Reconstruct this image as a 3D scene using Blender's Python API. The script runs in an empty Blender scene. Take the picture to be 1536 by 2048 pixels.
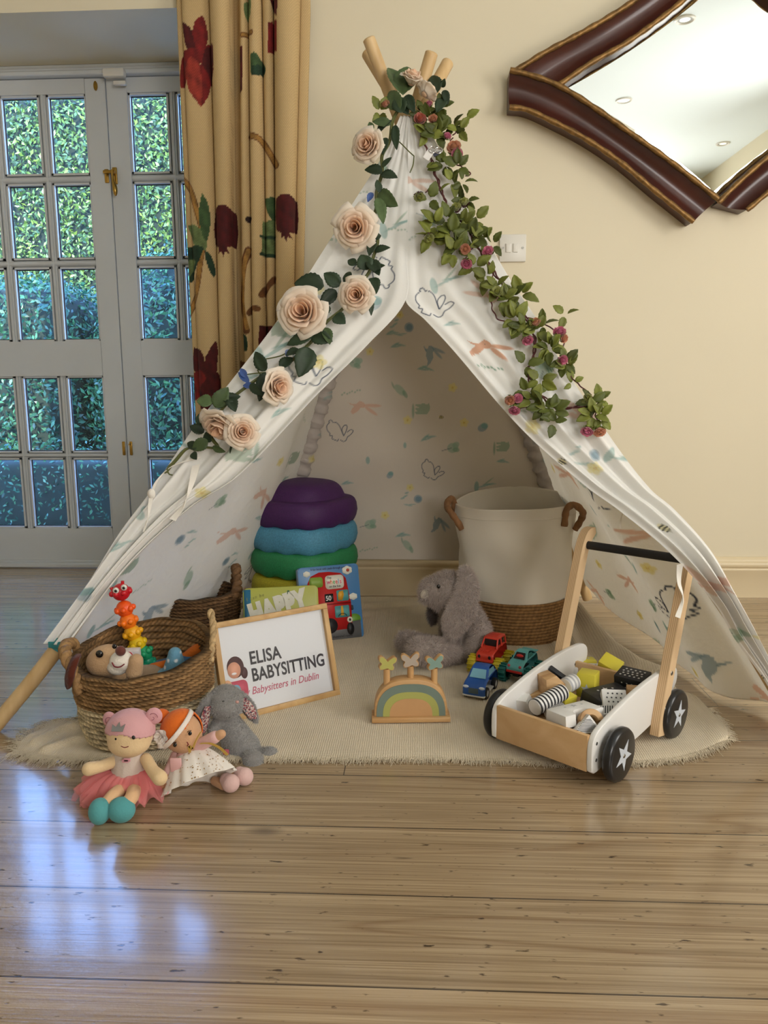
import bpy, bmesh, math, random
import numpy as np
from mathutils import Vector, Matrix, Euler
PI = math.pi
random.seed(7)
RNG = np.random.default_rng(7)
SC = bpy.context.scene
COL = SC.collection

# ---------------------------------------------------------------- camera
CAM_H = 0.72
_th, _ps, _ro = np.radians([9.1, -2.66, -0.37])
FPX = 1525.0
_fw = np.array([np.sin(_ps)*np.cos(_th), np.cos(_ps)*np.cos(_th), -np.sin(_th)])
_r0 = np.array([np.cos(_ps), -np.sin(_ps), 0.0]); _u0 = np.cross(_r0, _fw)
_R = _r0*np.cos(_ro)+_u0*np.sin(_ro); _U = -_r0*np.sin(_ro)+_u0*np.cos(_ro)
_C = np.array([0, 0, CAM_H])
cam_data = bpy.data.cameras.new('camera'); cam = bpy.data.objects.new('camera', cam_data)
COL.objects.link(cam); SC.camera = cam
cam_data.sensor_fit = 'VERTICAL'; cam_data.sensor_height = 36.0; cam_data.lens = FPX*36.0/2048.0
cam_data.clip_start = 0.02
cam.matrix_world = Matrix(((_R[0], _U[0], -_fw[0], 0), (_R[1], _U[1], -_fw[1], 0), (_R[2], _U[2], -_fw[2], CAM_H), (0, 0, 0, 1)))

# survey helpers: a measured direction in the photograph turned into a real place in the room
def ray(x, y): return _fw + _R*(x-768)/FPX + _U*(1024-y)/FPX
def P(x, y, Y): d = ray(x, y); return _C + d*Y/d[1]              # on the upright plane at distance Y
def F(x, y, z=0.0): d = ray(x, y); return _C + d*(z-CAM_H)/d[2]   # at height z
def PL(x, y, Y0, k):                                              # on the sloping plane Y = Y0 + k*Z
    d = ray(x, y); t = (Y0+k*CAM_H)/(d[1]-k*d[2]); return _C+d*t

# ---------------------------------------------------------------- light
vs = SC.view_settings
vs.view_transform = 'Standard'; vs.look = 'None'; vs.gamma = 1.0; vs.use_curve_mapping = False
vs.exposure = 0.22
W = bpy.data.worlds.new('world'); SC.world = W; W.use_nodes = True
_n = W.node_tree.nodes; _l = W.node_tree.links
_bg = _n['Background']; _bg.inputs['Strength'].default_value = 15.0
_tc = _n.new('ShaderNodeTexCoord'); _sx = _n.new('ShaderNodeSeparateXYZ'); _cr = _n.new('ShaderNodeValToRGB')
_l.new(_tc.outputs['Generated'], _sx.inputs[0]); _l.new(_sx.outputs['Z'], _cr.inputs[0]); _l.new(_cr.outputs[0], _bg.inputs[0])
_cr.color_ramp.elements[0].color = (0.36, 0.54, 1.0, 1); _cr.color_ramp.elements[1].color = (0.16, 0.36, 1.0, 1)
_cr.color_ramp.elements[0].position = 0.1
sun_d = bpy.data.lights.new('sun', 'SUN'); sun_d.energy = 12.0; sun_d.angle = math.radians(0.6); sun_d.color = (1, 0.93, 0.72)
sun = bpy.data.objects.new('sun', sun_d); COL.objects.link(sun)
sun.rotation_euler = (math.radians(61), 0, math.radians(-8))
def area(name, loc, target, sx, sy, power, color):
    d = bpy.data.lights.new(name, 'AREA'); d.shape = 'RECTANGLE'; d.size = sx; d.size_y = sy; d.energy = power; d.color = color
    o = bpy.data.objects.new(name, d); COL.objects.link(o); o.location = loc
    o.rotation_euler = (Vector(target)-Vector(loc)).to_track_quat('-Z', 'Y').to_euler(); return o
# fill lamps added indoors, in place of daylight from unseen rear and right windows
area('rear_fill_lamp', (1.25, -2.13, 1.45), (0.0, 1.2, 2.0), 1.6, 1.2, 64, (1.0, 0.975, 0.945))
area('right_fill_lamp', (2.44, 0.7, 1.5), (0.0, 1.6, 1.7), 1.25, 1.2, 38, (1.0, 0.975, 0.945))

# ---------------------------------------------------------------- colour and materials
def S(r, g, b, a=1.0):
    f = lambda c: (c/255.0/12.92) if c/255.0 <= 0.04045 else ((c/255.0+0.055)/1.055)**2.4
    return (f(r), f(g), f(b), a)
def newmat(name):
    m = bpy.data.materials.new(name); m.use_nodes = True
    nt = m.node_tree; b = nt.nodes['Principled BSDF']; return m, nt, b
def N(nt, t, **kw):
    n = nt.nodes.new(t)
    for k, v in kw.items():
        if k.startswith('i_'):
            key = k[2:]; key = int(key) if key.isdigit() else key.replace('_', ' ')
            n.inputs[key].default_value = v
        else: setattr(n, k, v)
    return n
def bump(nt, b, height, strength=0.3, dist=0.005):
    bp = N(nt, 'ShaderNodeBump'); bp.inputs['Strength'].default_value = strength; bp.inputs['Distance'].default_value = dist
    nt.links.new(height, bp.inputs['Height']); nt.links.new(bp.outputs[0], b.inputs['Normal']); return bp
def mat(name, rgb, rough=0.6, metal=0.0, nscale=0, nvar=0.12, bscale=0, bstr=0.3, bdist=0.002, sheen=0, spec=0.5, coat=0, stretch=(1, 1, 1)):
    m, nt, b = newmat(name); L = nt.links
    b.inputs['Base Color'].default_value = S(*rgb); b.inputs['Roughness'].default_value = rough; b.inputs['Metallic'].default_value = metal
    b.inputs['Specular IOR Level'].default_value = spec
    if coat: b.inputs['Coat Weight'].default_value = coat; b.inputs['Coat Roughness'].default_value = 0.1
    if sheen: b.inputs['Sheen Weight'].default_value = sheen
    tc = N(nt, 'ShaderNodeTexCoord'); mp = N(nt, 'ShaderNodeMapping'); mp.inputs['Scale'].default_value = stretch
    L.new(tc.outputs['Object'], mp.inputs[0])
    if nscale:
        nz = N(nt, 'ShaderNodeTexNoise', i_Scale=nscale, i_Detail=5.0); L.new(mp.outputs[0], nz.inputs['Vector'])
        mx = N(nt, 'ShaderNodeMix', data_type='RGBA')
        mx.inputs[6].default_value = S(*[max(0, c*(1-nvar*1.6)) for c in rgb]); mx.inputs[7].default_value = S(*[min(255, c*(1+nvar)) for c in rgb])
        L.new(nz.outputs[0], mx.inputs[0]); L.new(mx.outputs[2], b.inputs['Base Color'])
    if bscale:
        n2 = N(nt, 'ShaderNodeTexNoise', i_Scale=bscale, i_Detail=3.0); L.new(mp.outputs[0], n2.inputs['Vector'])
        bump(nt, b, n2.outputs[0], bstr, bdist)
    return m
def vcol(name, rough=0.7, nscale=0, nvar=0.15, bscale=0, bstr=0.3, bdist=0.002, trans=0.0, sheen=0, spec=0.4, metal=0.0, weave=0, coat=0):
    """material whose colour is the pattern stored in the mesh's colour attribute"""
    m, nt, b = newmat(name); L = nt.links
    at = N(nt, 'ShaderNodeAttribute', attribute_name='Col'); src = at.outputs['Color']
    tc = N(nt, 'ShaderNodeTexCoord')
    b.inputs['Roughness'].default_value = rough; b.inputs['Specular IOR Level'].default_value = spec; b.inputs['Metallic'].default_value = metal
    if coat: b.inputs['Coat Weight'].default_value = coat; b.inputs['Coat Roughness'].default_value = 0.12
    if sheen: b.inputs['Sheen Weight'].default_value = sheen
    if nscale:
        nz = N(nt, 'ShaderNodeTexNoise', i_Scale=nscale, i_Detail=4.0); L.new(tc.outputs['Object'], nz.inputs['Vector'])
        mr = N(nt, 'ShaderNodeMapRange'); mr.inputs[1].default_value = 0.3; mr.inputs[2].default_value = 0.7
        mr.inputs[3].default_value = 1-nvar; mr.inputs[4].default_value = 1+nvar; L.new(nz.outputs[0], mr.inputs[0])
        vm = N(nt, 'ShaderNodeVectorMath', operation='SCALE'); L.new(src, vm.inputs[0]); L.new(mr.outputs[0], vm.inputs['Scale']); src = vm.outputs[0]
    L.new(src, b.inputs['Base Color'])
    h = None
    if bscale:
        n2 = N(nt, 'ShaderNodeTexNoise', i_Scale=bscale, i_Detail=3.0); L.new(tc.outputs['Object'], n2.inputs['Vector']); h = n2.outputs[0]
    if weave:
        w1 = N(nt, 'ShaderNodeTexWave', i_Scale=weave, bands_direction='Z', i_Distortion=1.2); L.new(tc.outputs['Object'], w1.inputs['Vector'])
        w2 = N(nt, 'ShaderNodeTexWave', i_Scale=weave, bands_direction='X', i_Distortion=1.2); L.new(tc.outputs['Object'], w2.inputs['Vector'])
        mm = N(nt, 'ShaderNodeMath', operation='MULTIPLY'); L.new(w1.outputs['Fac'], mm.inputs[0]); L.new(w2.outputs['Fac'], mm.inputs[1]); h = mm.outputs[0]
    if h is not None: bump(nt, b, h, bstr, bdist)
    if trans:
        tr = N(nt, 'ShaderNodeBsdfTranslucent'); L.new(src, tr.inputs[0]); ms = N(nt, 'ShaderNodeMixShader'); ms.inputs[0].default_value = trans
        out = [n for n in nt.nodes if n.type == 'OUTPUT_MATERIAL'][0]
        L.new(b.outputs[0], ms.inputs[1]); L.new(tr.outputs[0], ms.inputs[2]); L.new(ms.outputs[0], out.inputs[0])
    return m
def wood(name, c1, c2, axis='X', scale=1.0, rough=0.5, ply=False, coat=0):
    m, nt, b = newmat(name); L = nt.links
    tc = N(nt, 'ShaderNodeTexCoord'); mp = N(nt, 'ShaderNodeMapping')
    s = {'X': (3, 40, 40), 'Y': (40, 3, 40), 'Z': (40, 40, 3)}[axis]; mp.inputs['Scale'].default_value = tuple(v*scale for v in s)
    L.new(tc.outputs['Object'], mp.inputs[0])
    nz = N(nt, 'ShaderNodeTexNoise', i_Scale=1.0, i_Detail=5.0, i_Distortion=0.6); L.new(mp.outputs[0], nz.inputs['Vector'])
    cr = N(nt, 'ShaderNodeValToRGB'); L.new(nz.outputs[0], cr.inputs[0]); cr.color_ramp.elements[0].position = 0.3; cr.color_ramp.elements[1].position = 0.7
    cr.color_ramp.elements[0].color = S(*c2); cr.color_ramp.elements[1].color = S(*c1)
    L.new(cr.outputs[0], b.inputs['Base Color']); b.inputs['Roughness'].default_value = rough
    if coat: b.inputs['Coat Weight'].default_value = coat; b.inputs['Coat Roughness'].default_value = 0.2
    bump(nt, b, nz.outputs[0], 0.15, 0.001)
    return m

# ---------------------------------------------------------------- mesh helpers
WM = {}
class MB:
    def __init__(s): s.v = []; s.f = []; s.m = []; s.c = []; s.n = 0; s.hasc = False
    def add(s, VF, m=0, c=None, M=None):
        V, Fc = VF; V = np.asarray(V, float).reshape(-1, 3)
        if M is not None: V = tf(V, M)
        s.v.append(V); k = s.n; s.f.extend([tuple(i+k for i in f) for f in Fc]); s.m.extend([m]*len(Fc))
        if c is None: s.c.append(np.ones((len(V), 4)))
        else:
            s.hasc = True; c = np.asarray(c, float)
            if c.ndim == 1: c = np.tile(c, (len(V), 1))
            s.c.append(c)
        s.n += len(V); return s
    def build(s, name, mats, parent=None, loc=None, rotz=0.0, sharp=40, kind=None):
        V = np.concatenate(s.v) if s.v else np.zeros((0, 3))
        if parent is not None: Mw = WM[parent.name]
        else:
            if loc is None: loc = (0, 0, 0)
            Mw = Matrix.Translation(Vector(loc)) @ Matrix.Rotation(rotz, 4, 'Z')
        V = tf(V, np.array(Mw.inverted()))
        me = bpy.data.meshes.new(name); me.from_pydata(V.tolist(), [], s.f)
        if not isinstance(mats, (list, tuple)): mats = [mats]
        for m in mats: me.materials.append(m)
        if len(mats) > 1: me.polygons.foreach_set('material_index', s.m)
        me.polygons.foreach_set('use_smooth', [True]*len(me.polygons))
        if s.hasc:
            ca = me.color_attributes.new('Col', 'FLOAT_COLOR', 'POINT'); ca.data.foreach_set('color', np.concatenate(s.c).astype(np.float32).ravel())
        me.validate()
        if sharp: me.set_sharp_from_angle(angle=math.radians(sharp))
        o = bpy.data.objects.new(name, me); COL.objects.link(o)
        if parent is not None: o.parent = parent
        else: o.matrix_world = Mw
        WM[o.name] = Mw
        if kind: o['kind'] = kind
        return o
def tf(V, M):
    M = np.array(M, float)
    if M.shape == (3, 3): return V @ M.T
    return V @ M[:3, :3].T + M[:3, 3]
def thing(name, label, cat, loc=(0, 0, 0), rotz=0.0, group=None):
    o = bpy.data.objects.new(name, None); COL.objects.link(o); o.empty_display_size = 0.05
    Mw = Matrix.Translation(Vector(loc)) @ Matrix.Rotation(rotz, 4, 'Z'); o.matrix_world = Mw; WM[o.name] = Mw
    return tag(o, label, cat, group)
def tag(o, label, cat, group=None):
    o['label'] = label; o['category'] = cat
    if group: o['group'] = group
    return o
def one(name, mb, m, label, cat, loc=(0, 0, 0), group=None, **k): return tag(mb.build(name, m, loc=loc, **k), label, cat, group)
def rot(ax, deg): return np.array(Matrix.Rotation(math.radians(deg), 4, ax))
def trn(x, y=None, z=None):
    if y is None: x, y, z = x
    return np.array(Matrix.Translation((x, y, z)))
def basis(o, ex, ey, ez):
    M = np.eye(4); M[:3, 0] = ex; M[:3, 1] = ey; M[:3, 2] = ez; M[:3, 3] = o; return M
def unit(v): v = np.asarray(v, float); return v/np.linalg.norm(v)
def bm_out(bm):
    bm.verts.ensure_lookup_table(); V = np.array([v.co[:] for v in bm.verts]); Fc = [tuple(v.index for v in f.verts) for f in bm.faces]
    bm.free(); return V, Fc
def box(c, s, bev=0.0, seg=2):
    bm = bmesh.new(); bmesh.ops.create_cube(bm, size=1.0)
    for v in bm.verts: v.co = Vector((v.co.x*s[0], v.co.y*s[1], v.co.z*s[2]))
    if bev: bmesh.ops.bevel(bm, geom=list(bm.edges), offset=bev, segments=seg, profile=0.5, affect='EDGES')
    for v in bm.verts: v.co += Vector(c)
    bm.verts.index_update(); return bm_out(bm)
def prism(pts, d, bev=0.0, seg=2):
    """2D outline in x,z extruded along y from -d/2 to d/2"""
    bm = bmesh.new(); vs_ = [bm.verts.new((p[0], -d/2, p[1])) for p in pts]; f = bm.faces.new(vs_)
    r = bmesh.ops.extrude_face_region(bm, geom=[f])
    for v in [g for g in r['geom'] if isinstance(g, bmesh.types.BMVert)]: v.co.y += d
    bmesh.ops.recalc_face_normals(bm, faces=bm.faces)
    if bev:
        es = [e for e in bm.edges if abs(e.verts[0].co.y-e.verts[1].co.y) < 1e-6]
        bmesh.ops.bevel(bm, geom=es, offset=bev, segments=seg, profile=0.5, affect='EDGES')
    big = [f for f in bm.faces if len(f.verts) > 4]
    if big: bmesh.ops.triangulate(bm, faces=big)
    bm.verts.index_update(); return bm_out(bm)
def lathe(prof, n=32, M=None):
    V = []; Fc = []
    for (r, z) in prof:
        for j in range(n): a = 2*PI*j/n; V.append((r*math.cos(a), r*math.sin(a), z))
    for i in range(len(prof)-1):
        for j in range(n): k = (j+1) % n; Fc.append((i*n+j, i*n+k, (i+1)*n+k, (i+1)*n+j))
    V = np.array(V); return (V if M is None else tf(V, M)), Fc
def smoothpath(pts, n):
    pts = np.asarray(pts, float); d = np.r_[0, np.cumsum(np.linalg.norm(np.diff(pts, axis=0), axis=1))]
    if len(pts) < 3: t = np.linspace(0, d[-1], n); return np.stack([np.interp(t, d, pts[:, i]) for i in range(pts.shape[1])], 1)
    m = np.zeros_like(pts)
    for i in range(len(pts)):
        a = max(i-1, 0); b = min(i+1, len(pts)-1); m[i] = (pts[b]-pts[a])/(d[b]-d[a])
    t = np.linspace(0, d[-1], n); k = np.clip(np.searchsorted(d, t, 'right')-1, 0, len(pts)-2); h = d[k+1]-d[k]; u = ((t-d[k])/h)[:, None]; h = h[:, None]
    return (2*u**3-3*u**2+1)*pts[k]+(u**3-2*u**2+u)*h*m[k]+(-2*u**3+3*u**2)*pts[k+1]+(u**3-u**2)*h*m[k+1]
def tube(path, r, n=10, caps=True):
    path = np.asarray(path, float); N_ = len(path); r = np.broadcast_to(np.asarray(r, float), (N_,)) if np.ndim(r) < 2 else r
    T = np.gradient(path, axis=0); T /= (np.linalg.norm(T, axis=1)[:, None]+1e-12)
    up = np.array([0, 0, 1.0]) if abs(T[0][2]) < 0.9 else np.array([1.0, 0, 0]); nrm = unit(np.cross(T[0], up)); V = []
    for i in range(N_):
        nrm = nrm-T[i]*np.dot(nrm, T[i]); nrm /= np.linalg.norm(nrm)+1e-12; b = np.cross(T[i], nrm)
        for j in range(n): a = 2*PI*j/n; V.append(path[i]+r[i]*(math.cos(a)*nrm+math.sin(a)*b))
    Fc = [(i*n+j, i*n+(j+1) % n, (i+1)*n+(j+1) % n, (i+1)*n+j) for i in range(N_-1) for j in range(n)]
    if caps:
        Fc.append(tuple(range(n-1, -1, -1))); Fc.append(tuple((N_-1)*n+j for j in range(n)))
    return np.array(V), Fc
def ribbon(path, width_dir, w, thick=0.0012):
    path = np.asarray(path, float); n = len(path); w = np.broadcast_to(w, (n,)); wd = np.asarray(width_dir, float)
    if wd.ndim == 1: wd = np.tile(unit(wd), (n, 1))
    T = np.gradient(path, axis=0); Nn = np.cross(T, wd); Nn /= np.linalg.norm(Nn, axis=1)[:, None]+1e-12
    V = []
    for i in range(n):
        for sx, sy in ((-1, -1), (1, -1), (1, 1), (-1, 1)): V.append(path[i]+wd[i]*w[i]*sx/2+Nn[i]*thick*sy/2)
    Fc = [(i*4+j, i*4+(j+1) % 4, (i+1)*4+(j+1) % 4, (i+1)*4+j) for i in range(n-1) for j in range(4)]+[(3, 2, 1, 0), tuple((n-1)*4+j for j in range(4))]
    return np.array(V), Fc
def ell(c, r, M=None, nu=20, nv=12):
    V = []; Fc = []
    r = (r, r, r) if np.isscalar(r) else r
    for i in range(nv+1):
        p = PI*i/nv
        for j in range(nu): a = 2*PI*j/nu; V.append((r[0]*math.sin(p)*math.cos(a), r[1]*math.sin(p)*math.sin(a), r[2]*math.cos(p)))
    for i in range(nv):
        for j in range(nu): k = (j+1) % nu; Fc.append((i*nu+j, (i+1)*nu+j, (i+1)*nu+k, i*nu+k))
    V = np.array(V)
    if M is not None: V = tf(V, M)
    return V+np.asarray(c, float), Fc
def cap(p0, p1, r0, r1, n=14):
    p0 = np.asarray(p0, float); p1 = np.asarray(p1, float); d = p1-p0; L = np.linalg.norm(d); d = d/L
    pts = []; rs = []
    for a in np.linspace(-PI/2, 0, 5): pts.append(p0+d*r0*math.sin(a)); rs.append(max(r0*math.cos(a), 1e-4))
    for t in np.linspace(0.15, 0.85, 5): pts.append(p0+(p1-p0)*t); rs.append(r0+(r1-r0)*t)
    for a in np.linspace(0, PI/2, 5): pts.append(p1+d*r1*math.sin(a)); rs.append(max(r1*math.cos(a), 1e-4))
    return tube(pts, rs, n)
def grid(A, closed=False):
    """A: (nu,nv,3) array of points"""
    nu, nv = A.shape[:2]; V = A.reshape(-1, 3); Fc = []
    for i in range(nu-1):
        for j in range(nv-1 if not closed else nv):
            k = (j+1) % nv; Fc.append((i*nv+j, i*nv+k, (i+1)*nv+k, (i+1)*nv+j))
    return V, Fc
def solidify(VF, t):
    V, Fc = VF; me = bpy.data.meshes.new('t'); me.from_pydata(np.asarray(V).tolist(), [], Fc); me.update()
    nn = np.zeros(len(V)*3); me.vertices.foreach_get('normal', nn); nn = nn.reshape(-1, 3); n = len(V)
    bm = bmesh.new(); bm.from_mesh(me); bd = [(e.verts[0].index, e.verts[1].index, e.link_faces[0]) for e in bm.edges if len(e.link_faces) == 1]
    side = []
    for a, b, f in bd:
        vs_ = [v.index for v in f.verts]; i = vs_.index(a)
        if vs_[(i+1) % len(vs_)] != b: a, b = b, a
        side.append((b, a, a+n, b+n))
    bm.free(); bpy.data.meshes.remove(me)
    return np.concatenate([V, V-nn*t]), list(Fc)+[tuple(i+n for i in reversed(f)) for f in Fc]+side
def remesh(mb, voxel=0.004, smooth=4):
    V = np.concatenate(mb.v); me = bpy.data.meshes.new('t'); me.from_pydata(V.tolist(), [], mb.f); o = bpy.data.objects.new('t', me); COL.objects.link(o)
    md = o.modifiers.new('r', 'REMESH'); md.mode = 'VOXEL'; md.voxel_size = voxel
    if smooth: ms = o.modifiers.new('s', 'SMOOTH'); ms.iterations = smooth; ms.factor = 0.5
    dg = bpy.context.evaluated_depsgraph_get(); dg.update(); me2 = bpy.data.meshes.new_from_object(o.evaluated_get(dg))
    V2 = np.zeros(len(me2.vertices)*3); me2.vertices.foreach_get('co', V2); Fc = [tuple(p.vertices) for p in me2.polygons]
    bpy.data.objects.remove(o); bpy.data.meshes.remove(me); bpy.data.meshes.remove(me2)
    return V2.reshape(-1, 3), Fc
def vnormals(V, Fc):
    me = bpy.data.meshes.new('t'); me.from_pydata(np.asarray(V).tolist(), [], Fc); me.update(); nn = np.zeros(len(V)*3); me.vertices.foreach_get('normal', nn)
    bpy.data.meshes.remove(me); return nn.reshape(-1, 3)
def blobs(lst, voxel=0.004, smooth=4):
    mb = MB()
    for b in lst:
        if b[0] == 'e': mb.add(ell(b[1], b[2], b[3] if len(b) > 3 else None))
        else: mb.add(cap(*b[1:]))
    return remesh(mb, voxel, smooth)
def fur(VF, n, length, width, droop=(0, 0, -0.3), jit=0.5, seed=1, col=None):
    """short pile strands standing on a surface, as thin triangles"""
    V, Fc = VF; rng = np.random.default_rng(seed); nn = vnormals(V, Fc)
    tri = np.array([(f[0], f[i], f[i+1]) for f in Fc for i in range(1, len(f)-1)]); A, B, C_ = V[tri[:, 0]], V[tri[:, 1]], V[tri[:, 2]]
    ar = np.linalg.norm(np.cross(B-A, C_-A), axis=1); idx = rng.choice(len(tri), n, p=ar/ar.sum())
    u = rng.random(n); v = rng.random(n); fl = u+v > 1; u[fl] = 1-u[fl]; v[fl] = 1-v[fl]; u = u[:, None]; v = v[:, None]
    p = A[idx]*(1-u-v)+B[idx]*u+C_[idx]*v; nr = nn[tri[idx, 0]]*(1-u-v)+nn[tri[idx, 1]]*u+nn[tri[idx, 2]]*v
    d = nr+rng.normal(0, jit, (n, 3))*0.6+np.array(droop); d /= np.linalg.norm(d, axis=1)[:, None]
    sd = np.cross(d, rng.normal(0, 1, (n, 3))); sd /= np.linalg.norm(sd, axis=1)[:, None]+1e-9
    L_ = length*(0.6+0.6*rng.random((n, 1))); P0 = p-sd*width/2-nr*0.001; P1 = p+sd*width/2-nr*0.001; P2 = p+d*L_
    Vn = np.stack([P0, P1, P2], 1).reshape(-1, 3); Fn = [(3*i, 3*i+1, 3*i+2) for i in range(n)]
    if col is None: return Vn, Fn
    cc = np.repeat(np.asarray(col(p, rng)), 3, axis=0); return (Vn, Fn), cc
def extrude_poly_on(pts, M, d=0.0008):
    """thin raised shape (print, sticker, badge) lying in the local x,z plane of M, facing -y"""
    V, Fc = prism(pts, d); return tf(V, M), Fc
def star(cx, cz, r, ri=None, rot_=0.0, n=5):
    ri = r*0.42 if ri is None else ri
    return [(cx+(r if i % 2 == 0 else ri)*math.sin(PI*i/n+rot_), cz+(r if i % 2 == 0 else ri)*math.cos(PI*i/n+rot_)) for i in range(2*n)]
def circ(cx, cz, rx, rz=None, n=20, rot_=0.0):
    rz = rx if rz is None else rz; c, s = math.cos(rot_), math.sin(rot_)
    return [(cx+rx*math.cos(2*PI*i/n)*c-rz*math.sin(2*PI*i/n)*s, cz+rx*math.cos(2*PI*i/n)*s+rz*math.sin(2*PI*i/n)*c) for i in range(n)]
def rrect(cx, cz, w, h, r, n=4):
    out = []
    for (sx, sz, a0) in ((1, 1, 0), (-1, 1, 90), (-1, -1, 180), (1, -1, 270)):
        for i in range(n+1):
            a = math.radians(a0+90*i/n); out.append((cx+sx*(w/2-r)+r*math.cos(a), cz+sz*(h/2-r)+r*math.sin(a)))
    return out
def text(s, size, bold=0.0, sx=1.0, shear=0.0, align='LEFT', ext=0.0006, space=1.0):
    cu = bpy.data.curves.new('t', 'FONT'); cu.body = s; cu.size = size; cu.offset = bold; cu.extrude = ext/2; cu.shear = shear; cu.align_x = align; cu.space_character = space; cu.resolution_u = 4
    o = bpy.data.objects.new('t', cu); COL.objects.link(o); dg = bpy.context.evaluated_depsgraph_get(); dg.update()
    me = bpy.data.meshes.new_from_object(o.evaluated_get(dg)); V = np.zeros(len(me.vertices)*3); me.vertices.foreach_get('co', V); V = V.reshape(-1, 3)
    Fc = [tuple(p.vertices) for p in me.polygons]; bpy.data.objects.remove(o); bpy.data.curves.remove(cu); bpy.data.meshes.remove(me)
    return np.stack([V[:, 0]*sx, -V[:, 2], V[:, 1]], 1), Fc     # x right, z up, facing -y
# painting patterns onto a mesh: points (u,v), colours and soft-edged shapes in the same plane
def paint(cols, U, V_, shapes):
    for sh in shapes:
        k = sh[0]; col = np.array(sh[-2]); al = sh[-1]
        if k == 'ell':
            _, cx, cy, rx, ry, a, _, _ = sh; m = max(rx, ry)*1.1; idx = np.nonzero((abs(U-cx) < m) & (abs(V_-cy) < m))[0]
            if not len(idx): continue
            dx, dy = U[idx]-cx, V_[idx]-cy; c, s = math.cos(a), math.sin(a); q = np.sqrt(((dx*c+dy*s)/rx)**2+((-dx*s+dy*c)/ry)**2)
            w = np.clip((1-q)*min(rx, ry)/0.002+0.5, 0, 1)*al
        elif k == 'poly':
            pts = np.array(sh[1]); lo, hi = pts.min(0), pts.max(0); idx = np.nonzero((U > lo[0]) & (U < hi[0]) & (V_ > lo[1]) & (V_ < hi[1]))[0]
            if not len(idx): continue
            x, y = U[idx], V_[idx]; ins = np.zeros(len(idx), bool)
            for i in range(len(pts)):
                (x1, y1), (x2, y2) = pts[i], pts[i-1]; cnd = ((y1 > y) != (y2 > y)) & (x < (x2-x1)*(y-y1)/(y2-y1+1e-12)+x1); ins ^= cnd
            w = ins*al
        else:
            pts = np.array(sh[1]); hw = sh[2]/2; lo, hi = pts.min(0)-hw, pts.max(0)+hw; idx = np.nonzero((U > lo[0]) & (U < hi[0]) & (V_ > lo[1]) & (V_ < hi[1]))[0]
            if not len(idx): continue
            x, y = U[idx], V_[idx]; dmin = np.full(len(idx), 9.0)
            for i in range(len(pts)-1):
                a, b = pts[i], pts[i+1]; d = b-a; t = np.clip(((x-a[0])*d[0]+(y-a[1])*d[1])/(d@d+1e-12), 0, 1); dmin = np.minimum(dmin, np.hypot(x-a[0]-t*d[0], y-a[1]-t*d[1]))
            w = np.clip((hw-dmin)/0.0015+0.5, 0, 1)*al
        cols[idx, :3] = cols[idx, :3]*(1-w[:, None])+col[:3]*w[:, None]
    return cols
def vnoise(p, f, seed=0):
    """cheap smooth noise from summed sines, p (...,2|3)"""
    r = np.random.default_rng(seed); out = 0
    for i in range(6):
        k = r.normal(0, 1, p.shape[-1])*f; out = out+np.sin(p@k+r.random()*6.28)
    return out/3.5
# ================================================================ the room
D = 2.64; YD = 3.06; ZT = 1.935          # back wall, door plane, head of the door opening
OX0, OX1 = -1.93, -0.46                  # sides of the opening
RX0, RX1, RY0, CH = -2.7, 2.5, -2.2, 2.55
M_wall = mat('wall_paint', (228, 217, 190), 0.62, nscale=1.3, nvar=0.02, bscale=160, bstr=0.05, bdist=0.001, spec=0.35)
M_ceil = mat('ceiling_paint', (232, 241, 244), 0.8, nscale=2, nvar=0.01)
M_trim = mat('trim_paint', (226, 208, 172), 0.32, nscale=3, nvar=0.03, spec=0.5)
M_door = mat('door_paint', (208, 211, 212), 0.42, nscale=4, nvar=0.03, bscale=60, bstr=0.05)
M_brass = mat('brass', (176, 140, 70), 0.28, metal=1.0, nscale=30, nvar=0.2)
M_white = mat('white_plastic', (224, 220, 210), 0.35)
M_steel = mat('screw_steel', (130, 128, 122), 0.35, metal=1.0)

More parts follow.
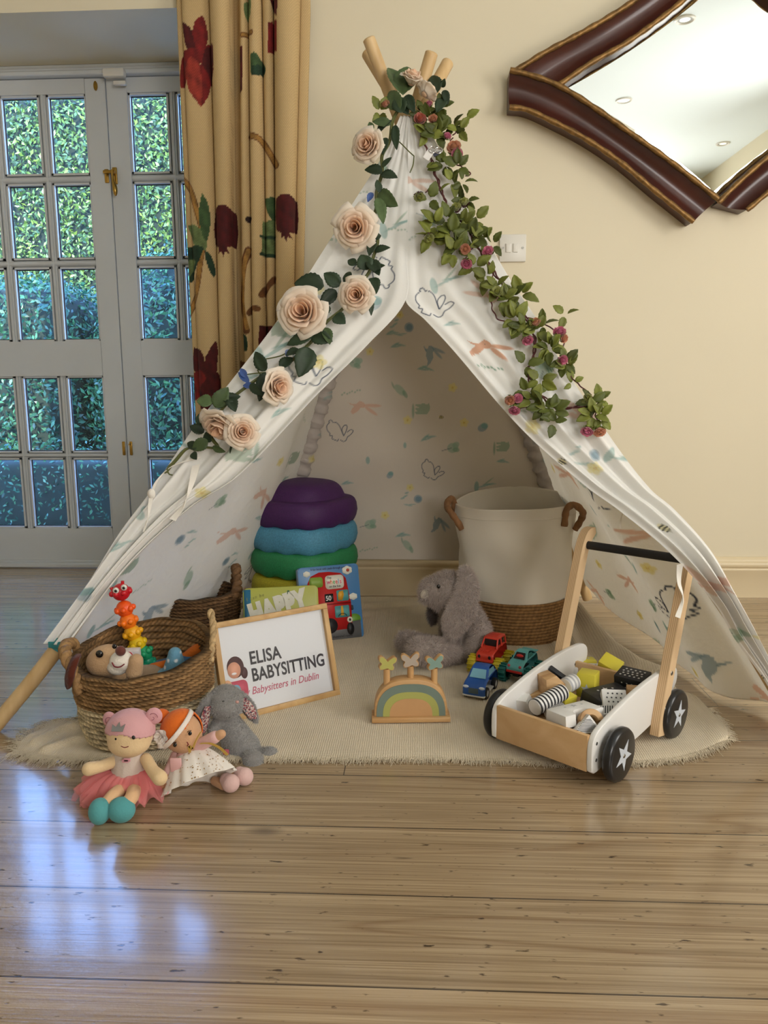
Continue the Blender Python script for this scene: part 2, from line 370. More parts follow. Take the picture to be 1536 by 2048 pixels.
def floor_mat():
    m, nt, b = newmat('pine_boards'); L = nt.links
    tc = N(nt, 'ShaderNodeTexCoord'); sp = N(nt, 'ShaderNodeSeparateXYZ'); L.new(tc.outputs['Object'], sp.inputs[0])
    def mth(op, a, b_=None, c=None, clamp=False):
        n = N(nt, 'ShaderNodeMath', operation=op, use_clamp=clamp)
        for i, v in enumerate((a, b_, c)):
            if v is None: continue
            if isinstance(v, (int, float)): n.inputs[i].default_value = v
            else: L.new(v, n.inputs[i])
        return n.outputs[0]
    wob = N(nt, 'ShaderNodeTexNoise', i_Scale=0.8); L.new(tc.outputs['Object'], wob.inputs['Vector'])
    yy = mth('ADD', sp.outputs['Y'], mth('MULTIPLY', mth('SUBTRACT', wob.outputs[0], 0.5), 0.006))
    q = mth('DIVIDE', mth('SUBTRACT', yy, 1.1695-0.172*40), 0.172); idx = mth('FLOOR', q); fr = mth('FRACT', q)
    wn = N(nt, 'ShaderNodeTexWhiteNoise', noise_dimensions='1D'); L.new(idx, wn.inputs['W'])
    # grain: per-board shifted stretched noise
    cb = N(nt, 'ShaderNodeCombineXYZ'); L.new(mth('ADD', sp.outputs['X'], mth('MULTIPLY', wn.outputs['Value'], 37.0)), cb.inputs[0]); L.new(sp.outputs['Y'], cb.inputs[1]); L.new(mth('MULTIPLY', idx, 3.7), cb.inputs[2])
    mp = N(nt, 'ShaderNodeMapping'); mp.inputs['Scale'].default_value = (1.5, 58, 1); L.new(cb.outputs[0], mp.inputs[0])
    g1 = N(nt, 'ShaderNodeTexNoise', i_Scale=1.0, i_Detail=6.0, i_Distortion=0.9, i_Roughness=0.62); L.new(mp.outputs[0], g1.inputs['Vector'])
    mp2 = N(nt, 'ShaderNodeMapping'); mp2.inputs['Scale'].default_value = (2.6, 330, 1); L.new(cb.outputs[0], mp2.inputs[0])
    g2 = N(nt, 'ShaderNodeTexNoise', i_Scale=1.0, i_Detail=2.0, i_Distortion=0.4); L.new(mp2.outputs[0], g2.inputs['Vector'])
    # cathedral streaks, dark brown heartwood lines
    mp3 = N(nt, 'ShaderNodeMapping'); mp3.inputs['Scale'].default_value = (0.55, 9, 1); L.new(cb.outputs[0], mp3.inputs[0])
    g3 = N(nt, 'ShaderNodeTexNoise', i_Scale=1.0, i_Detail=1.0, i_Distortion=0.5); L.new(mp3.outputs[0], g3.inputs['Vector'])
    ring = mth('ABSOLUTE', mth('SUBTRACT', g3.outputs[0], 0.5)); streak = mth('SUBTRACT', 1.0, mth('MULTIPLY', ring, 55.0), clamp=True)
    # knots
    vo = N(nt, 'ShaderNodeTexVoronoi', i_Scale=1.0, i_Randomness=1.0); mp4 = N(nt, 'ShaderNodeMapping'); mp4.inputs['Scale'].default_value = (2.3, 5.2, 1); L.new(cb.outputs[0], mp4.inputs[0]); L.new(mp4.outputs[0], vo.inputs['Vector'])
    knot = mth('SUBTRACT', 1.0, mth('MULTIPLY', vo.outputs['Distance'], 11.0), clamp=True)
    # specks and short scratches
    vo2 = N(nt, 'ShaderNodeTexNoise', i_Scale=1.0, i_Detail=3.0); mp5 = N(nt, 'ShaderNodeMapping'); mp5.inputs['Scale'].default_value = (38, 120, 1); mp5.inputs['Rotation'].default_value = (0, 0, 0.25); L.new(cb.outputs[0], mp5.inputs[0]); L.new(mp5.outputs[0], vo2.inputs['Vector'])
    spk = mth('MULTIPLY', mth('SUBTRACT', vo2.outputs[0], 0.668), 14.0, clamp=True)
    scr_n = N(nt, 'ShaderNodeTexNoise', i_Scale=1.0, i_Detail=2.0); mp6 = N(nt, 'ShaderNodeMapping'); mp6.inputs['Scale'].default_value = (9, 160, 1); mp6.inputs['Rotation'].default_value = (0, 0, -0.8); L.new(tc.outputs['Object'], mp6.inputs[0]); L.new(mp6.outputs[0], scr_n.inputs['Vector'])
    scr = mth('MULTIPLY', mth('SUBTRACT', scr_n.outputs[0], 0.715), 16.0, clamp=True)
    cr = N(nt, 'ShaderNodeValToRGB'); L.new(g1.outputs[0], cr.inputs[0]); e = cr.color_ramp.elements
    e[0].position = 0.30; e[0].color = S(146, 123, 94); e[1].position = 0.68; e[1].color = S(192, 168, 134)
    def mixc(fac, a, bcol, facmul=1.0):
        mx = N(nt, 'ShaderNodeMix', data_type='RGBA'); L.new(mth('MULTIPLY', fac, facmul), mx.inputs[0]); L.new(a, mx.inputs[6])
        mx.inputs[7].default_value = bcol; return mx.outputs[2]
    c = cr.outputs[0]
    c = mixc(mth('MULTIPLY', mth('SUBTRACT', g2.outputs[0], 0.42), 4.0, clamp=True), c, S(122, 96, 66), 0.55)
    c = mixc(streak, c, S(118, 84, 52), 0.4)
    c = mixc(knot, c, S(62, 42, 28), 0.95); c = mixc(spk, c, S(58, 42, 28), 0.9); c = mixc(scr, c, S(70, 54, 38), 0.6)
    tone = mth('ADD', 0.88, mth('MULTIPLY', wn.outputs['Value'], 0.2)); vm = N(nt, 'ShaderNodeVectorMath', operation='SCALE'); L.new(c, vm.inputs[0]); L.new(tone, vm.inputs['Scale']); c = vm.outputs[0]
    edge = mth('ABSOLUTE', mth('SUBTRACT', fr, 0.5)); seam = mth('MULTIPLY', mth('SUBTRACT', edge, 0.4905), 260.0, clamp=True)
    # butt joints between boards
    qx = mth('ADD', mth('DIVIDE', sp.outputs['X'], 3.1), mth('MULTIPLY', wn.outputs['Value'], 5.3)); ex = mth('ABSOLUTE', mth('SUBTRACT', mth('FRACT', qx), 0.5)); sx = mth('MULTIPLY', mth('SUBTRACT', ex, 0.4995), 2600.0, clamp=True)
    c = mixc(mth('MAXIMUM', seam, sx), c, S(40, 28, 18), 0.85)
    L.new(c, b.inputs['Base Color'])
    bl = N(nt, 'ShaderNodeTexNoise', i_Scale=2.2, i_Detail=3.0); L.new(tc.outputs['Object'], bl.inputs['Vector'])
    L.new(mth('ADD', 0.13, mth('MULTIPLY', bl.outputs[0], 0.2)), b.inputs['Roughness'])
    b.inputs['Specular IOR Level'].default_value = 0.5; b.inputs['Coat Weight'].default_value = 0.6; b.inputs['Coat Roughness'].default_value = 0.10
    hm = N(nt, 'ShaderNodeTexNoise', i_Scale=70.0, i_Detail=4.0); L.new(tc.outputs['Object'], hm.inputs['Vector'])
    h = mth('SUBTRACT', mth('ADD', mth('MULTIPLY', g2.outputs[0], 0.25), mth('MULTIPLY', hm.outputs[0], 0.6)), mth('ADD', mth('MULTIPLY', mth('MAXIMUM', seam, sx), 1.5), mth('MULTIPLY', mth('ADD', scr, spk), 0.5)))
    bump(nt, b, h, 0.28, 0.0022)
    return m
M_floor = floor_mat()
MB().add(box(((RX0+RX1)/2, (RY0+YD+0.05)/2, -0.05), (RX1-RX0+0.2, YD+0.05-RY0+0.1, 0.1))).build('floor', M_floor, kind='structure')
MB().add(box(((RX0+RX1)/2, (RY0+D)/2, CH+0.06), (RX1-RX0+0.3, D-RY0+0.3, 0.12))).build('ceiling', M_ceil, kind='structure')
T_ = 0.5  # thickness of the outer wall
wb = MB()
wb.add(box(((OX1+RX1)/2+0.05, D+T_/2, CH/2), (RX1-OX1+0.1, T_, CH)))
wb.add(box(((OX0+RX0)/2-0.05, D+T_/2, CH/2), (OX0-RX0+0.1, T_, CH)))
wb.add(box(((OX0+OX1)/2, D+T_/2, (ZT+CH)/2), (OX1-OX0, T_, CH-ZT)))
wb.add(box(((RX0+RX1)/2, D+T_/2, CH+1.5), (RX1-RX0+0.3, T_, 3.0)))   # unseen upper storey, added to shade the lower hedge from the sun
wb.build('wall_back', M_wall, kind='structure')
MB().add(box((RX0-0.05, (RY0+D)/2, CH/2), (0.1, D-RY0, CH))).build('wall_left', M_wall, kind='structure')
w = MB()
for (y0, y1, z0, z1) in ((RY0, 0.05, 0, CH), (1.35, D, 0, CH), (0.05, 1.35, 0, 0.9), (0.05, 1.35, 2.2, CH)): w.add(box((RX1+0.05, (y0+y1)/2, (z0+z1)/2), (0.1, y1-y0, z1-z0)))
w.build('wall_right', M_wall, kind='structure')
w = MB()
for (x0, x1, z0, z1) in ((RX0, 0.4, 0, CH), (2.1, RX1, 0, CH), (0.4, 2.1, 0, 0.8), (0.4, 2.1, 2.3, CH)): w.add(box(((x0+x1)/2, RY0-0.05, (z0+z1)/2), (x1-x0, 0.1, z1-z0)))
w.build('wall_rear', M_wall, kind='structure')
M_panel = mat('opaque_panel', (232, 224, 206), 0.8, bscale=200, bstr=0.1)  # opaque panels added to close the openings against the blue sky light
MB().add(box((RX1+0.03, 0.7, 1.55), (0.012, 1.32, 1.32))).build('sky_block_1', M_panel, kind='structure')
MB().add(box((1.25, RY0-0.03, 1.55), (1.72, 0.012, 1.52))).build('sky_block_2', M_panel, kind='structure')
# torus moulded baseboard
def skirting(name, x0, x1, y, flip=1):
    pr = [(0, 0), (0.018, 0), (0.018, 0.092), (0.0195, 0.094), (0.0195, 0.1), (0.017, 0.103), (0.022, 0.108), (0.0245, 0.115), (0.0225, 0.123), (0.017, 0.1265), (0.017, 0.13), (0.010, 0.136), (0.006, 0.141), (0, 0.141)]
    mb = MB(); mb.add(grid(np.array([[(x, y-flip*p[0], p[1]) for p in pr] for x in (x0, x1)]))); mb.build(name, M_trim, kind='structure', sharp=50)
skirting('baseboard_back', OX1, RX1, D)
# plaster cornice round the ceiling, with a dentil course
M_corn = mat('cornice_plaster', (236, 232, 218), 0.7)
cp = [(0, 0.0), (0.0, -0.2), (0.02, -0.2), (0.025, -0.16), (0.06, -0.14), (0.07, -0.09), (0.11, -0.05), (0.15, -0.03), (0.16, 0.0)]
mb = MB(); mb.add(grid(np.array([[(x, RY0+p[0], CH+p[1]) for p in cp] for x in (RX0, RX1)])))
for i in range(86): mb.add(box((RX0+0.03+i*0.06, RY0+0.045, CH-0.115), (0.036, 0.05, 0.05), 0.012))
mb.build('trim_1', M_corn, kind='structure')
mb = MB(); mb.add(grid(np.array([[(x, D-p[0], CH+p[1]) for p in cp] for x in (RX0, RX1)]))); mb.build('trim_2', M_corn, kind='structure')
# recessed ceiling spots, seen in the mirror
M_dark = mat('lamp_recess', (150, 150, 146), 0.4, metal=0.6)
M_lamp, nt, b = newmat('lamp_lens'); b.inputs['Emission Color'].default_value = (1, 0.92, 0.78, 1); b.inputs['Emission Strength'].default_value = 0.6; b.inputs['Base Color'].default_value = (0.8, 0.8, 0.8, 1)
lab = {0: 'white round recessed ceiling spotlight, leftmost seen in the mirror', 1: 'white recessed ceiling spotlight highest in the mirror', 2: 'white recessed ceiling spotlight near the right edge of the mirror'}
SPOT = []
for i, (x, y) in enumerate(((1.314, -0.11), (1.333, 0.974), (2.30, -1.05))):
    t = thing('ceiling_spotlight', lab[i], 'ceiling light', (x, y, CH), group='recessed ceiling spotlights')
    MB().add(lathe([(0.036, -0.004), (0.043, -0.009), (0.05, -0.006), (0.052, 0.0)], 28, trn(x, y, CH))).build('bezel', M_white, t)
    MB().add(lathe([(0.0005, -0.002), (0.02, -0.003), (0.026, -0.004)], 24, trn(x, y, CH))).build('lamp', M_lamp, t)
    MB().add(lathe([(0.026, -0.004), (0.036, -0.004)], 24, trn(x, y, CH))).build('reflector', M_dark, t)

# ---------------------------------------------------------------- French doors in the deep opening
GX = {1: (-1.86, [(-1.781, -1.628), (-1.598, -1.445), (-1.415, -1.262)], -1.1825), 2: (-1.1795, [(-1.10, -0.947), (-0.917, -0.764), (-0.734, -0.581)], -0.50)}
ZR = [(1.544, 1.832), (1.232, 1.515), (0.919, 1.204), (0.475, 0.783), (0.163, 0.454)]
M_glass, nt, b = newmat('window_glass')
_t = N(nt, 'ShaderNodeBsdfTransparent'); _t.inputs[0].default_value = (0.90, 0.97, 0.985, 1); _g = N(nt, 'ShaderNodeBsdfGlossy', i_Roughness=0.02); _f = N(nt, 'ShaderNodeFresnel', i_IOR=1.35); _mx = N(nt, 'ShaderNodeMixShader')
nt.links.new(_f.outputs[0], _mx.inputs[0]); nt.links.new(_t.outputs[0], _mx.inputs[1]); nt.links.new(_g.outputs[0], _mx.inputs[2]); nt.links.new(_mx.outputs[0], [n for n in nt.nodes if n.type == 'OUTPUT_MATERIAL'][0].inputs[0])
def bar(mb, x0, x1, z0, z1, y0, y1, bev=0.0): mb.add(box(((x0+x1)/2, (y0+y1)/2, (z0+z1)/2), (x1-x0, y1-y0, z1-z0), bev, 1))
M_gask = mat('glazing_gasket', (40, 44, 50), 0.5)
for k, (xl, cols, xr) in GX.items():
    dz0, dz1 = 0.03, 1.885
    d = thing('door_%d' % k, 'x', 'x', ((xl+xr)/2, YD, 0.03)); del d['label']; del d['category']; d['kind'] = 'structure'
    f = MB(); y0, y1 = YD-0.022, YD+0.022
    bar(f, xl, cols[0][0], dz0, dz1, y0, y1, 0.002); bar(f, cols[2][1], xr, dz0, dz1, y0, y1, 0.002)
    for (z0, z1) in ((dz0, ZR[4][0]), (ZR[3][1], ZR[2][0]), (ZR[0][1], dz1)): bar(f, cols[0][0], cols[2][1], z0, z1, y0, y1)
    f.build('door_frame', M_door, d)
    g = MB(); gk = MB()
    for (za, zb) in ((ZR[2][0], ZR[0][1]), (ZR[4][0], ZR[3][1])):
        for i in (0, 1):
            x0, x1 = cols[i][1], cols[i+1][0]
            g.add(prism([(x0, 0), (x0+0.006, -0.014), (x0+0.011, -0.014), (x0+0.0125, -0.019), (x1-0.0125, -0.019), (x1-0.011, -0.014), (x1-0.006, -0.014), (x1, 0), (x1, 0.012), (x0, 0.012)], zb-za), M=np.array([[1, 0, 0, 0], [0, 0, 1, YD], [0, 1, 0, (za+zb)/2], [0, 0, 0, 1]]))
    for (za, zb) in ((ZR[1][1], ZR[0][0]), (ZR[2][1], ZR[1][0]), (ZR[4][1], ZR[3][0])):
        g.add(prism([(za, 0), (za+0.006, -0.014), (za+0.0125, -0.018), (zb-0.0125, -0.018), (zb-0.006, -0.014), (zb, 0), (zb, 0.012), (za, 0.012)], cols[2][1]-cols[0][0]), M=np.array([[0, 1, 0, (cols[0][0]+cols[2][1])/2], [0, 0, 1, YD-0.0005], [1, 0, 0, 0], [0, 0, 0, 1]]))
    for (x0, x1) in cols:
        for (z0, z1) in ZR:
            for (a0, a1, b0, b1) in ((x0, x0+0.007, z0, z1), (x1-0.007, x1, z0, z1), (x0, x1, z0, z0+0.007), (x0, x1, z1-0.007, z1)):
                bar(g, a0, a1, b0, b1, YD-0.014, YD+0.001, 0.0)
            for (a0, a1, b0, b1) in ((x0, x0+0.0105, z0, z1), (x1-0.0105, x1, z0, z1), (x0, x1, z0, z0+0.0105), (x0, x1, z1-0.0105, z1)): bar(gk, a0, a1, b0, b1, YD+0.001, YD+0.004)
            # one pane, in the light of the row
            MB().add(box(((x0+x1)/2, YD+0.006, (z0+z1)/2), (x1-x0+0.004, 0.003, z1-z0+0.004))).build('pane', M_glass, d)
    g.build('glazing_bars', M_door, d); gk.build('gasket', M_gask, d)
    if k == 2:
        h = MB()
        hx = -1.163; hz = 1.545
        h.add(box((hx, YD-0.026, hz-0.01), (0.018, 0.008, 0.062), 0.003)); h.add(box((hx-0.032, YD-0.026, hz-0.01), (0.016, 0.008, 0.05), 0.003))
        h.add(tube([(hx, YD-0.03, hz), (hx, YD-0.05, hz)], 0.008, 12)); h.add(box((hx-0.017, YD-0.045, hz), (0.042, 0.008, 0.012), 0.003))
        h.add(tube(smoothpath([(hx, YD-0.05, hz+0.004), (hx+0.001, YD-0.054, hz-0.03), (hx+0.008, YD-0.056, hz-0.06), (hx+0.010, YD-0.056, hz-0.09)], 12), [0.006, 0.006, 0.005, 0.0045, 0.005, 0.006, 0.0075, 0.009, 0.0095, 0.009, 0.007, 0.003], 10))
        h.build('door_handle', M_brass, d)
        c = MB(); c.add(box((-1.163, YD-0.025, 0.493), (0.012, 0.006, 0.056), 0.003)); c.add(tube([(-1.163, YD-0.028, 0.51), (-1.163, YD-0.04, 0.51)], 0.004, 8)); c.build('door_bolt', M_brass, d)
    else:
        c = MB(); c.add(box((-1.193, YD-0.025, 0.493), (0.012, 0.006, 0.056), 0.003)); c.build('door_bolt', M_brass, d)
        c = MB(); c.add(extrude_poly_on(circ(-1.218, 1.857, 0.0075, 0.017), trn(0, YD-0.024, 0), 0.004)); c.build('keyhole_plate', M_brass, d)
# fixed frame round the leaves and the sill
f = MB()
bar(f, OX0, OX1, 1.888, 1.905, YD-0.05, YD+0.04, 0.003); bar(f, OX0, OX1, 1.90, ZT+0.01, YD-0.02, YD+0.05)
f.add(prism([(YD-0.02, 1.905), (YD-0.034, 1.908), (YD-0.038, 1.916), (YD-0.03, 1.922), (YD-0.028, 1.93), (YD-0.02, ZT)], OX1-OX0), M=np.array([[0, 1, 0, (OX0+OX1)/2], [1, 0, 0, 0], [0, 0, 1, 0], [0, 0, 0, 1]]))
bar(f, OX0, -1.863, 0, 1.9, YD-0.04, YD+0.04); bar(f, -0.497, OX1, 0, 1.9, YD-0.04, YD+0.04)
f.build('trim_3', M_door, kind='structure')
f = MB(); bar(f, OX0, OX1, 0, 0.022, YD-0.05, YD+0.09, 0.006); bar(f, OX0, OX1, 0.015, 0.03, YD-0.03, YD+0.06, 0.004); f.build('trim_4', M_door, kind='structure')
# alarm contact on the door head
t = thing('alarm_sensor', 'small white two-part alarm contact at the head of the French doors', 'alarm sensor', (-1.13, YD-0.03, 1.86))
MB().add(box((-1.128, YD-0.065, 1.883), (0.082, 0.03, 0.032), 0.008)).build('sensor_body', M_white, t)
m_ = MB(); m_.add(box((-1.112, YD-0.055, 1.852), (0.046, 0.018, 0.014), 0.003)); m_.build('magnet', M_white, t)

# ---------------------------------------------------------------- garden beyond the glass
M_ground = mat('garden_paving', (176, 172, 162), 0.9, nscale=6, nvar=0.2)
MB().add(box((-2, 9.2, -0.1), (16, 12, 0.1))).build('ground', M_ground, kind='structure')
M_leaf = vcol('hedge_leaf', 0.38, trans=0.35, spec=0.5)
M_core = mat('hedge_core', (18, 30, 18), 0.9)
def leafcloud(name, boxes, n, size, label, cat, cols, seed=3, round_=0.12):
    rng = np.random.default_rng(seed); mb = MB(); sh = MB()
    for bx in boxes:
        if bx[0] == 'b': sh.add(box(bx[1], bx[2], round_, 3))
        else: sh.add(ell(bx[1], bx[2]))
    V, Fc = np.concatenate(sh.v), sh.f
    V = V+0.05*np.stack([vnoise(V, 3.0, s) for s in (1, 2, 3)], 1)
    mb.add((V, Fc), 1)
    tri = np.array([(f[0], f[i], f[i+1]) for f in Fc for i in range(1, len(f)-1)]); A, B, C_ = V[tri[:, 0]], V[tri[:, 1]], V[tri[:, 2]]
    cr_ = np.cross(B-A, C_-A); ar = np.linalg.norm(cr_, axis=1); nn = cr_/(ar[:, None]+1e-9)
    vis = (nn[:, 1] < 0.3) & (((A+B+C_)/3)[:, 2] > -0.05); p_ = ar*vis; idx = rng.choice(len(tri), n, p=p_/p_.sum())
    u = rng.random(n); v = rng.random(n); fl = u+v > 1; u[fl] = 1-u[fl]; v[fl] = 1-v[fl]; u = u[:, None]; v = v[:, None]
    p = A[idx]*(1-u-v)+B[idx]*u+C_[idx]*v+nn[idx]*rng.normal(0.02, 0.045, (n, 1)); nr = nn[idx]+rng.normal(0, 0.55, (n, 3)); nr /= np.linalg.norm(nr, axis=1)[:, None]
    a = np.cross(nr, rng.normal(0, 1, (n, 3))); a /= np.linalg.norm(a, axis=1)[:, None]; b_ = np.cross(nr, a); s = size*(0.6+0.8*rng.random((n, 1)))
    q = np.stack([p-a*s, p+b_*s*0.42+nr*s*0.12, p+a*s, p-b_*s*0.42+nr*s*0.12], 1).reshape(-1, 3)
    cc = np.array([S(*c) for c in cols])[rng.integers(0, len(cols), n)]*(0.58+0.5*rng.random((n, 1))); cc[:, 3] = 1
    mb.add((q, [(4*i, 4*i+1, 4*i+2, 4*i+3) for i in range(n)]), 0, np.repeat(cc, 4, 0))
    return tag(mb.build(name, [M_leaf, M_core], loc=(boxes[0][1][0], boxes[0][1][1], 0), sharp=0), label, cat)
G1 = [(84, 112, 56), (110, 136, 58), (62, 92, 52), (136, 156, 66)]
G2 = [(44, 92, 66), (58, 108, 70), (34, 74, 56), (70, 120, 74)]
leafcloud('hedge', [('b', (-2.6, 8.3, 1.75), (5.4, 1.0, 3.7))], 80000, 0.026, 'tall sunlit green hedge filling the view beyond the French doors', 'hedge', G1, 3)
leafcloud('shrub', [('b', (-3.35, 5.55, 0.72), (2.1, 0.9, 1.5))], 26000, 0.021, 'lower dark green hedge in front of the tall hedge, seen through the left leaf', 'shrub', G2, 4, 0.25)
leafcloud('round_bush', [('e', (-1.62, 5.35, 0.75), (0.58, 0.45, 0.92))], 12000, 0.021, 'rounded green bush seen through the narrow right-hand panes', 'bush', G2+[(90, 140, 84)], 5)
leafcloud('box_hedge', [('b', (-2.3, 4.3, 0.17), (3.2, 0.4, 0.38))], 9000, 0.014, 'low clipped box hedge just outside the French doors', 'hedge', G2, 6, 0.06)

# ---------------------------------------------------------------- light switch
t = thing('light_switch', 'white double light switch on the cream wall between tent and mirror', 'light switch', (0.3075, D, 1.178))
MB().add(box((0.3075, D-0.0055, 1.178), (0.087, 0.011, 0.087), 0.003)).build('plate', M_white, t)
for dx in (-0.0115, 0.0115):
    MB().add(box((0.3075+dx-0.003, D-0.012, 1.178), (0.0165, 0.007, 0.028), 0.0015), M=None).build('rocker', M_white, t)
for dx in (-0.0325, 0.0325):
    MB().add(lathe([(0.0002, 0.0), (0.0032, 0.0), (0.0034, 0.001)], 12, trn(0.3075+dx, D-0.0125, 1.178)@rot('X', 90))).build('screw', M_steel, t)
# ---------------------------------------------------------------- mirror
M_mahog = mat('mahogany_veneer', (66, 27, 17), 0.32, nscale=5, nvar=0.3, stretch=(1, 1, 1), coat=0.15)
M_gilt = mat('worn_gilt', (122, 92, 52), 0.45, metal=0.6, nscale=70, nvar=0.45, bscale=60, bstr=0.5, bdist=0.003)
M_mirror, nt, b = newmat('mirror_silver'); b.inputs['Metallic'].default_value = 1; b.inputs['Roughness'].default_value = 0.015; b.inputs['Base Color'].default_value = (0.93, 0.97, 0.95, 1)
MY = 2.575
def wp(pts): return np.array([P(x, y, MY)[[0, 2]] for x, y in pts])
LLi = smoothpath(wp([(1019, 143), (1060, 153), (1114, 173), (1180, 213), (1250, 262), (1340, 326), (1434, 400)]), 40)
LLo = smoothpath(wp([(1018, 217), (1050, 221), (1100, 243), (1170, 280), (1240, 327), (1310, 385), (1385, 445)]), 40)
ULo = smoothpath(wp([(1032, 142), (1090, 106), (1150, 74), (1210, 40), (1275, -2), (1340, -52), (1400, -105)]), 40)
ULi = smoothpath(wp([(1112, 175), (1180, 128), (1250, 88), (1310, 46), (1368, 0), (1420, -48), (1460, -90)]), 40)
cx_, cz_ = P(1434, 392, MY)[0], P(1113, 172, MY)[2]
t = thing('wall_mirror', 'large lozenge mirror in a dark wood and gilt concave frame on the wall', 'mirror', (cx_, D, cz_))
def pt180(A): return np.stack([2*cx_-A[:, 0], 2*cz_-A[:, 1]], 1)
def rail(inner, outer, lift, yb=0.0):
    """one frame rail: cove between two gilt beads; lift = how proud it stands"""
    n = len(inner); prof = []
    for s in np.linspace(0, 1, 13):
        y = D-0.012-(0.030+0.030*(1-math.sin(PI*s))**1.0*0.9)-lift; prof.append((s, y))
    A = np.array([[(outer[i][0]*(1-s)+inner[i][0]*s, y, outer[i][1]*(1-s)+inner[i][1]*s) for s, y in prof] for i in range(n)])
    back = np.concatenate([A, A[:, ::-1]*[1, 0, 1]+np.array([0, D-0.004, 0])], 1)
    V, Fc = grid(back, closed=True); m = back.shape[1]; Fc = Fc+[tuple(range(m)), tuple((n-1)*m+j for j in range(m-1, -1, -1))]
    MB().add((V, Fc)).build('frame_rail', M_mahog, t, sharp=35)
    g = MB()
    for e, y0 in ((outer, prof[0][1]), (inner, prof[-1][1])):
        pth = np.stack([e[:, 0], np.full(n, y0-0.001), e[:, 1]], 1); g.add(tube(pth, 0.0085+0.0012*np.sin(np.arange(n)*1.7), 10))
    g.build('gilt_bead', M_gilt, t)
rail(LLi, LLo, 0.006); rail(ULi, ULo, 0.0); rail(pt180(LLi), pt180(LLo), 0.006); rail(pt180(ULi), pt180(ULo), 0.0)
def glass_outline(off):
    a = LLi[8:]; b = pt180(ULi)[::-1]; c_ = pt180(LLi)[8:]; d_ = ULi[::-1]
    k = lambda A: A[(A[:, 0] > cx_-1.2)]
    # rebuild as four curves corner to corner
    pl = np.array([P(1113, 172, MY)[0], cz_]); pb = np.array([cx_, P(1434, 392, MY)[2]]); pr_ = 2*np.array([cx_, cz_])-pl; ptp = 2*np.array([cx_, cz_])-pb
    out = []
    for A, B in ((pl, pb), (pb, pr_), (pr_, ptp), (ptp, pl)):
        mid = (A+B)/2; nrm = np.array([cx_, cz_])-mid; nrm /= np.linalg.norm(nrm)
        for u in np.linspace(0, 1, 16, endpoint=False): out.append(A+(B-A)*u+nrm*0.022*4*u*(1-u))
    out = np.array(out); c0 = np.array([cx_, cz_]); return c0+(out-c0)*(1-off)
o0, o1 = glass_outline(-0.03), glass_outline(0.062)
V = [(x, D-0.030, z) for x, z in o0]+[(x, D-0.0335, z) for x, z in o1]; n = len(o0)
Fc = [(i, (i+1) % n, n+(i+1) % n, n+i) for i in range(n)]+[tuple(n+i for i in range(n))]
MB().add((np.array(V), Fc)).build('mirror_glass', M_mirror, t, sharp=0.3)
MB().add(box((cx_, D-0.014, cz_), (0.5, 0.024, 0.3))).build('backing_board', mat('backing_board', (60, 44, 34), 0.8), t)
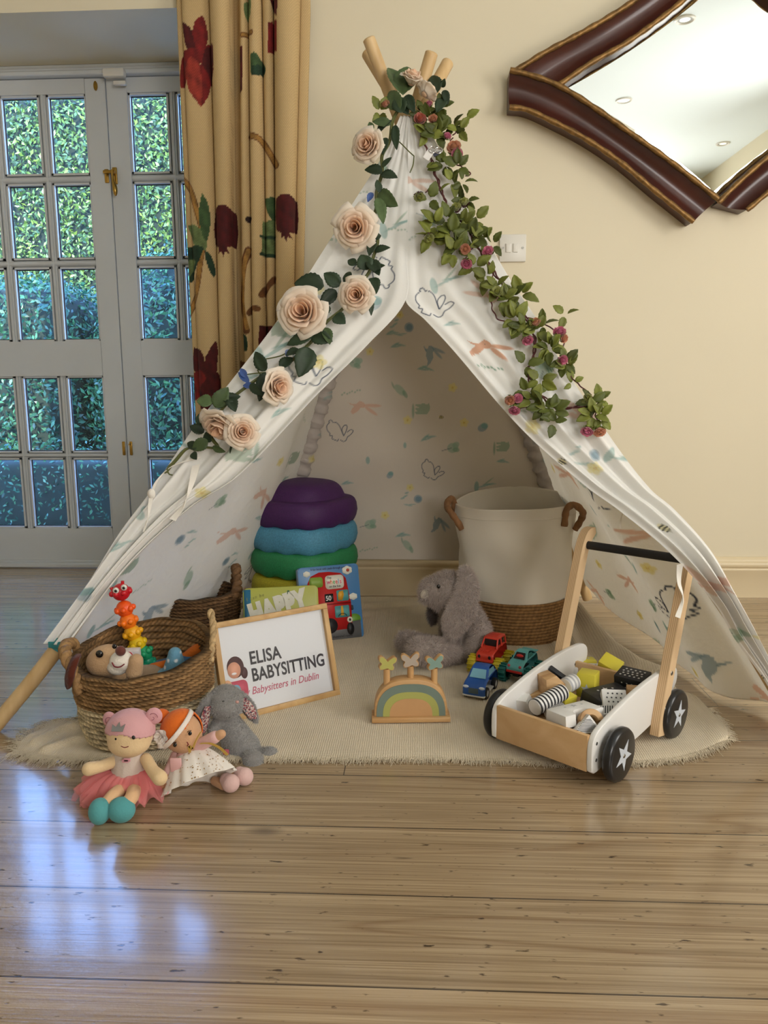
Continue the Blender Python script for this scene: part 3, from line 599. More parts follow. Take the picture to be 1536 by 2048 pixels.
# ================================================================ curtain
def curtain():
    Y0 = 2.575
    # folds across the width: (left, right, depth) in metres from the left edge, at rest
    folds = [(0.00, 0.030, 0.02), (0.024, 0.125, 0.055), (0.125, 0.192, 0.075), (0.196, 0.222, -0.02), (0.224, 0.262, 0.045), (0.262, 0.312, 0.07), (0.312, 0.352, 0.05), (0.354, 0.436, 0.075), (0.434, 0.470, 0.015)]
    xs = []; ys = []
    for (a, b, d) in folds:
        for s in np.linspace(0, 1, 36): 
            ang = PI*s; xs.append(a+(b-a)*(0.5-0.5*math.cos(ang))); ys.append(d*(math.sin(ang)**0.42) if d > 0 else d*math.sin(ang))
    xs = np.array(xs); ys = np.array(ys); nz = 620; zs = np.linspace(0.012, 2.5, nz)
    xl, xr = P(352, 60, Y0)[0], P(617, 60, Y0)[0]
    Zg = zs[:, None]*np.ones_like(xs)[None]; sc = (1-0.085*np.clip((1.9-zs)/0.9, 0, 1))[:, None]
    X = xl+xs[None]/0.47*(xr-xl)*sc+0.006*np.sin(zs*2.1)[:, None]*np.sin(xs*25)[None]
    fl = np.clip((zs-0.2)/2.2, 0, 1)[:, None]
    Yv = Y0+0.03-ys[None]*(0.98-0.12*fl)+0.006*np.sin(zs[:, None]*3+xs[None]*30)
    A = np.stack([X, Yv, Zg], 2); V, Fc = grid(A)
    cols = np.tile(np.array(S(208, 178, 128)), (len(V), 1))
    q = lambda x, y: tuple(P(x, y, Y0-0.03)[[0, 2]]); qp = lambda *pts: [q(*p) for p in pts]
    red, dred, red2 = S(120, 22, 20), S(78, 12, 14), S(150, 50, 36); gr, dg, lg = S(62, 88, 50), S(30, 58, 38), S(104, 122, 74); br, db = S(168, 124, 60), S(112, 70, 34)
    U, Vv = V[:, 0], V[:, 2]
    def wob(pts, a=0.004, seed=0):  # scalloped outline
        r = smoothpath(np.array(list(pts)+[pts[0]]), 60)[:-1]; k = np.arange(len(r)); c = r.mean(0); d = r-c; return c+d*(1+0.03*np.abs(np.sin(k*1.3+seed)))[:, None]
    def pom(cx, cy, w, h, c=dred):
        o = [(cx-w*.45, cy-h*.42), (cx-w*.2, cy-h*.5), (cx+w*.2, cy-h*.5), (cx+w*.45, cy-h*.4), (cx+w*.5, cy), (cx+w*.45, cy+h*.36), (cx+w*.2, cy+h*.42), (cx+w*.32, cy+h*.55), (cx+w*.12, cy+h*.5), (cx+w*.06, cy+h*.62), (cx-w*.05, cy+h*.5), (cx-w*.2, cy+h*.55), (cx-w*.18, cy+h*.42), (cx-w*.42, cy+h*.34), (cx-w*.5, cy)]
        return [('poly', np.array(qp(*o)), c, 1.0)]
    sh = [('line', smoothpath(qp((355, 350), (375, 372), (392, 420), (404, 470), (400, 520), (388, 590), (362, 640)), 30), 0.020, db, 1), ('line', smoothpath(qp((355, 350), (375, 372), (392, 420), (404, 470), (400, 520), (388, 590), (362, 640)), 30), 0.014, br, 1)]
    sh += [('poly', wob(qp((358, 35), (376, 50), (388, 75), (392, 95), (372, 96))), dred, 1), ('poly', wob(qp((381, 58), (388, 36), (402, 28), (411, 62), (407, 88), (392, 97))), red, 1)]
    sh += [('poly', wob(qp((355, 112), (364, 96), (390, 92), (420, 84), (425, 110), (424, 150), (412, 150), (395, 120), (372, 150), (366, 166), (354, 163))), red, 1), ('poly', wob(qp((407, 90), (424, 88), (425, 140), (418, 165), (402, 120))), dred, 1), ('poly', wob(qp((366, 135), (377, 110), (398, 125), (412, 165), (410, 190), (399, 208), (390, 198), (375, 175))), red2, 1), ('poly', wob(qp((395, 120), (415, 150), (413, 185), (400, 206), (402, 170))), red, 1)]
    sh += pom(445, 457, 42, 92)+pom(571, 432, 44, 84)
    sh += [('poly', wob(qp((368, 445), (384, 448), (402, 460), (412, 485), (408, 500), (388, 490), (378, 470))), lg, 1), ('poly', wob(qp((402, 384), (412, 402), (418, 440), (412, 480), (404, 470), (396, 430))), gr, 1), ('poly', wob(qp((366, 492), (385, 490), (405, 496), (392, 530), (378, 560), (368, 556))), dg, 1), ('poly', wob(qp((408, 498), (420, 510), (428, 545), (424, 552), (412, 525))), dg, 1), ('poly', wob(qp((366, 520), (378, 515), (388, 522), (380, 540), (366, 552))), lg, 1)]
    sh += [('line', smoothpath(qp((500, 270), (520, 278), (540, 308), (552, 330)), 14), 0.020, db, 1), ('line', smoothpath(qp((500, 270), (520, 278), (540, 308), (552, 330)), 14), 0.013, br, 1), ('line', qp((482, 63), (500, 62)), 0.018, db, 1), ('line', qp((482, 63), (500, 62)), 0.011, br, 1)]
    sh += [('poly', wob(qp((500, 105), (510, 104), (520, 116), (528, 130), (526, 142), (512, 146), (502, 148))), gr, 1), ('poly', wob(qp((503, 130), (526, 128), (524, 144), (504, 148))), dg, 1), ('poly', wob(qp((484, 0), (498, -10), (500, 22), (494, 36), (486, 22))), lg, 1), ('poly', np.array(qp((534, 40), (541, 37), (553, 40), (553, 102), (533, 102))), red, 1), ('poly', np.array(qp((537, -10), (556, -10), (554, 35), (546, 22))), dred, 1), ('poly', np.array(qp((470, 88), (482, 84), (482, 175), (478, 180), (470, 182))), dred, 1)]
    sh += [('poly', wob(qp((525, 395), (546, 392), (548, 415), (546, 440), (534, 425))), gr, 1), ('poly', np.array(qp((524, 440), (547, 438), (547, 512), (535, 514), (523, 508))), lg, 1), ('line', qp((523, 472), (547, 472)), 0.012, dg, 1), ('line', qp((523, 508), (546, 510)), 0.012, dg, 1), ('ell', *q(496, 437), 0.012, 0.010, 0, S(40, 20, 18), 1)]
    sh += [('line', smoothpath(qp((495, 500), (484, 530), (479, 580), (480, 620), (490, 660)), 20), 0.026, db, 1), ('line', smoothpath(qp((495, 500), (486, 530), (482, 580), (484, 620), (492, 655)), 20), 0.015, br, 1), ('line', qp((496, 625), (503, 616), (517, 618)), 0.018, db, 1), ('line', qp((523, 590), (535, 570), (546, 556)), 0.018, db, 1), ('poly', wob(qp((475, 665), (490, 672), (492, 700), (484, 700))), dg, 1), ('poly', wob(qp((520, 652), (545, 655), (535, 690), (520, 700))), dred, 1)]
    sh += [('poly', wob(qp((380, 694), (398, 700), (408, 718), (410, 745), (390, 748), (378, 735))), dred, 1), ('poly', wob(qp((410, 715), (430, 684), (432, 740), (425, 775), (408, 755))), dred, 1), ('poly', wob(qp((378, 745), (400, 742), (412, 765), (395, 790), (382, 800), (374, 770))), red, 1), ('poly', wob(qp((400, 770), (432, 745), (436, 790), (415, 825), (398, 818), (392, 800))), dred, 1), ('poly', np.array(qp((470, 720), (492, 725), (490, 735), (470, 738))), db, 1)]
    c0 = cols.copy(); paint(cols, U, Vv, sh); mk = (np.abs(cols-c0).max(1) > .02); pp = np.stack([U, Vv], 1); sh_ = 1+.30*vnoise(pp, 420, 4)+.18*vnoise(pp, 90, 5); cols[mk, :3] *= np.clip(sh_[mk], .45, 1.7)[:, None]
    mb = MB(); mb.add(solidify((V, Fc), 0.004), 0, np.concatenate([cols, np.tile(np.array(S(214, 190, 150)), (len(V), 1))]))
    m, nt, b = newmat('linen_print'); L = nt.links; at = N(nt, 'ShaderNodeAttribute', attribute_name='Col'); tc = N(nt, 'ShaderNodeTexCoord')
    br_ = N(nt, 'ShaderNodeTexBrick', i_Scale=1.0); br_.inputs['Color1'].default_value = (1, 1, 1, 1); br_.inputs['Color2'].default_value = (0.93, 0.93, 0.93, 1); br_.inputs['Mortar'].default_value = (0.62, 0.6, 0.55, 1)
    br_.inputs['Mortar Size'].default_value = 0.0007; br_.inputs['Brick Width'].default_value = 0.0062; br_.inputs['Row Height'].default_value = 0.0042; br_.inputs['Mortar Smooth'].default_value = 0.6
    sp = N(nt, 'ShaderNodeSeparateXYZ'); cb = N(nt, 'ShaderNodeCombineXYZ'); L.new(tc.outputs['Object'], sp.inputs[0]); L.new(sp.outputs['X'], cb.inputs[0]); L.new(sp.outputs['Z'], cb.inputs[1]); L.new(cb.outputs[0], br_.inputs['Vector'])
    mx = N(nt, 'ShaderNodeMix', data_type='RGBA', blend_type='MULTIPLY'); mx.inputs[0].default_value = 0.7; L.new(at.outputs['Color'], mx.inputs[6]); L.new(br_.outputs[0], mx.inputs[7]); L.new(mx.outputs[2], b.inputs['Base Color'])
    b.inputs['Roughness'].default_value = 0.85; bump(nt, b, br_.outputs[0], 0.5, 0.001)
    one('curtain', mb, m, 'cream woven curtain with embroidered red pomegranates beside the French doors', 'curtain', (P(480, 60, Y0)[0], Y0, 0), sharp=0)
curtain()
# ================================================================ teepee
FY0, FK = 1.49, 0.447                    # front plane Y = FY0 + FK*Z
BY0, BK = 2.50, -0.232                   # back plane
def fp(x, y, off=0.0): return PL(x, y, FY0-off, FK)
def bp(x, y, off=0.0): return PL(x, y, BY0-off, BK)
M_pole = wood('pale_pine_pole', (222, 190, 140), (196, 160, 108), 'Z', 0.8, 0.45)
M_cloth = vcol('printed_cotton', 0.85, trans=0.22, bscale=28, bstr=0.35, bdist=0.004, sheen=0.1, spec=0.2)
M_thin = vcol('printed_cotton_side', 0.85, trans=0.55, bscale=60, bstr=0.7, bdist=0.006, sheen=0.1, spec=0.2)
M_tie = mat('cotton_tie', (238, 232, 222), 0.85, bscale=200, bstr=0.3)
M_teal = mat('teal_tape', (48, 128, 132), 0.6)
tent = thing('teepee_tent', 'white cotton children\'s teepee printed with pastel rabbits, on four pale wooden poles', 'tent', (-0.03, 2.1, 0))
poleFR = smoothpath([fp(735, 108,-.02), fp(785, 190,-.02), fp(834, 275,-.018), fp(876, 348,-.012), fp(970, 510,-.012), fp(1072, 685,-.012), fp(1180, 868,-.012), fp(1288, 1008,-.01), fp(1375, 1112,-.008), fp(1447, 1208,-.006), fp(1530, 1340,-.004), fp(1612, 1480)], 60)
poleFL = smoothpath([fp(895, 127, 0.012), fp(848, 212, 0.012), fp(804, 288, 0.004), fp(772, 342,-.008), fp(720, 430,-.01), fp(650, 548,-.01), fp(568, 680,-.01), fp(412, 872,-.01), fp(308, 1008,-.01), fp(112, 1300), fp(-25, 1470)], 60)
poleBR = smoothpath([bp(738, 79, .0), bp(764, 147, .0), bp(790, 215, 0), bp(822, 296), bp(1010, 730), bp(1075, 915), bp(1175, 1197)], 40)
poleBL = smoothpath([bp(863, 107, .034), bp(846, 164, .034), bp(829, 222, .034), bp(806, 300, .02), bp(655, 765), bp(600, 955), bp(521, 1200)], 40)
for pth in (poleFR, poleFL, poleBR, poleBL):
    r = np.full(len(pth), 0.0165); V, Fc = tube(pth, r, 16, False); mb = MB(); mb.add((V, Fc))
    d0 = unit(pth[0]-pth[1]); ends = [pth[0], pth[0]+d0*0.002, pth[0]+d0*0.004]; mb.add(tube(ends, [0.0165, 0.0155, 0.012], 16)); d1 = unit(pth[-1]-pth[-2]); mb.add(tube([pth[-1]-d1*0.001, pth[-1]], [0.0165, 0.0155], 16))
    mb.build('pole', M_pole, tent)

# --- printed motifs of the cotton
TEAL, BLUE, GREEN, LGREEN, YEL, ORG, NAVY, GREY = S(120, 176, 170), S(126, 160, 176), S(132, 170, 140), S(158, 190, 166), S(236, 222, 130), S(226, 176, 146), S(58, 74, 100), S(176, 172, 160)
def mo(kind, cx, cy, s, a=0.0, al=0.52):
    c_, s_ = math.cos(a), math.sin(a); T_ = lambda x, y: (cx+s*(x*c_-y*s_), cy+s*(x*s_+y*c_))
    E_ = lambda x, y, rx, ry, r, col: ('ell', *T_(x, y), rx*s, ry*s, a+r, col, al)
    Ln = lambda pts, w, col, aa=al: ('line', [T_(*p) for p in pts], w*s, col, aa)
    if kind == 'ball': return [E_(0, 0, .3, .3, 0, BLUE), E_(.02, 0, .2, .2, 0, S(110, 150, 170)), E_(-.9, .2, .18, .06, .5, TEAL), E_(-.8, .45, .15, .06, .3, TEAL), E_(-1.1, .05, .15, .06, .2, TEAL), E_(-.7, -.45, .3, .05, -.2, TEAL), E_(-.4, -.4, .25, .04, .05, TEAL)]
    if kind == 'bush': return [E_(0, 0, .38, .34, 0, LGREEN), E_(.25, .15, .25, .2, .4, LGREEN), E_(.2, -.18, .24, .16, -.3, GREEN), Ln([(-.75, -.05), (-.1, 0)], .05, NAVY)]
    if kind == 'leafs': return [E_(0, 0, .55, .06, .3, TEAL), E_(.3, .1, .45, .05, .05, TEAL), E_(.2, .3, .4, .05, .7, GREEN), E_(-.6, -.1, .16, .4, 0, TEAL)]
    if kind == 'sprig': return [E_(0, 0, .32, .07, .5, TEAL), E_(.35, 0, .34, .06, -.15, TEAL), E_(.1, -.1, .28, .05, 0.1, TEAL)]
    if kind == 'flower': return [E_(.17*math.cos(k*1.26), .17*math.sin(k*1.26), .15, .13, k*1.26, YEL) for k in range(5)]+[E_(0, 0, .07, .07, 0, S(214, 180, 80))]
    if kind == 'dabs': return [E_(.16*k, .05*math.sin(k*2.3), .06, .05, 0, GREEN) for k in range(-3, 5)]
    if kind == 'patch': return [E_(0, 0, .34, .26, .6, BLUE), E_(.1, .15, .24, .2, 0, TEAL)]
    if kind == 'oval': return [E_(0, 0, .16, .3, 0, TEAL)]
    if kind == 'orabbit': return [('poly', [T_(*p) for p in ((-.7, .22), (-.4, .12), (-.2, .12), (.02, .32), (.22, .22), (.35, .05), (.25, -.08), (.05, -.1), (-.12, -.3), (-.45, -.48), (-.55, -.3), (-.42, -.1), (-.3, .02), (-.5, .08))], ORG, al), E_(.75, .03, .5, .1, -.05, ORG), E_(.65, -.28, .45, .1, -.62, ORG), ('ell', *T_(.06, .12), .02*s, .02*s, 0, NAVY, .8)]
    if kind == 'brabbit': return [('poly', [T_(*p) for p in ((-.35, -.75), (-.1, -.62), (.12, -.35), (.16, -.02), (.3, .12), (.2, .32), (.0, .38), (-.1, .22), (-.3, .3), (-.2, .08), (-.28, -.15), (-.22, -.45))], BLUE, al), E_(.5, .02, .42, .09, -.6, BLUE), E_(.42, -.18, .36, .08, -1.0, BLUE), Ln([(-.28, .4), (-.2, .1)], .06, BLUE)]
    if kind == 'bear': return [('poly', [T_(*p) for p in ((-.4, -.25), (-.15, -.3), (.25, -.28), (.38, -.1), (.42, .1), (.36, .32), (.24, .26), (.1, .3), (-.4, .28), (-.4, .16), (-.1, .12), (-.4, .04), (-.38, -.05), (-.1, -.08), (-.4, -.12))], GREEN, al), E_(-.52, -.1, .07, .4, 0, GREEN)]
    if kind == 'dino': return [E_(0, 0, .22, .42, .6, LGREEN), E_(.25, -.3, .12, .25, .3, GREEN), E_(-.35, .35, .05, .22, .2, GREEN)]
    if kind == 'lrabbit':
        L_ = [[(-.55, .5), (-.72, .3), (-.7, .05), (-.55, -.15), (-.6, -.25), (-.42, -.28), (-.48, -.42), (-.3, -.5)], [(-.6, .52), (-.55, .62), (-.42, .62), (-.4, .52), (-.2, .5), (-.02, .32), (.12, -.05), (.2, -.25)], [(.2, -.25), (.12, .1), (.3, .35), (.42, .3), (.36, .02), (.22, -.25)], [(.42, -.05), (.62, .08), (.76, .02), (.6, -.2), (.4, -.35), (.35, -.5), (.2, -.6), (0, -.5)], [(-.3, -.5), (-.15, -.55), (-.1, -.45)]]
        return [Ln(smoothpath(p, 16), .042, NAVY, .9) for p in L_]
    if kind == 'bee': return [E_(.0, 0, .2, .13, 0, YEL), Ln([(-.1, -.12), (-.08, .12)], .06, S(40, 44, 40), 1), Ln([(.03, -.13), (.04, .13)], .06, S(40, 44, 40), 1), Ln([(.15, -.09), (.16, .09)], .05, S(40, 44, 40), 1), E_(.24, 0, .04, .04, 0, GREY)]
    return []
KIN = ['ball', 'bush', 'leafs', 'sprig', 'flower', 'dabs', 'patch', 'oval', 'orabbit', 'brabbit', 'bear', 'dino', 'lrabbit', 'bee', 'flower', 'sprig', 'leafs', 'dabs']
def scatter(U, V_, spacing, seed, avoid=()):
    rng = random.Random(seed); out = []; u0, u1, v0, v1 = U.min(), U.max(), V_.min(), V_.max(); n = 0; v = v0; row = 0
    while v < v1:
        u = u0+(row % 2)*spacing*0.5
        while u < u1:
            k = KIN[(n*7+rng.randrange(3)) % len(KIN)]; x, y = u+rng.uniform(-.25, .25)*spacing, v+rng.uniform(-.25, .25)*spacing
            s = {'orabbit': .062, 'brabbit': .068, 'bear': .068, 'lrabbit': .07, 'bee': .045, 'dino': .06}.get(k, .05)
            if all((x-a)**2+(y-b)**2 > (spacing*.75)**2 for a, b in avoid): out += mo(k, x, y, s, rng.choice([0, 0, .4, -.5, 3.0]))
            n += 1; u += spacing
        v += spacing*0.82; row += 1
    return out
WHITE = np.array(S(249, 247, 242))
def cloth_part(name, A, UV, shapes, base=WHITE, hem=None):
    V, Fc = grid(A); cols = np.tile(base, (len(V), 1)).astype(float); U, W_ = UV[..., 0].ravel(), UV[..., 1].ravel(); paint(cols, U, W_, shapes)
    mb = MB(); mb.add(solidify((V, Fc), 0.0009), 0, np.concatenate([cols, cols])); return mb.build(name, M_thin if name == 'side_panel' else M_cloth, tent, sharp=0)
def strip(O, I, nt_, ns, off, foldamp=0.0, nf=3, seed=0, bow=0.0, plane=fp, fy=None):
    """panel stretched between two edges measured in the picture of the sloping plane"""
    o = smoothpath(np.array([plane(x, y, off) for x, y in O]), 400); i_ = smoothpath(np.array([plane(x, y, off) for x, y in I]), 400)
    # keep the given pairing of stations
    def stations(Lst, C):
        Pn = np.array([plane(x, y, off) for x, y in Lst]); k = [int(np.argmin(np.linalg.norm(C-p, axis=1))) for p in Pn]; return np.interp(np.linspace(0, len(Lst)-1, nt_), range(len(Lst)), k)
    ko, ki = stations(O, o), stations(I, i_)
    o = np.stack([np.interp(ko, range(400), o[:, c]) for c in range(3)], 1); i_ = np.stack([np.interp(ki, range(400), i_[:, c]) for c in range(3)], 1)
    s = np.linspace(0, 1, ns)[None, :, None]; A = o[:, None]*(1-s)+i_[:, None]*s
    nrm = unit(np.array([0, -1.0, FK if plane is fp else BK])); t = np.linspace(0, 1, nt_)[:, None]; ss = s[..., 0]
    d = bow*np.sin(PI*ss)*np.ones_like(t)
    if foldamp is not None and np.any(foldamp):
        fa = np.interp(t[:, 0], np.linspace(0, 1, len(np.atleast_1d(foldamp))), np.atleast_1d(foldamp))[:, None]
        d = d+fa*(np.sin(ss*2*PI*nf+1.5*np.sin(t*5+seed))+0.5*np.sin(ss*2*PI*nf*2.3+t*9+seed))*np.clip(np.minimum(ss, 1-ss)*8, 0.15, 1)
    d = d+0.022*np.clip(1-t*12, 0, 1)
    return A+d[..., None]*nrm
uvf = lambda A: np.stack([A[..., 0], A[..., 2]*math.sqrt(1+FK*FK)], -1)
def fu(x, y): p = fp(x, y); return p[0], p[2]*math.sqrt(1+FK*FK)
def bu(x, y): p = bp(x, y); return p[0], p[2]
# left half of the front, from the collar down to the flap gathered along the left pole
OL = [(801, 245), (762, 318), (705, 408), (650, 496), (560, 634), (470, 752), (390, 852), (300, 984), (240, 1064), (165, 1182), (86, 1288)]
IL = [(818, 245), (816, 330), (815, 420), (814, 510), (811, 601), (735, 690), (640, 784), (477, 952), (385, 1012), (262, 1124), (134, 1292)]
A = strip(OL, IL, 500, 180, 0.022, [0.002, 0.002, 0.002, 0.0025, 0.004, 0.006, 0.011, 0.015, 0.013, 0.012, 0.008], 2.2, 1)
shp = scatter(*[uvf(A)[..., k] for k in (0, 1)], 0.135, 3)
shp += mo('flower', *fu(640, 725), .06)+mo('patch', *fu(748, 610), .06)+mo('leafs', *fu(560, 700), .08, .3)+mo('leafs', *fu(795, 455), .06, .2)
cloth_part('front_panel', A, uvf(A), shp)
OR = [(836, 245), (874, 290), (913, 366), (949, 433), (1020, 558), (1071, 634), (1126, 730), (1230, 888), (1300, 978), (1348, 1019), (1420, 1100), (1470, 1187), (1504, 1249), (1540, 1320), (1605, 1440)]
IR = [(816, 245), (815, 330), (814, 420), (813, 510), (811, 601), (850, 640), (903, 697), (1041, 856), (1171, 972), (1240, 1022), (1345, 1110), (1432, 1212), (1469, 1277), (1528, 1360), (1580, 1450)]
A = strip(OR, IR, 540, 180, 0.022, [0.002, 0.0015, 0.0015, 0.002, 0.003, 0.004, 0.005, 0.008, 0.012, 0.014, 0.015, 0.013, 0.011, 0.008, 0.006], 2.4, 4)
# where the toy wagon's handle stands under it the flap is pushed forwards
zc_ = fp(1365, 1130)[2]; k_ = np.exp(-((A[..., 2]-zc_)/0.14)**2); nn_ = (_C-A); nn_ /= np.linalg.norm(nn_, axis=-1)[..., None]; A = A+nn_*(0.185*k_)[..., None]
avoid = [fu(870, 610), fu(975, 690), fu(895, 560), fu(880, 655)]
shp = scatter(*[uvf(A)[..., k] for k in (0, 1)], 0.135, 8, avoid)
shp += mo('lrabbit', *fu(868, 608), .062, -.05)+mo('orabbit', *fu(965, 694), .056, -.1, .95)+mo('leafs', *fu(893, 565), .055, .2)+mo('sprig', *fu(897, 648), .04)+mo('dabs', *fu(975, 735), .05, -.2, .9)+mo('flower', *fu(1062, 852), .06)+mo('ball', *fu(1183, 908), .045)+mo('flower', *fu(1180, 932), .05)+mo('bee', *fu(1412, 1148), .04, -.3, 1)+mo('flower', *fu(1482, 1238), .05)+mo('bush', *fu(1085, 740), .06, 1.2)
cloth_part('front_panel', A, uvf(A), shp)
# back panel between the two rear poles
def cut(path, z0, z1, n):
    zz = np.linspace(z0, z1, n); o_ = np.argsort(path[:, 2]); return np.stack([np.interp(zz, path[o_, 2], path[o_, c]) for c in range(3)], 1)
zb = bp(745, 1116)[2]; nT = 440
eL, eR = cut(poleBL, 1.38, zb, nT), cut(poleBR, 1.38, zb-0.01, nT)
s = np.linspace(0, 1, 460)[None, :, None]; A = eL[:, None]*(1-s)+eR[:, None]*s; t = np.linspace(0, 1, nT)[:, None]; ss = s[..., 0]
wr = 0.0045*np.sin(t*34+1.2*np.sin(ss*5)+ss*3)*np.sin(PI*ss)**.5*np.clip(t*3-1, 0, 1)+0.005*np.sin(t*15-ss*4)*np.clip(t*3-1, 0, 1)
A = A+np.array([0, -1, 0])*(wr+0.006)[..., None]
UVb = np.stack([A[..., 0], A[..., 2]], -1); pos = [(818, 655, 'ball', .045), (860, 705, 'brabbit', .05), (710, 725, 'bush', .045), (720, 812, 'orabbit', .052), (800, 780, 'dino', .05), (845, 818, 'bear', .055), (905, 775, 'flower', .045), (815, 840, 'flower', .045), (882, 834, 'bee', .035), (680, 862, 'lrabbit', .055), (928, 845, 'flower', .045), (965, 855, 'patch', .045), (810, 890, 'oval', .03), (905, 895, 'bush', .045), (1005, 893, 'bear', .05), (736, 920, 'oval', .04), (780, 950, 'patch', .035), (865, 940, 'lrabbit', .05), (970, 970, 'leafs', .045), (836, 998, 'ball', .045), (820, 975, 'flower', .04), (800, 1068, 'sprig', .05), (740, 1048, 'bush', .045), (875, 1045, 'brabbit', .05), (815, 1090, 'dino', .05), (735, 1098, 'dabs', .05), (770, 1030, 'flower', .045), (790, 690, 'sprig', .045), (700, 785, 'dabs', .05), (800, 630, 'flower', .035), (780, 665, 'sprig', .04), (740, 703, 'flower', .04), (845, 735, 'sprig', .05), (690, 965, 'sprig', .04), (850, 875, 'sprig', .05), (1000, 920, 'sprig', .04)]
shp = []
for k, (x, y, kind, sz) in enumerate(pos): shp += mo(kind, *bu(x, y), sz, [0, .2, -.2][k % 3] if kind not in ('bear', 'ball') else 0, .62)
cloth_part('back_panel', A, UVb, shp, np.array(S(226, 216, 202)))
# side panels: three-cornered sheets hung between a front and a rear pole
def side(front, back, hem, seed, sag, nu=330, nv=400):
    """front, back: edge curves apex to hem; hem: curve from back edge to front edge"""
    t = np.linspace(0, 1, nu)[:, None, None]; s = np.linspace(0, 1, nv)[None, :, None]
    f_ = smoothpath(front, nu)[:, None]; b_ = smoothpath(back, nu)[:, None]; h = smoothpath(hem, nv)[None]
    ap = (f_[0:1]*s+b_[0:1]*(1-s)); lin = (1-t)*ap+t*h
    e = lin+(1-s)*(b_-((1-t)*b_[0:1]+t*b_[-1:]))+s*(f_-((1-t)*f_[0:1]+t*f_[-1:]))
    nrm = unit(np.cross(f_[-1, 0]-f_[0, 0], b_[-1, 0]-b_[0, 0])); tt, ss = t[..., 0], s[..., 0]
    fold = np.sin(ss*13+2.2*np.sin(tt*3+seed)+tt*4)*0.009+np.sin(ss*31+tt*7+seed)*0.0035+np.sin(tt*9-ss*6+seed)*0.004
    d = (sag*np.sin(PI*ss)+fold)*np.sin(PI*np.clip(ss, 0, 1))**.35*np.clip(tt*1.5, 0, 1)*(1-0.85*tt**5)
    return e+nrm*d[..., None], nrm
flp = cut(poleFL, 1.36, fp(95, 1300)[2], 60); blp = cut(poleBL, 1.36, 0.05, 60)
hemL = [blp[-1], [-0.62, 2.22, 0.045], [-0.73, 1.98, 0.05], [-0.80, 1.78, 0.075], [-0.83, 1.68, 0.10], flp[-1]+np.array([0.0, 0.01, 0])]
A, nrm = side(flp, blp, hemL, 1.0, 0.03)
UVs = np.stack([A[..., 1], A[..., 2]*1.15], -1); cloth_part('side_panel', A, UVs, scatter(UVs[..., 0], UVs[..., 1], 0.135, 21))
frp = cut(poleFR, 1.36, 0.03, 60); brp = cut(poleBR, 1.36, 0.075, 60)
hp = []
for (x, y, Y) in ((1174, 1172, 2.46), (1213, 1212, 2.33), (1259, 1246, 2.2), (1321, 1286, 2.05), (1355, 1323, 1.93), (1392, 1351, 1.84), (1421, 1380, 1.76), (1463, 1396, 1.71), (1536, 1405, 1.66)):
    Yf = F(x, y, 0.012)[1]; hp.append(P(x, y, min(Y, Yf)))
hemR = [brp[-1]]+hp+[frp[-1]]
A, nrm = side(frp, brp, hemR, 3.0, -0.02)
UVs = np.stack([A[..., 1], A[..., 2]*1.15], -1); cloth_part('side_panel', A, UVs, scatter(UVs[..., 0], UVs[..., 1], 0.135, 33))
# gathered sleeves that hold the rear poles
for pth, z0, z1, sg in ((poleBL, 1.25, bp(597, 965)[2], 1), (poleBR, 1.25, bp(1095, 985)[2], -1)):
    c = cut(pth, z0, z1, 150)+np.array([0, -0.012, 0]); rr = 0.025+0.0035*np.sin(np.arange(150)*0.9)+0.002*np.sin(np.arange(150)*2.3)
    V, Fc = tube(c, rr, 20, False); V = V+0.0025*vnoise(V, 160, 3)[:, None]
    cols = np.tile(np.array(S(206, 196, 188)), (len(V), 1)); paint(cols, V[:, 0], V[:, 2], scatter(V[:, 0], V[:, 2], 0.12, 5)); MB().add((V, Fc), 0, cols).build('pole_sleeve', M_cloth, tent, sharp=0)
# ties, knots and the hem tape
def tie(pts, w, off=0.05):
    c = smoothpath([fp(x, y, off) for x, y in pts], 24); return ribbon(c, np.stack([np.cos(np.linspace(0, 2.5, 24)), 0.5*np.sin(np.linspace(0, 3, 24)), 0.3*np.ones(24)], 1), w, 0.0016)
k = MB(); k.add(ell(fp(303, 988, 0.05), (0.009, 0.008, 0.012))); k.add(tie([(303, 990), (300, 1010), (296, 1035), (287, 1064)], np.r_[np.full(16, .010), np.linspace(.010, .003, 8)])); k.add(tie([(303, 986), (315, 960), (345, 932), (400, 915)], .007)); k.build('tie', M_tie, tent)
k = MB(); k.add(tie([(392, 930), (384, 965), (368, 1010), (345, 1040)], .018, 0.045)); k.build('tie', M_tie, tent)
k = MB(); k.add(ell(fp(1262, 1008, 0.075), (0.009, 0.008, 0.009))); k.add(tie([(1262, 1010), (1248, 1022), (1242, 1040), (1240, 1058)], np.r_[np.full(14, .010), np.linspace(.011, .002, 10)], 0.08)); k.add(tie([(1262, 1006), (1225, 990), (1180, 965)], .004, 0.06)); k.build('tie', M_tie, tent)
k = MB(); k.add(tie([(1360, 1128), (1358, 1165), (1366, 1195), (1355, 1235)], .012, 0.21)); k.build('tie', M_tie, tent)
c = fp(120, 1290); ax = unit(poleFL[-5]-poleFL[-9]); pth = [c-ax*0.012, c+ax*0.012]; k = MB(); k.add(tube(pth, 0.0195, 16)); k.add(box(c+np.array([0.0, -0.022, 0.008]), (0.03, 0.004, 0.014), 0.002)); k.build('hem_tape', M_teal, tent)
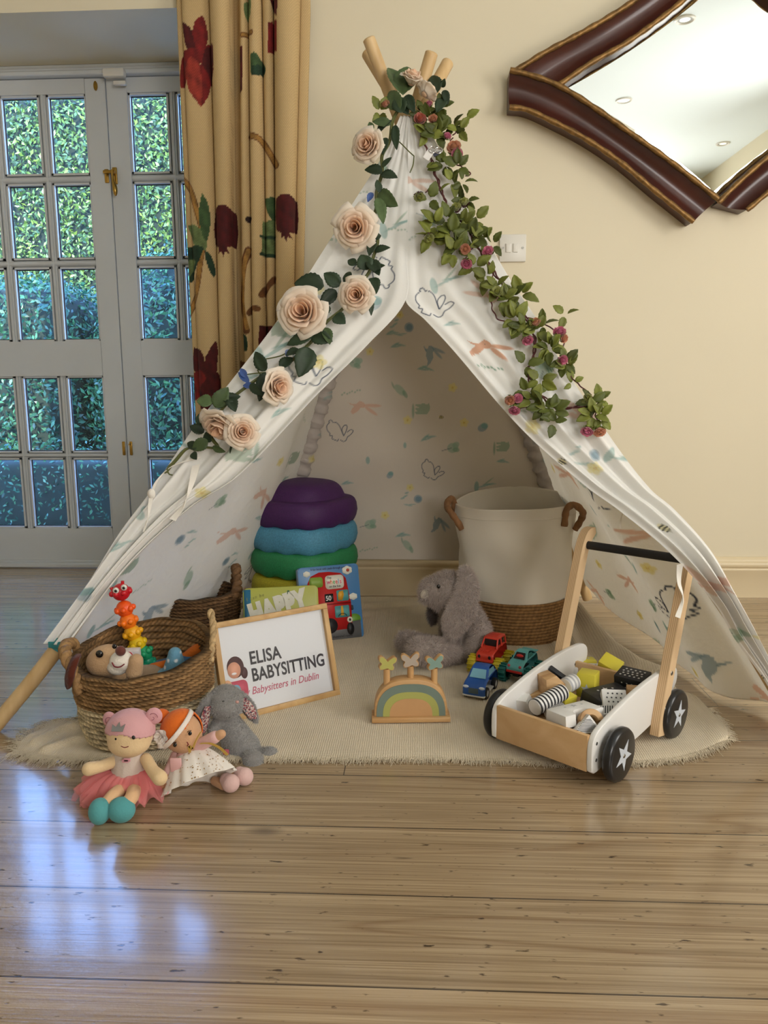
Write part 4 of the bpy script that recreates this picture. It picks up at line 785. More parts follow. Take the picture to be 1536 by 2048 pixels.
# ================================================================ garlands
M_rleaf = vcol('rose_leaf', 0.5, nscale=60, nvar=0.18, bscale=120, bstr=0.3, bdist=0.001, spec=0.35)
M_petal = vcol('silk_petal', 0.6, trans=0.42, sheen=0.3, spec=0.25)
M_stem = mat('green_stem', (92, 96, 48), 0.5); M_bstem = mat('brown_stem', (84, 36, 36), 0.5)
def leaf(base, d, L_, wd, nrm, curl=0.25, serr=0.05, n=11, pw=0.8, tw=0.0):
    """leaf blade from base along d, folded on its midrib"""
    d = unit(d); nrm = unit(nrm-d*np.dot(nrm, d)); sd = np.cross(d, nrm); V = []; 
    for i in range(n):
        u = i/(n-1); w_ = wd*0.5*(math.sin(PI*u**pw)**0.75)*(1+serr*((i % 2)*2-1)) if 0 < i < n-1 else 0.0004
        c = np.asarray(base)+d*L_*u-nrm*curl*L_*(u*u)*0.6
        for k in (-1, -.5, 0, .5, 1): V.append(c+sd*w_*k+nrm*(abs(k)*w_*0.35-0.0003))
    Fc = [(i*5+j, i*5+j+1, (i+1)*5+j+1, (i+1)*5+j) for i in range(n-1) for j in range(4)]
    return np.array(V), Fc
def petal(a, r0, r1, h0, h1, wdeg, curl, n=7, m=9, seed=0):
    """one cupped petal round the z axis at angle a"""
    V = []; rg = np.random.default_rng(seed); ph = rg.random()*6
    for i in range(n):
        u = i/(n-1); half = math.radians(wdeg)/2*(math.sin(PI*(0.12+0.72*u))**0.6)
        for j in range(m):
            s = -1+2*j/(m-1); r = r0+(r1-r0)*u**0.8+curl*max(0, u-0.7)**1.3*(1+0.5*abs(s)); z = h0+(h1-h0)*u*(1-0.16*s*s*u)-curl*0.7*max(0, u-0.8)+0.0015*math.sin(s*5+ph)*u
            V.append((r*math.cos(a+half*s), r*math.sin(a+half*s), z))
    Fc = [(i*m+j, i*m+j+1, (i+1)*m+j+1, (i+1)*m+j) for i in range(n-1) for j in range(m-1)]
    return np.array(V), Fc
def rose(R_, seed=0, openness=1.0):
    mb = MB(); rg = np.random.default_rng(seed); k = 0
    cin, cout = np.array(S(250, 212, 176)), np.array(S(255, 247, 234))
    for ring in range(6):
        f = (ring+0.6)/6; n = [1, 3, 3, 4, 4, 5][ring]; r1 = R_*(0.10+0.86*f**1.1)*(1 if ring < 4 else openness); h1 = R_*(0.78-0.52*f**1.6)*(1.0-0.05*(ring % 2))
        for i in range(n):
            a = 2*PI*i/n+ring*0.85+rg.normal(0, .2); V, Fc = petal(a, R_*0.04+r1*0.30, r1, -R_*0.25, h1*(1+rg.normal(0, .04)), 360/n*1.38 if n > 2 else 300, R_*(0.05+0.75*f*f)*(1+rg.normal(0, .2)), seed=seed*31+k); k += 1
            u = np.repeat(np.linspace(0, 1, 7), 9)[:, None]; c = (cin*(1-f)+cout*f)*(0.93+0.07*u)+0.02*u; c[:, 3] = 1
            mb.add(solidify((V, Fc), 0.0006), 0, np.concatenate([c, c]))
    mb.add(ell((0, 0, -R_*0.25), (R_*0.25, R_*0.25, R_*0.16)), 0, np.array(cin)*0.8)
    return mb
def orient(c, n_, roll=0.0):
    n_ = unit(n_); x = unit(np.cross([0, 0, 1.0], n_)) if abs(n_[2]) < .95 else np.array([1.0, 0, 0]); y = np.cross(n_, x); return basis(c, x, y, n_) @ rot('Z', roll)
FN = unit([0, -1.0, FK])
G = thing('rose_garland', 'garland of large cream roses and dark green leaves down the left tent edge', 'garland', fp(700, 500, 0.05))
stem_px = [(800, 205), (790, 230), (782, 262), (768, 300), (760, 350), (752, 395), (748, 430), (752, 470), (748, 510), (735, 545), (718, 572), (690, 605), (665, 635), (640, 660), (615, 690), (590, 712), (560, 735), (530, 750), (500, 765), (470, 790), (440, 820), (420, 870), (430, 892), (400, 893), (370, 902), (345, 925), (330, 945)]
st = MB(); sp_ = smoothpath([fp(x, y, 0.05) for x, y in stem_px], 160)+0.003*np.stack([np.sin(np.arange(160)*.5), np.cos(np.arange(160)*.4), np.sin(np.arange(160)*.3)], 1)
st.add(tube(sp_, 0.0028, 8)); st.add(tube(sp_+np.array([0.004, 0.003, 0]), 0.0018, 6))
for pts in ([(780, 268), (800, 285), (820, 305), (828, 312)], [(748, 300), (765, 278)], [(535, 755), (520, 748), (515, 740)], [(520, 720), (560, 712), (580, 702)], [(480, 752), (500, 748), (530, 745)], [(345, 925), (335, 935), (338, 948), (345, 950)], [(828, 312), (826, 330), (820, 345)]): st.add(tube(smoothpath([fp(x, y, 0.055) for x, y in pts], 12), 0.0016, 6))
st.build('stem', M_stem, G)
leaves = [  # base x,y, tip x,y, width px, shade
 (806, 190, 780, 126, 42, 1), (808, 185, 814, 128, 46, 1), (800, 220, 774, 178, 34, 1), (806, 225, 790, 190, 30, 0), (800, 200, 815, 225, 26, 0), (812, 190, 828, 222, 22, 0), (874, 186, 864, 146, 30, 0), (884, 175, 889, 158, 12, 0), (888, 180, 896, 205, 16, 0), (888, 198, 874, 218, 24, 0),
 (783, 240, 752, 262, 26, 0), (782, 248, 745, 240, 20, 1), (745, 262, 738, 243, 14, 1), (790, 250, 792, 295, 18, 0), (772, 275, 765, 305, 16, 0), (765, 345, 730, 335, 28, 0), (762, 350, 794, 350, 26, 0), (765, 335, 782, 312, 14, 0), (758, 385, 755, 358, 16, 0), (757, 385, 790, 410, 32, 1), (755, 395, 768, 442, 24, 1),
 (748, 475, 762, 470, 16, 0), (748, 480, 738, 508, 20, 0), (750, 505, 778, 490, 24, 0), (735, 540, 722, 508, 34, 0), (738, 520, 758, 545, 28, 0), (745, 545, 768, 528, 28, 0), (745, 555, 752, 582, 26, 0), (712, 530, 695, 518, 18, 0), (700, 560, 690, 545, 22, 0), (680, 572, 648, 545, 30, 0), (690, 575, 702, 550, 24, 0), (648, 572, 588, 562, 44, 0), (672, 580, 640, 612, 28, 0), (655, 610, 640, 635, 24, 0), (668, 632, 690, 645, 28, 0), (740, 590, 744, 628, 14, 0),
 (625, 670, 572, 686, 26, 0), (622, 670, 662, 680, 32, 0), (650, 655, 660, 685, 22, 1), (618, 695, 600, 750, 44, 0), (600, 700, 572, 708, 22, 0), (532, 742, 508, 703, 28, 0), (535, 745, 520, 797, 32, 0), (560, 735, 585, 712, 24, 0), (500, 768, 522, 790, 18, 0),
 (425, 805, 393, 800, 28, 1), (430, 815, 455, 775, 32, 1), (460, 795, 470, 820, 24, 0), (445, 800, 480, 790, 22, 0), (408, 865, 380, 850, 24, 0), (405, 850, 398, 825, 22, 0), (415, 880, 384, 900, 26, 1), (420, 885, 410, 865, 20, 0), (395, 895, 372, 885, 18, 0), (425, 893, 448, 905, 14, 1), (385, 905, 392, 918, 16, 0), (465, 888, 458, 905, 6, 0)]
lf = MB(); rg = np.random.default_rng(4)
for (bx, by, tx, ty, wpx, sh) in leaves:
    b_, t_ = fp(bx, by, 0.058+rg.random()*0.012), fp(tx, ty, 0.062+rg.random()*0.02); L_ = np.linalg.norm(t_-b_); wd = wpx/1525*np.dot(b_-_C, _fw)
    V, Fc = leaf(b_, t_-b_, L_, wd, FN+rg.normal(0, .25, 3), curl=0.15+0.2*rg.random(), serr=0.045, n=15)
    c = np.array(S(*((42, 58, 38) if sh == 0 else (74, 92, 56))))*(0.75+0.5*rg.random()); c[3] = 1; n0 = len(V); lf.add(solidify((V, Fc), 0.0004), 0, np.tile(c, (2*n0, 1)))
lf.build('leaves', M_rleaf, G, sharp=0)
roses = [(738, 293, 33, (-.45, -1, .1)), (712, 456, 41, (-.1, -1, -.1)), (714, 590, 34, (-.15, -1, -.05)), (607, 626, 48, (-.1, -1, .15)), (552, 772, 34, (.75, -.7, -.1)), (443, 846, 40, (-.3, -.75, -.75)), (484, 864, 33, (.35, -1, .1)), (824, 160, 26, (.3, -.5, .9)), (852, 185, 24, (.5, .3, .6))]
protos = {}
for k, (x, y, rp, nd) in enumerate(roses):
    c = fp(x, y, 0.085); R_ = rp/1525*np.dot(c-_C, _fw)*1.04
    mb = rose(R_, k+1, 1.0 if rp > 30 else .85); M_ = orient(c, nd, 37*k); q = MB()
    for V, cc in zip(mb.v, mb.c): pass
    q.v = [tf(V, M_) for V in mb.v]; q.f = mb.f; q.m = mb.m; q.c = mb.c; q.n = mb.n; q.hasc = True
    o = q.build('rose', M_petal, G, sharp=0)
M_foil = mat('blue_sheen_leaf', (52, 84, 150), 0.3, spec=0.8)
for (a, b_) in (((498, 765), (475, 742)), ((492, 755), (480, 735)), ((505, 772), (485, 770)), ((745, 385), (735, 402)), ((580, 700), (572, 712))): A0, B0 = fp(*a, 0.06), fp(*b_, 0.06); MB().add(solidify(leaf(A0, B0-A0, np.linalg.norm(B0-A0), 0.016, FN), 0.0004)).build('leaf', M_foil, G)['label'] = 'dark blue glossy leaf'

# --- smaller garland of pink buds on the right edge
G2_ = thing('bud_garland', 'vine garland of small pink buds and light green leaves down the right tent edge', 'garland', fp(960, 500, 0.05))
lines = [[(838, 248), (848, 285), (858, 310), (868, 335), (874, 360), (885, 385), (893, 408), (905, 430), (930, 450), (940, 465), (952, 490), (975, 525), (990, 545), (1008, 575), (1030, 610), (1050, 635), (1062, 655), (1070, 690), (1068, 710), (1058, 735), (1056, 750), (1062, 770), (1080, 790), (1105, 812), (1130, 815), (1185, 814)],
 [(893, 408), (880, 382), (862, 378), (850, 385)], [(985, 545), (982, 590), (984, 615), (996, 638), (1010, 643)], [(1050, 635), (1075, 640), (1100, 655), (1125, 670), (1128, 700), (1135, 740), (1150, 762), (1170, 780), (1185, 800), (1188, 818)], [(1188, 820), (1180, 852)], [(1190, 820), (1195, 852)], [(1085, 800), (1055, 798), (1030, 800)], [(1060, 815), (1045, 815), (1030, 825)], [(905, 325), (935, 340), (940, 350), (930, 352)], [(900, 310), (898, 290), (905, 275)], [(930, 450), (900, 455), (880, 470), (860, 470)], [(945, 495), (935, 510), (932, 520)], [(835, 245), (852, 270)], [(1125, 670), (1110, 655)], [(1130, 735), (1125, 718)], [(905, 270), (925, 255), (935, 235)]]
st = MB()
for i, pts in enumerate(lines):
    n = 14*len(pts); c = smoothpath([fp(x, y, 0.045) for x, y in pts], n); st.add(tube(c+0.0015*np.stack([np.sin(np.arange(n)*.5), np.cos(np.arange(n)*.5), np.zeros(n)], 1), 0.0017 if i else 0.0024, 6))
    if i == 0: st.add(tube(c+0.004*np.stack([np.sin(np.arange(n)*.3), np.cos(np.arange(n)*.3), np.sin(np.arange(n)*.2)], 1), 0.0016, 6))
st.build('stem', M_bstem, G2_)
cl = [(845, 228, 5, 22, 0), (860, 240, 6, 26, 0), (855, 270, 5, 26, 1), (875, 270, 6, 26, 0), (760, 225, 4, 26, 1), (880, 215, 4, 24, 0), (905, 255, 5, 26, 0), (848, 335, 1, 22, 1), (890, 330, 5, 26, 0), (915, 335, 5, 26, 0), (905, 365, 4, 24, 1), (925, 365, 4, 22, 0), (858, 400, 3, 28, 0), (930, 405, 4, 22, 0), (870, 450, 5, 30, 1), (895, 440, 5, 28, 0), (862, 475, 5, 28, 1), (905, 470, 6, 30, 0), (925, 450, 5, 26, 1), (950, 440, 4, 28, 1), (940, 475, 5, 28, 0), (905, 505, 4, 24, 1), (915, 495, 4, 26, 0), (965, 480, 4, 26, 1), (985, 490, 3, 24, 0), (950, 535, 4, 26, 1), (975, 555, 5, 26, 1), (992, 575, 5, 24, 1), (1005, 600, 5, 26, 1), (1025, 595, 4, 26, 0), (1040, 590, 4, 30, 1), (1030, 640, 6, 30, 1), (1045, 655, 6, 26, 0), (1075, 660, 5, 26, 1), (1085, 650, 4, 24, 0), (1098, 695, 6, 28, 1), (1100, 700, 5, 24, 0), (1130, 725, 5, 26, 0), (1135, 735, 4, 22, 1), (1130, 630, 3, 24, 1), (1050, 730, 3, 26, 0), (1080, 760, 4, 30, 1), (1055, 785, 5, 26, 0), (1065, 800, 4, 26, 1), (1085, 815, 5, 28, 0), (1105, 822, 5, 28, 0), (1105, 845, 3, 26, 0), (1180, 805, 5, 26, 0), (1195, 800, 5, 26, 1), (1185, 830, 6, 26, 1), (1200, 835, 4, 26, 1), (1145, 765, 2, 20, 1), (930, 240, 2, 24, 1), (918, 262, 3, 22, 1)]
lf = MB(); rg = np.random.default_rng(11)
for (x, y, n, s, sh) in cl:
    c = fp(x, y, 0.05)
    for i in range(n):
        a = 2*PI*i/n+rg.random()*1.2; z_ = np.dot(c-_C, _fw)/1525; Lp = s*(0.85+0.4*rg.random())*z_
        d = np.array([math.cos(a), 0, math.sin(a)])+FN*(0.25+0.3*rg.random()); b_ = c+d*0.006
        V, Fc = leaf(b_, d, Lp, Lp*(0.60+0.14*rg.random()), FN+rg.normal(0, .35, 3), curl=0.2+0.3*rg.random(), serr=0.06, n=9, pw=0.85)
        col = np.array(S(*((78, 86, 32) if sh == 0 else (108, 114, 44))))*(0.7+0.6*rg.random()); col[3] = 1; lf.add(solidify((V, Fc), 0.0004), 0, np.tile(col, (2*len(V), 1)))
lf.build('leaves', M_rleaf, G2_, sharp=0)
PK, PE, GRN = (226, 112, 150), (226, 150, 104), (176, 180, 76)
buds = [(840, 238, 13, (206, 96, 66), .3), (866, 238, 10, PE, .3), (908, 295, 15, PE, .4), (914, 308, 12, PK, -.4), (858, 208, 8, PK, 1), (895, 272, 8, PK, .5), (770, 208, 10, PE, .6), (838, 393, 11, GRN, -1), (928, 404, 11, GRN, 1), (912, 415, 11, GRN, .6), (931, 498, 11, PE, -.2), (933, 527, 12, PK, -.8), (976, 503, 12, PK, .4), (858, 475, 11, GRN, -1), (994, 583, 11, GRN, .2), (1071, 645, 11, PE, 1), (1055, 680, 12, PK, -.8), (1119, 664, 13, PK, .8), (1128, 677, 9, PE, -.2), (1125, 720, 11, PK, -.3), (1020, 800, 11, PE, -.4), (1036, 797, 10, PK, .2), (1029, 820, 12, PK, -.9), (1174, 862, 13, PK, -1), (1199, 863, 13, PE, -1), (1176, 795, 9, GRN, -.2)]
for k, (x, y, rp, col, tilt) in enumerate(buds):
    c = fp(x, y, 0.062); R_ = rp/1525*np.dot(c-_C, _fw); rg = np.random.default_rng(k+50); M_ = orient(c, np.array([rg.normal(0, .3), -0.8, tilt]), k*50)
    mb = MB(); base_c = np.array(S(*col))
    for ring in range(4):
        f = (ring+1)/4; n = [1, 3, 4, 5][ring]
        for i in range(n):
            V, Fc = petal(2*PI*i/n+ring, R_*0.2*f, R_*(0.25+0.72*f), -R_*0.7, R_*(0.75-0.5*f*f), 360/n*1.5 if n > 1 else 300, R_*0.12*f, 6, 7, k*9+ring); cc = (base_c*(0.80+0.2*f)*(0.9+0.2*rg.random()))*(1-.22*f)+.22*f*0.8; cc[3] = 1; mb.add((tf(V, M_), Fc), 0, cc)
    mb.add(ell((0, 0, 0), (R_*.55, R_*.55, R_*.6), nu=12, nv=8), 0, base_c*0.6, M=M_)
    o = mb.build('bud', M_petal, G2_, sharp=0)
    s_ = MB(); sc_ = np.array(S(124, 140, 62)) if col != GRN else np.array(S(84, 40, 44))
    for i in range(6):
        V, Fc = petal(2*PI*i/6, R_*.35, R_*1.0, -R_*.95, -R_*.1, 40, R_*.05, 5, 5, i); s_.add((tf(V, M_), Fc), 0, sc_)
    s_.add(ell((0, 0, -R_*.8), (R_*.45, R_*.45, R_*.25), nu=10, nv=6), 0, sc_, M=M_); s_.build('sepals', M_rleaf, o, sharp=0)
# small silver butterfly clip on the vine
t = thing('butterfly_ornament', 'small white and silver butterfly shaped ornament on the bud garland', 'ornament', fp(866, 306, 0.09))
M_silver = mat('silver_plate', (205, 200, 196), 0.2, metal=0.8); M_wht = mat('white_enamel', (236, 232, 228), 0.3)
c = fp(866, 308, 0.09); Mo = basis(c, (1, 0, 0), -FN, unit(np.cross([1, 0, 0], -FN))); q = 1.22e-3
for pts in ([(0, 0), (-5, 8), (-11, 10), (-20, -8), (-9, -16), (-3, -6)],): MB().add(extrude_poly_on([(a*q, b*q) for a, b in pts], Mo, 0.002)).build('wing', M_wht, t)
for pts in (circ(-1, 9, 7, 8), circ(11, 7, 8, 7)): 
    m_ = MB(); V, Fc = tube([( (a-0)*q, -0.002, b*q) for a, b in pts+pts[:1]], 0.0012, 6, False); m_.add((tf(V, Mo), Fc)); m_.add(extrude_poly_on([(a*q, b*q) for a, b in pts], Mo @ trn(0, 0.001, 0), 0.0008)); m_.build('wing', M_silver, t)
MB().add(extrude_poly_on([(a*q, b*q) for a, b in [(2, -8), (12, -2), (14, 4), (6, 3), (0, -2)]], Mo @ trn(0, -0.001, 0), 0.002)).build('body', mat('dark_enamel', (60, 62, 76), 0.3), t)
# ================================================================ rug
M_rug = mat('cream_cotton_throw', (216, 200, 172), 0.92, nscale=12, nvar=0.05, bscale=0, sheen=0.15)
nt = M_rug.node_tree; b = nt.nodes['Principled BSDF']; tc = [n for n in nt.nodes if n.type == 'TEX_COORD'][0]
w1 = N(nt, 'ShaderNodeTexWave', i_Scale=85.0, bands_direction='Y', i_Distortion=1.5); w2 = N(nt, 'ShaderNodeTexWave', i_Scale=70.0, bands_direction='X', i_Distortion=2.0)
nt.links.new(tc.outputs['Object'], w1.inputs['Vector']); nt.links.new(tc.outputs['Object'], w2.inputs['Vector']); mm = N(nt, 'ShaderNodeMath', operation='ADD'); nt.links.new(w1.outputs['Fac'], mm.inputs[0]); nt.links.new(w2.outputs['Fac'], mm.inputs[1]); bump(nt, b, mm.outputs[0], 0.5, 0.0015)
def fl(pts, z=0.0): return [F(x, y, z) for x, y in pts]
e_front = smoothpath(fl([(28, 1506), (100, 1518), (170, 1520), (330, 1522), (560, 1520), (700, 1521), (850, 1520), (1050, 1525), (1200, 1530), (1340, 1522), (1400, 1508), (1456, 1484)]), 420)
e_right = smoothpath(fl([(1456, 1484), (1452, 1462), (1425, 1430), (1392, 1395), (1375, 1388), (1325, 1378), (1280, 1352), (1235, 1312), (1198, 1266), (1165, 1225), (1150, 1203)]), 260)
e_back = smoothpath(fl([(500, 1212), (600, 1205), (740, 1196), (860, 1195), (1000, 1197), (1150, 1203)]), 420)
e_left = smoothpath(fl([(28, 1506), (50, 1478), (110, 1448), (190, 1435), (300, 1370), (400, 1290), (500, 1212)]), 260)
s = np.linspace(0, 1, 420)[None, :, None]; t_ = np.linspace(0, 1, 260)[:, None, None]
A = (1-t_)*e_front[None]+t_*e_back[None]+(1-s)*e_left[:, None]+s*e_right[:, None]-((1-s)*(1-t_)*e_front[0]+s*(1-t_)*e_front[-1]+(1-s)*t_*e_back[0]+s*t_*e_back[-1])
A[..., 2] = 0
x, y = A[..., 0], A[..., 1]; pt_ = np.stack([x, y], -1); tt = t_[..., 0]; ss = s[..., 0]
edge = np.minimum(np.minimum(ss, 1-ss)*6, np.minimum(tt, 1-tt)*6).clip(0, 1)
z = 0.004+edge*0.002*(1+vnoise(pt_, 9, 2))
z = z+0.010*np.exp(-((ss-0.15)/0.25)**2)*np.clip((tt-0.72)/0.1, 0, 1)*np.abs(np.sin(tt*42+2*np.sin(ss*7)))      # rumples by the wall
z = z+0.010*np.clip((tt-0.80)/0.1, 0, 1)*np.abs(np.sin(tt*38+2.5*np.sin(ss*6)))*edge
def ridge(pts, w_, h, sharp=1.0):
    P_ = np.array(fl(pts))[:, :2]; dm = np.full(x.shape, 9.0)
    for a, b_ in zip(P_[:-1], P_[1:]):
        d = b_-a; u = (((pt_-a) @ d)/(d@d)).clip(0, 1); dm = np.minimum(dm, np.linalg.norm(pt_-a-u[..., None]*d, axis=-1))
    return h*np.exp(-(dm/w_)**2*sharp)
z = z+ridge([(1142, 1238), (1180, 1288), (1225, 1340), (1275, 1378), (1318, 1396)], 0.034, 0.075)+ridge([(1128, 1262), (1150, 1315), (1185, 1360)], 0.020, 0.038)+ridge([(1110, 1300), (1135, 1350)], 0.016, 0.02)
z = z+ridge([(70, 1490), (130, 1462), (180, 1455)], 0.012, 0.012)+ridge([(90, 1505), (150, 1485), (190, 1482)], 0.010, 0.010)+ridge([(60, 1480), (100, 1466)], 0.01, 0.009)
z = z+ridge([(1380, 1420), (1420, 1450), (1440, 1475)], 0.03, 0.006)
z = z*np.clip(np.minimum(tt, 1-tt)*60+0.25, 0, 1)
A[..., 2] = z; rug = thing('throw_rug', 'cream woven cotton throw with a frayed edge spread under the tent', 'rug', (0, 1.9, 0))
MB().add(solidify(grid(A), 0.0025)).build('cloth', M_rug, rug, sharp=0)
fr = MB(); rg = np.random.default_rng(5)
def fringe(E_, n, L_, out):
    for i in range(n):
        u = rg.random()*(len(E_)-1); k = int(u); c = E_[k]+(E_[min(k+1, len(E_)-1)]-E_[k])*(u-k); c = c+np.array([0, 0, 0.004]); d = np.array([out[0]+rg.normal(0, .35), out[1]+rg.normal(0, .3), 0]); L1 = L_*(0.5+0.8*rg.random())
        p = [c-d*0.004, c+d*L1*0.5+np.array([rg.normal(0, .001), 0, 0.001]), c+d*L1+np.array([rg.normal(0, .003), rg.normal(0, .002), -0.0028])]; fr.add(tube(p, [0.0006, 0.0006, 0.0004], 4, False))
fringe(e_front[60:], 2200, 0.013, (0, -1)); fringe(e_front[:60], 330, 0.022, (-.2, -1)); fringe(e_left[:110], 420, 0.026, (-.8, .3)); fringe(e_right[:40], 150, 0.012, (1, -.2))
o = fr.build('fringe', M_rug, rug, sharp=0); o['kind'] = 'stuff'

# ================================================================ hamper
M_canvas = mat('canvas', (228, 218, 200), 0.85, nscale=3, nvar=0.04, bscale=9, bstr=0.35, bdist=0.008, sheen=0.1); M_jute = vcol('jute_rope', 0.85, nscale=90, nvar=0.3, spec=0.2)
HX, HY = 0.283, 2.225
t = thing('laundry_hamper', 'tall cream canvas hamper with a jute rope base and rope handles inside the tent', 'hamper', (HX, HY, 0))
n = 120; ang = np.linspace(0, 2*PI, n, endpoint=False); zs = np.r_[np.linspace(0.125, 0.402, 60)]
def hr(z, a): return 0.158+0.015*(z-0.12)/0.28+0.0035*np.sin(a*3+z*14)*np.clip((z-.12)/.1, 0, 1)+0.0022*np.sin(a*7+z*25+1)+0.003*np.sin(z*40+a*2)*np.clip((z-.1)*6, 0, 1)
ztop = lambda a: 0.012*np.sin(a*1+0.6)-0.006*np.cos(2*a)
A = np.array([[((hr(z, a))*math.cos(a), (hr(z, a))*math.sin(a), z+ztop(a)*max(0, (z-.125)/.277)) for a in ang] for z in zs]); Ain = A[::-1].copy(); Ain[..., :2] *= 0.975
full = np.concatenate([A, Ain], 0)+np.array([HX, HY, 0]); MB().add(grid(full, True)).build('canvas_body', M_canvas, t, sharp=0)
hem = MB(); zz = 0.372; hem.add(tube([((hr(zz, a)+.0005)*math.cos(a)+HX, (hr(zz, a)+.0005)*math.sin(a)+HY, zz+ztop(a)*.9) for a in np.r_[ang, ang[:1]]], 0.0012, 5, False)); hem.build('hem_stitching', M_canvas, t)
zs2 = np.linspace(0, 0.128, 190); a2 = np.linspace(0, 2*PI, 240, endpoint=False); row = 0.128/14
A = np.array([[(r*math.cos(a)+HX, r*math.sin(a)+HY, z) for a, r in zip(a2, 0.150+0.012*z/0.128+0.0028*np.abs(np.sin(PI*z/row))+0.0007*np.sin(a2*150+6*np.floor(z/row)))] for z in zs2])
fc = np.sin(a2[None]*75+5*np.floor(zs2[:, None]/row)+z.mean())*0.12+np.abs(np.sin(PI*zs2[:, None]/row))*0.35+0.62
cols = np.array(S(150, 112, 70))[None, None]*fc[..., None]; cols[..., 3] = 1
V, Fc = grid(A, True); mb = MB(); mb.add((V, Fc), 0, cols.reshape(-1, 4)); mb.add(lathe([(0.0005, 0.004), (0.150, 0.004)], 60, trn(HX, HY, 0)), 0, S(120, 90, 56)); mb.build('jute_base', M_jute, t, sharp=0)
M_rope = mat('jute_strap', (138, 98, 62), 0.8, nscale=60, nvar=0.25, bscale=200, bstr=0.5, bdist=0.002, stretch=(1, 1, 0.4))
def hp_(a, z, out=0.0): return np.array([HX+(0.172+out)*math.cos(a), HY+(0.172+out)*math.sin(a), z])
for aa, bb in ((math.radians(178), math.radians(204)), (math.radians(-48), math.radians(-25))):
    m_ = MB(); c = [hp_(aa, .34, .004), hp_(aa, .375, .008), hp_(aa+.05, .405, .004), hp_((aa+bb)/2, .402, .02), hp_(bb-.05, .395, .016), hp_(bb, .36, .012), hp_(bb, .325, .004)] if False else [hp_(aa, .345, .004), hp_(aa+.02, .392, .008), hp_(aa+.10, .405, .020), hp_((aa+bb)/2, .388, .034), hp_(bb-.10, .372, .030), hp_(bb-.02, .350, .018), hp_(bb, .325, .004)]
    c = smoothpath(c, 30); m_.add(tube(c, 0.0095+0.001*np.sin(np.arange(30)*1.5), 10)); m_.build('rope_handle', M_rope, t)

# ================================================================ foam stepping stones
SX, SY = P(608, 1100, 2.30)[0], 2.315
def stone(z0, col, label, mat_, dome, h=0.085, s=1.0, ang0=0.30):
    n = 96; a = np.linspace(0, 2*PI, n, endpoint=False)
    sq = lambda a, R_, p=3.2: R_/((np.abs(np.cos(a-ang0+.785))**p+np.abs(np.sin(a-ang0+.785))**p)**(1/p))
    prof = [(0.80, 0.010), (0.92, 0.002), (0.99, 0.014), (1.03, 0.034), (1.03, 0.050), (0.995, 0.068), (0.93, 0.078)]
    if dome: prof += [(0.84, 0.080), (0.80, 0.082), (0.775, 0.090), (0.72, 0.108), (0.60, 0.124), (0.4, 0.132), (0.2, 0.135), (0.002, 0.136)]
    else: prof += [(0.80, 0.082), (0.74, 0.088), (0.4, 0.090), (0.002, 0.090)]
    V = []; pr = smoothpath(prof, 44)
    for k, (r, z) in enumerate(pr):
        R_ = sq(a, 0.146*s*r, 2.9 if k < 30 else 2.6); wav = 0.0035*np.cos(a*12)*np.clip(1-z/0.03, 0, 1); V.append(np.stack([R_*np.cos(a), R_*np.sin(a), z+wav+0*a], 1))
    mb = MB(); mb.add(grid(np.array(V)+np.array([SX, SY, z0]), True)); return one('stepping_stone', mb, mat_, label, 'stepping stone', loc=(SX, SY, z0), group='stacked foam stepping stones')
def foam(nm, c):
    m = mat(nm, c, 0.62, nscale=240, nvar=0.16, bscale=420, bstr=0.35, bdist=0.002); return m
stz = [(0.008, (214, 92, 40), 'orange foam stepping stone at the bottom of the stack', 'orange_foam', 0), (0.084, (188, 176, 44), 'yellow foam stepping stone, second from the bottom of the stack', 'yellow_foam', 0), (0.166, (42, 134, 82), 'green foam stepping stone, between the yellow and the blue ones', 'green_foam', 0), (0.241, (84, 152, 184), 'light blue foam stepping stone, second from the top of the stack', 'blue_foam', 0), (0.317, (74, 32, 92), 'dark purple domed foam stepping stone on top of the stack', 'purple_foam', 1)]
for z0, c, lb, nm, dm in stz: stone(z0, None, lb, foam(nm, c), dm)
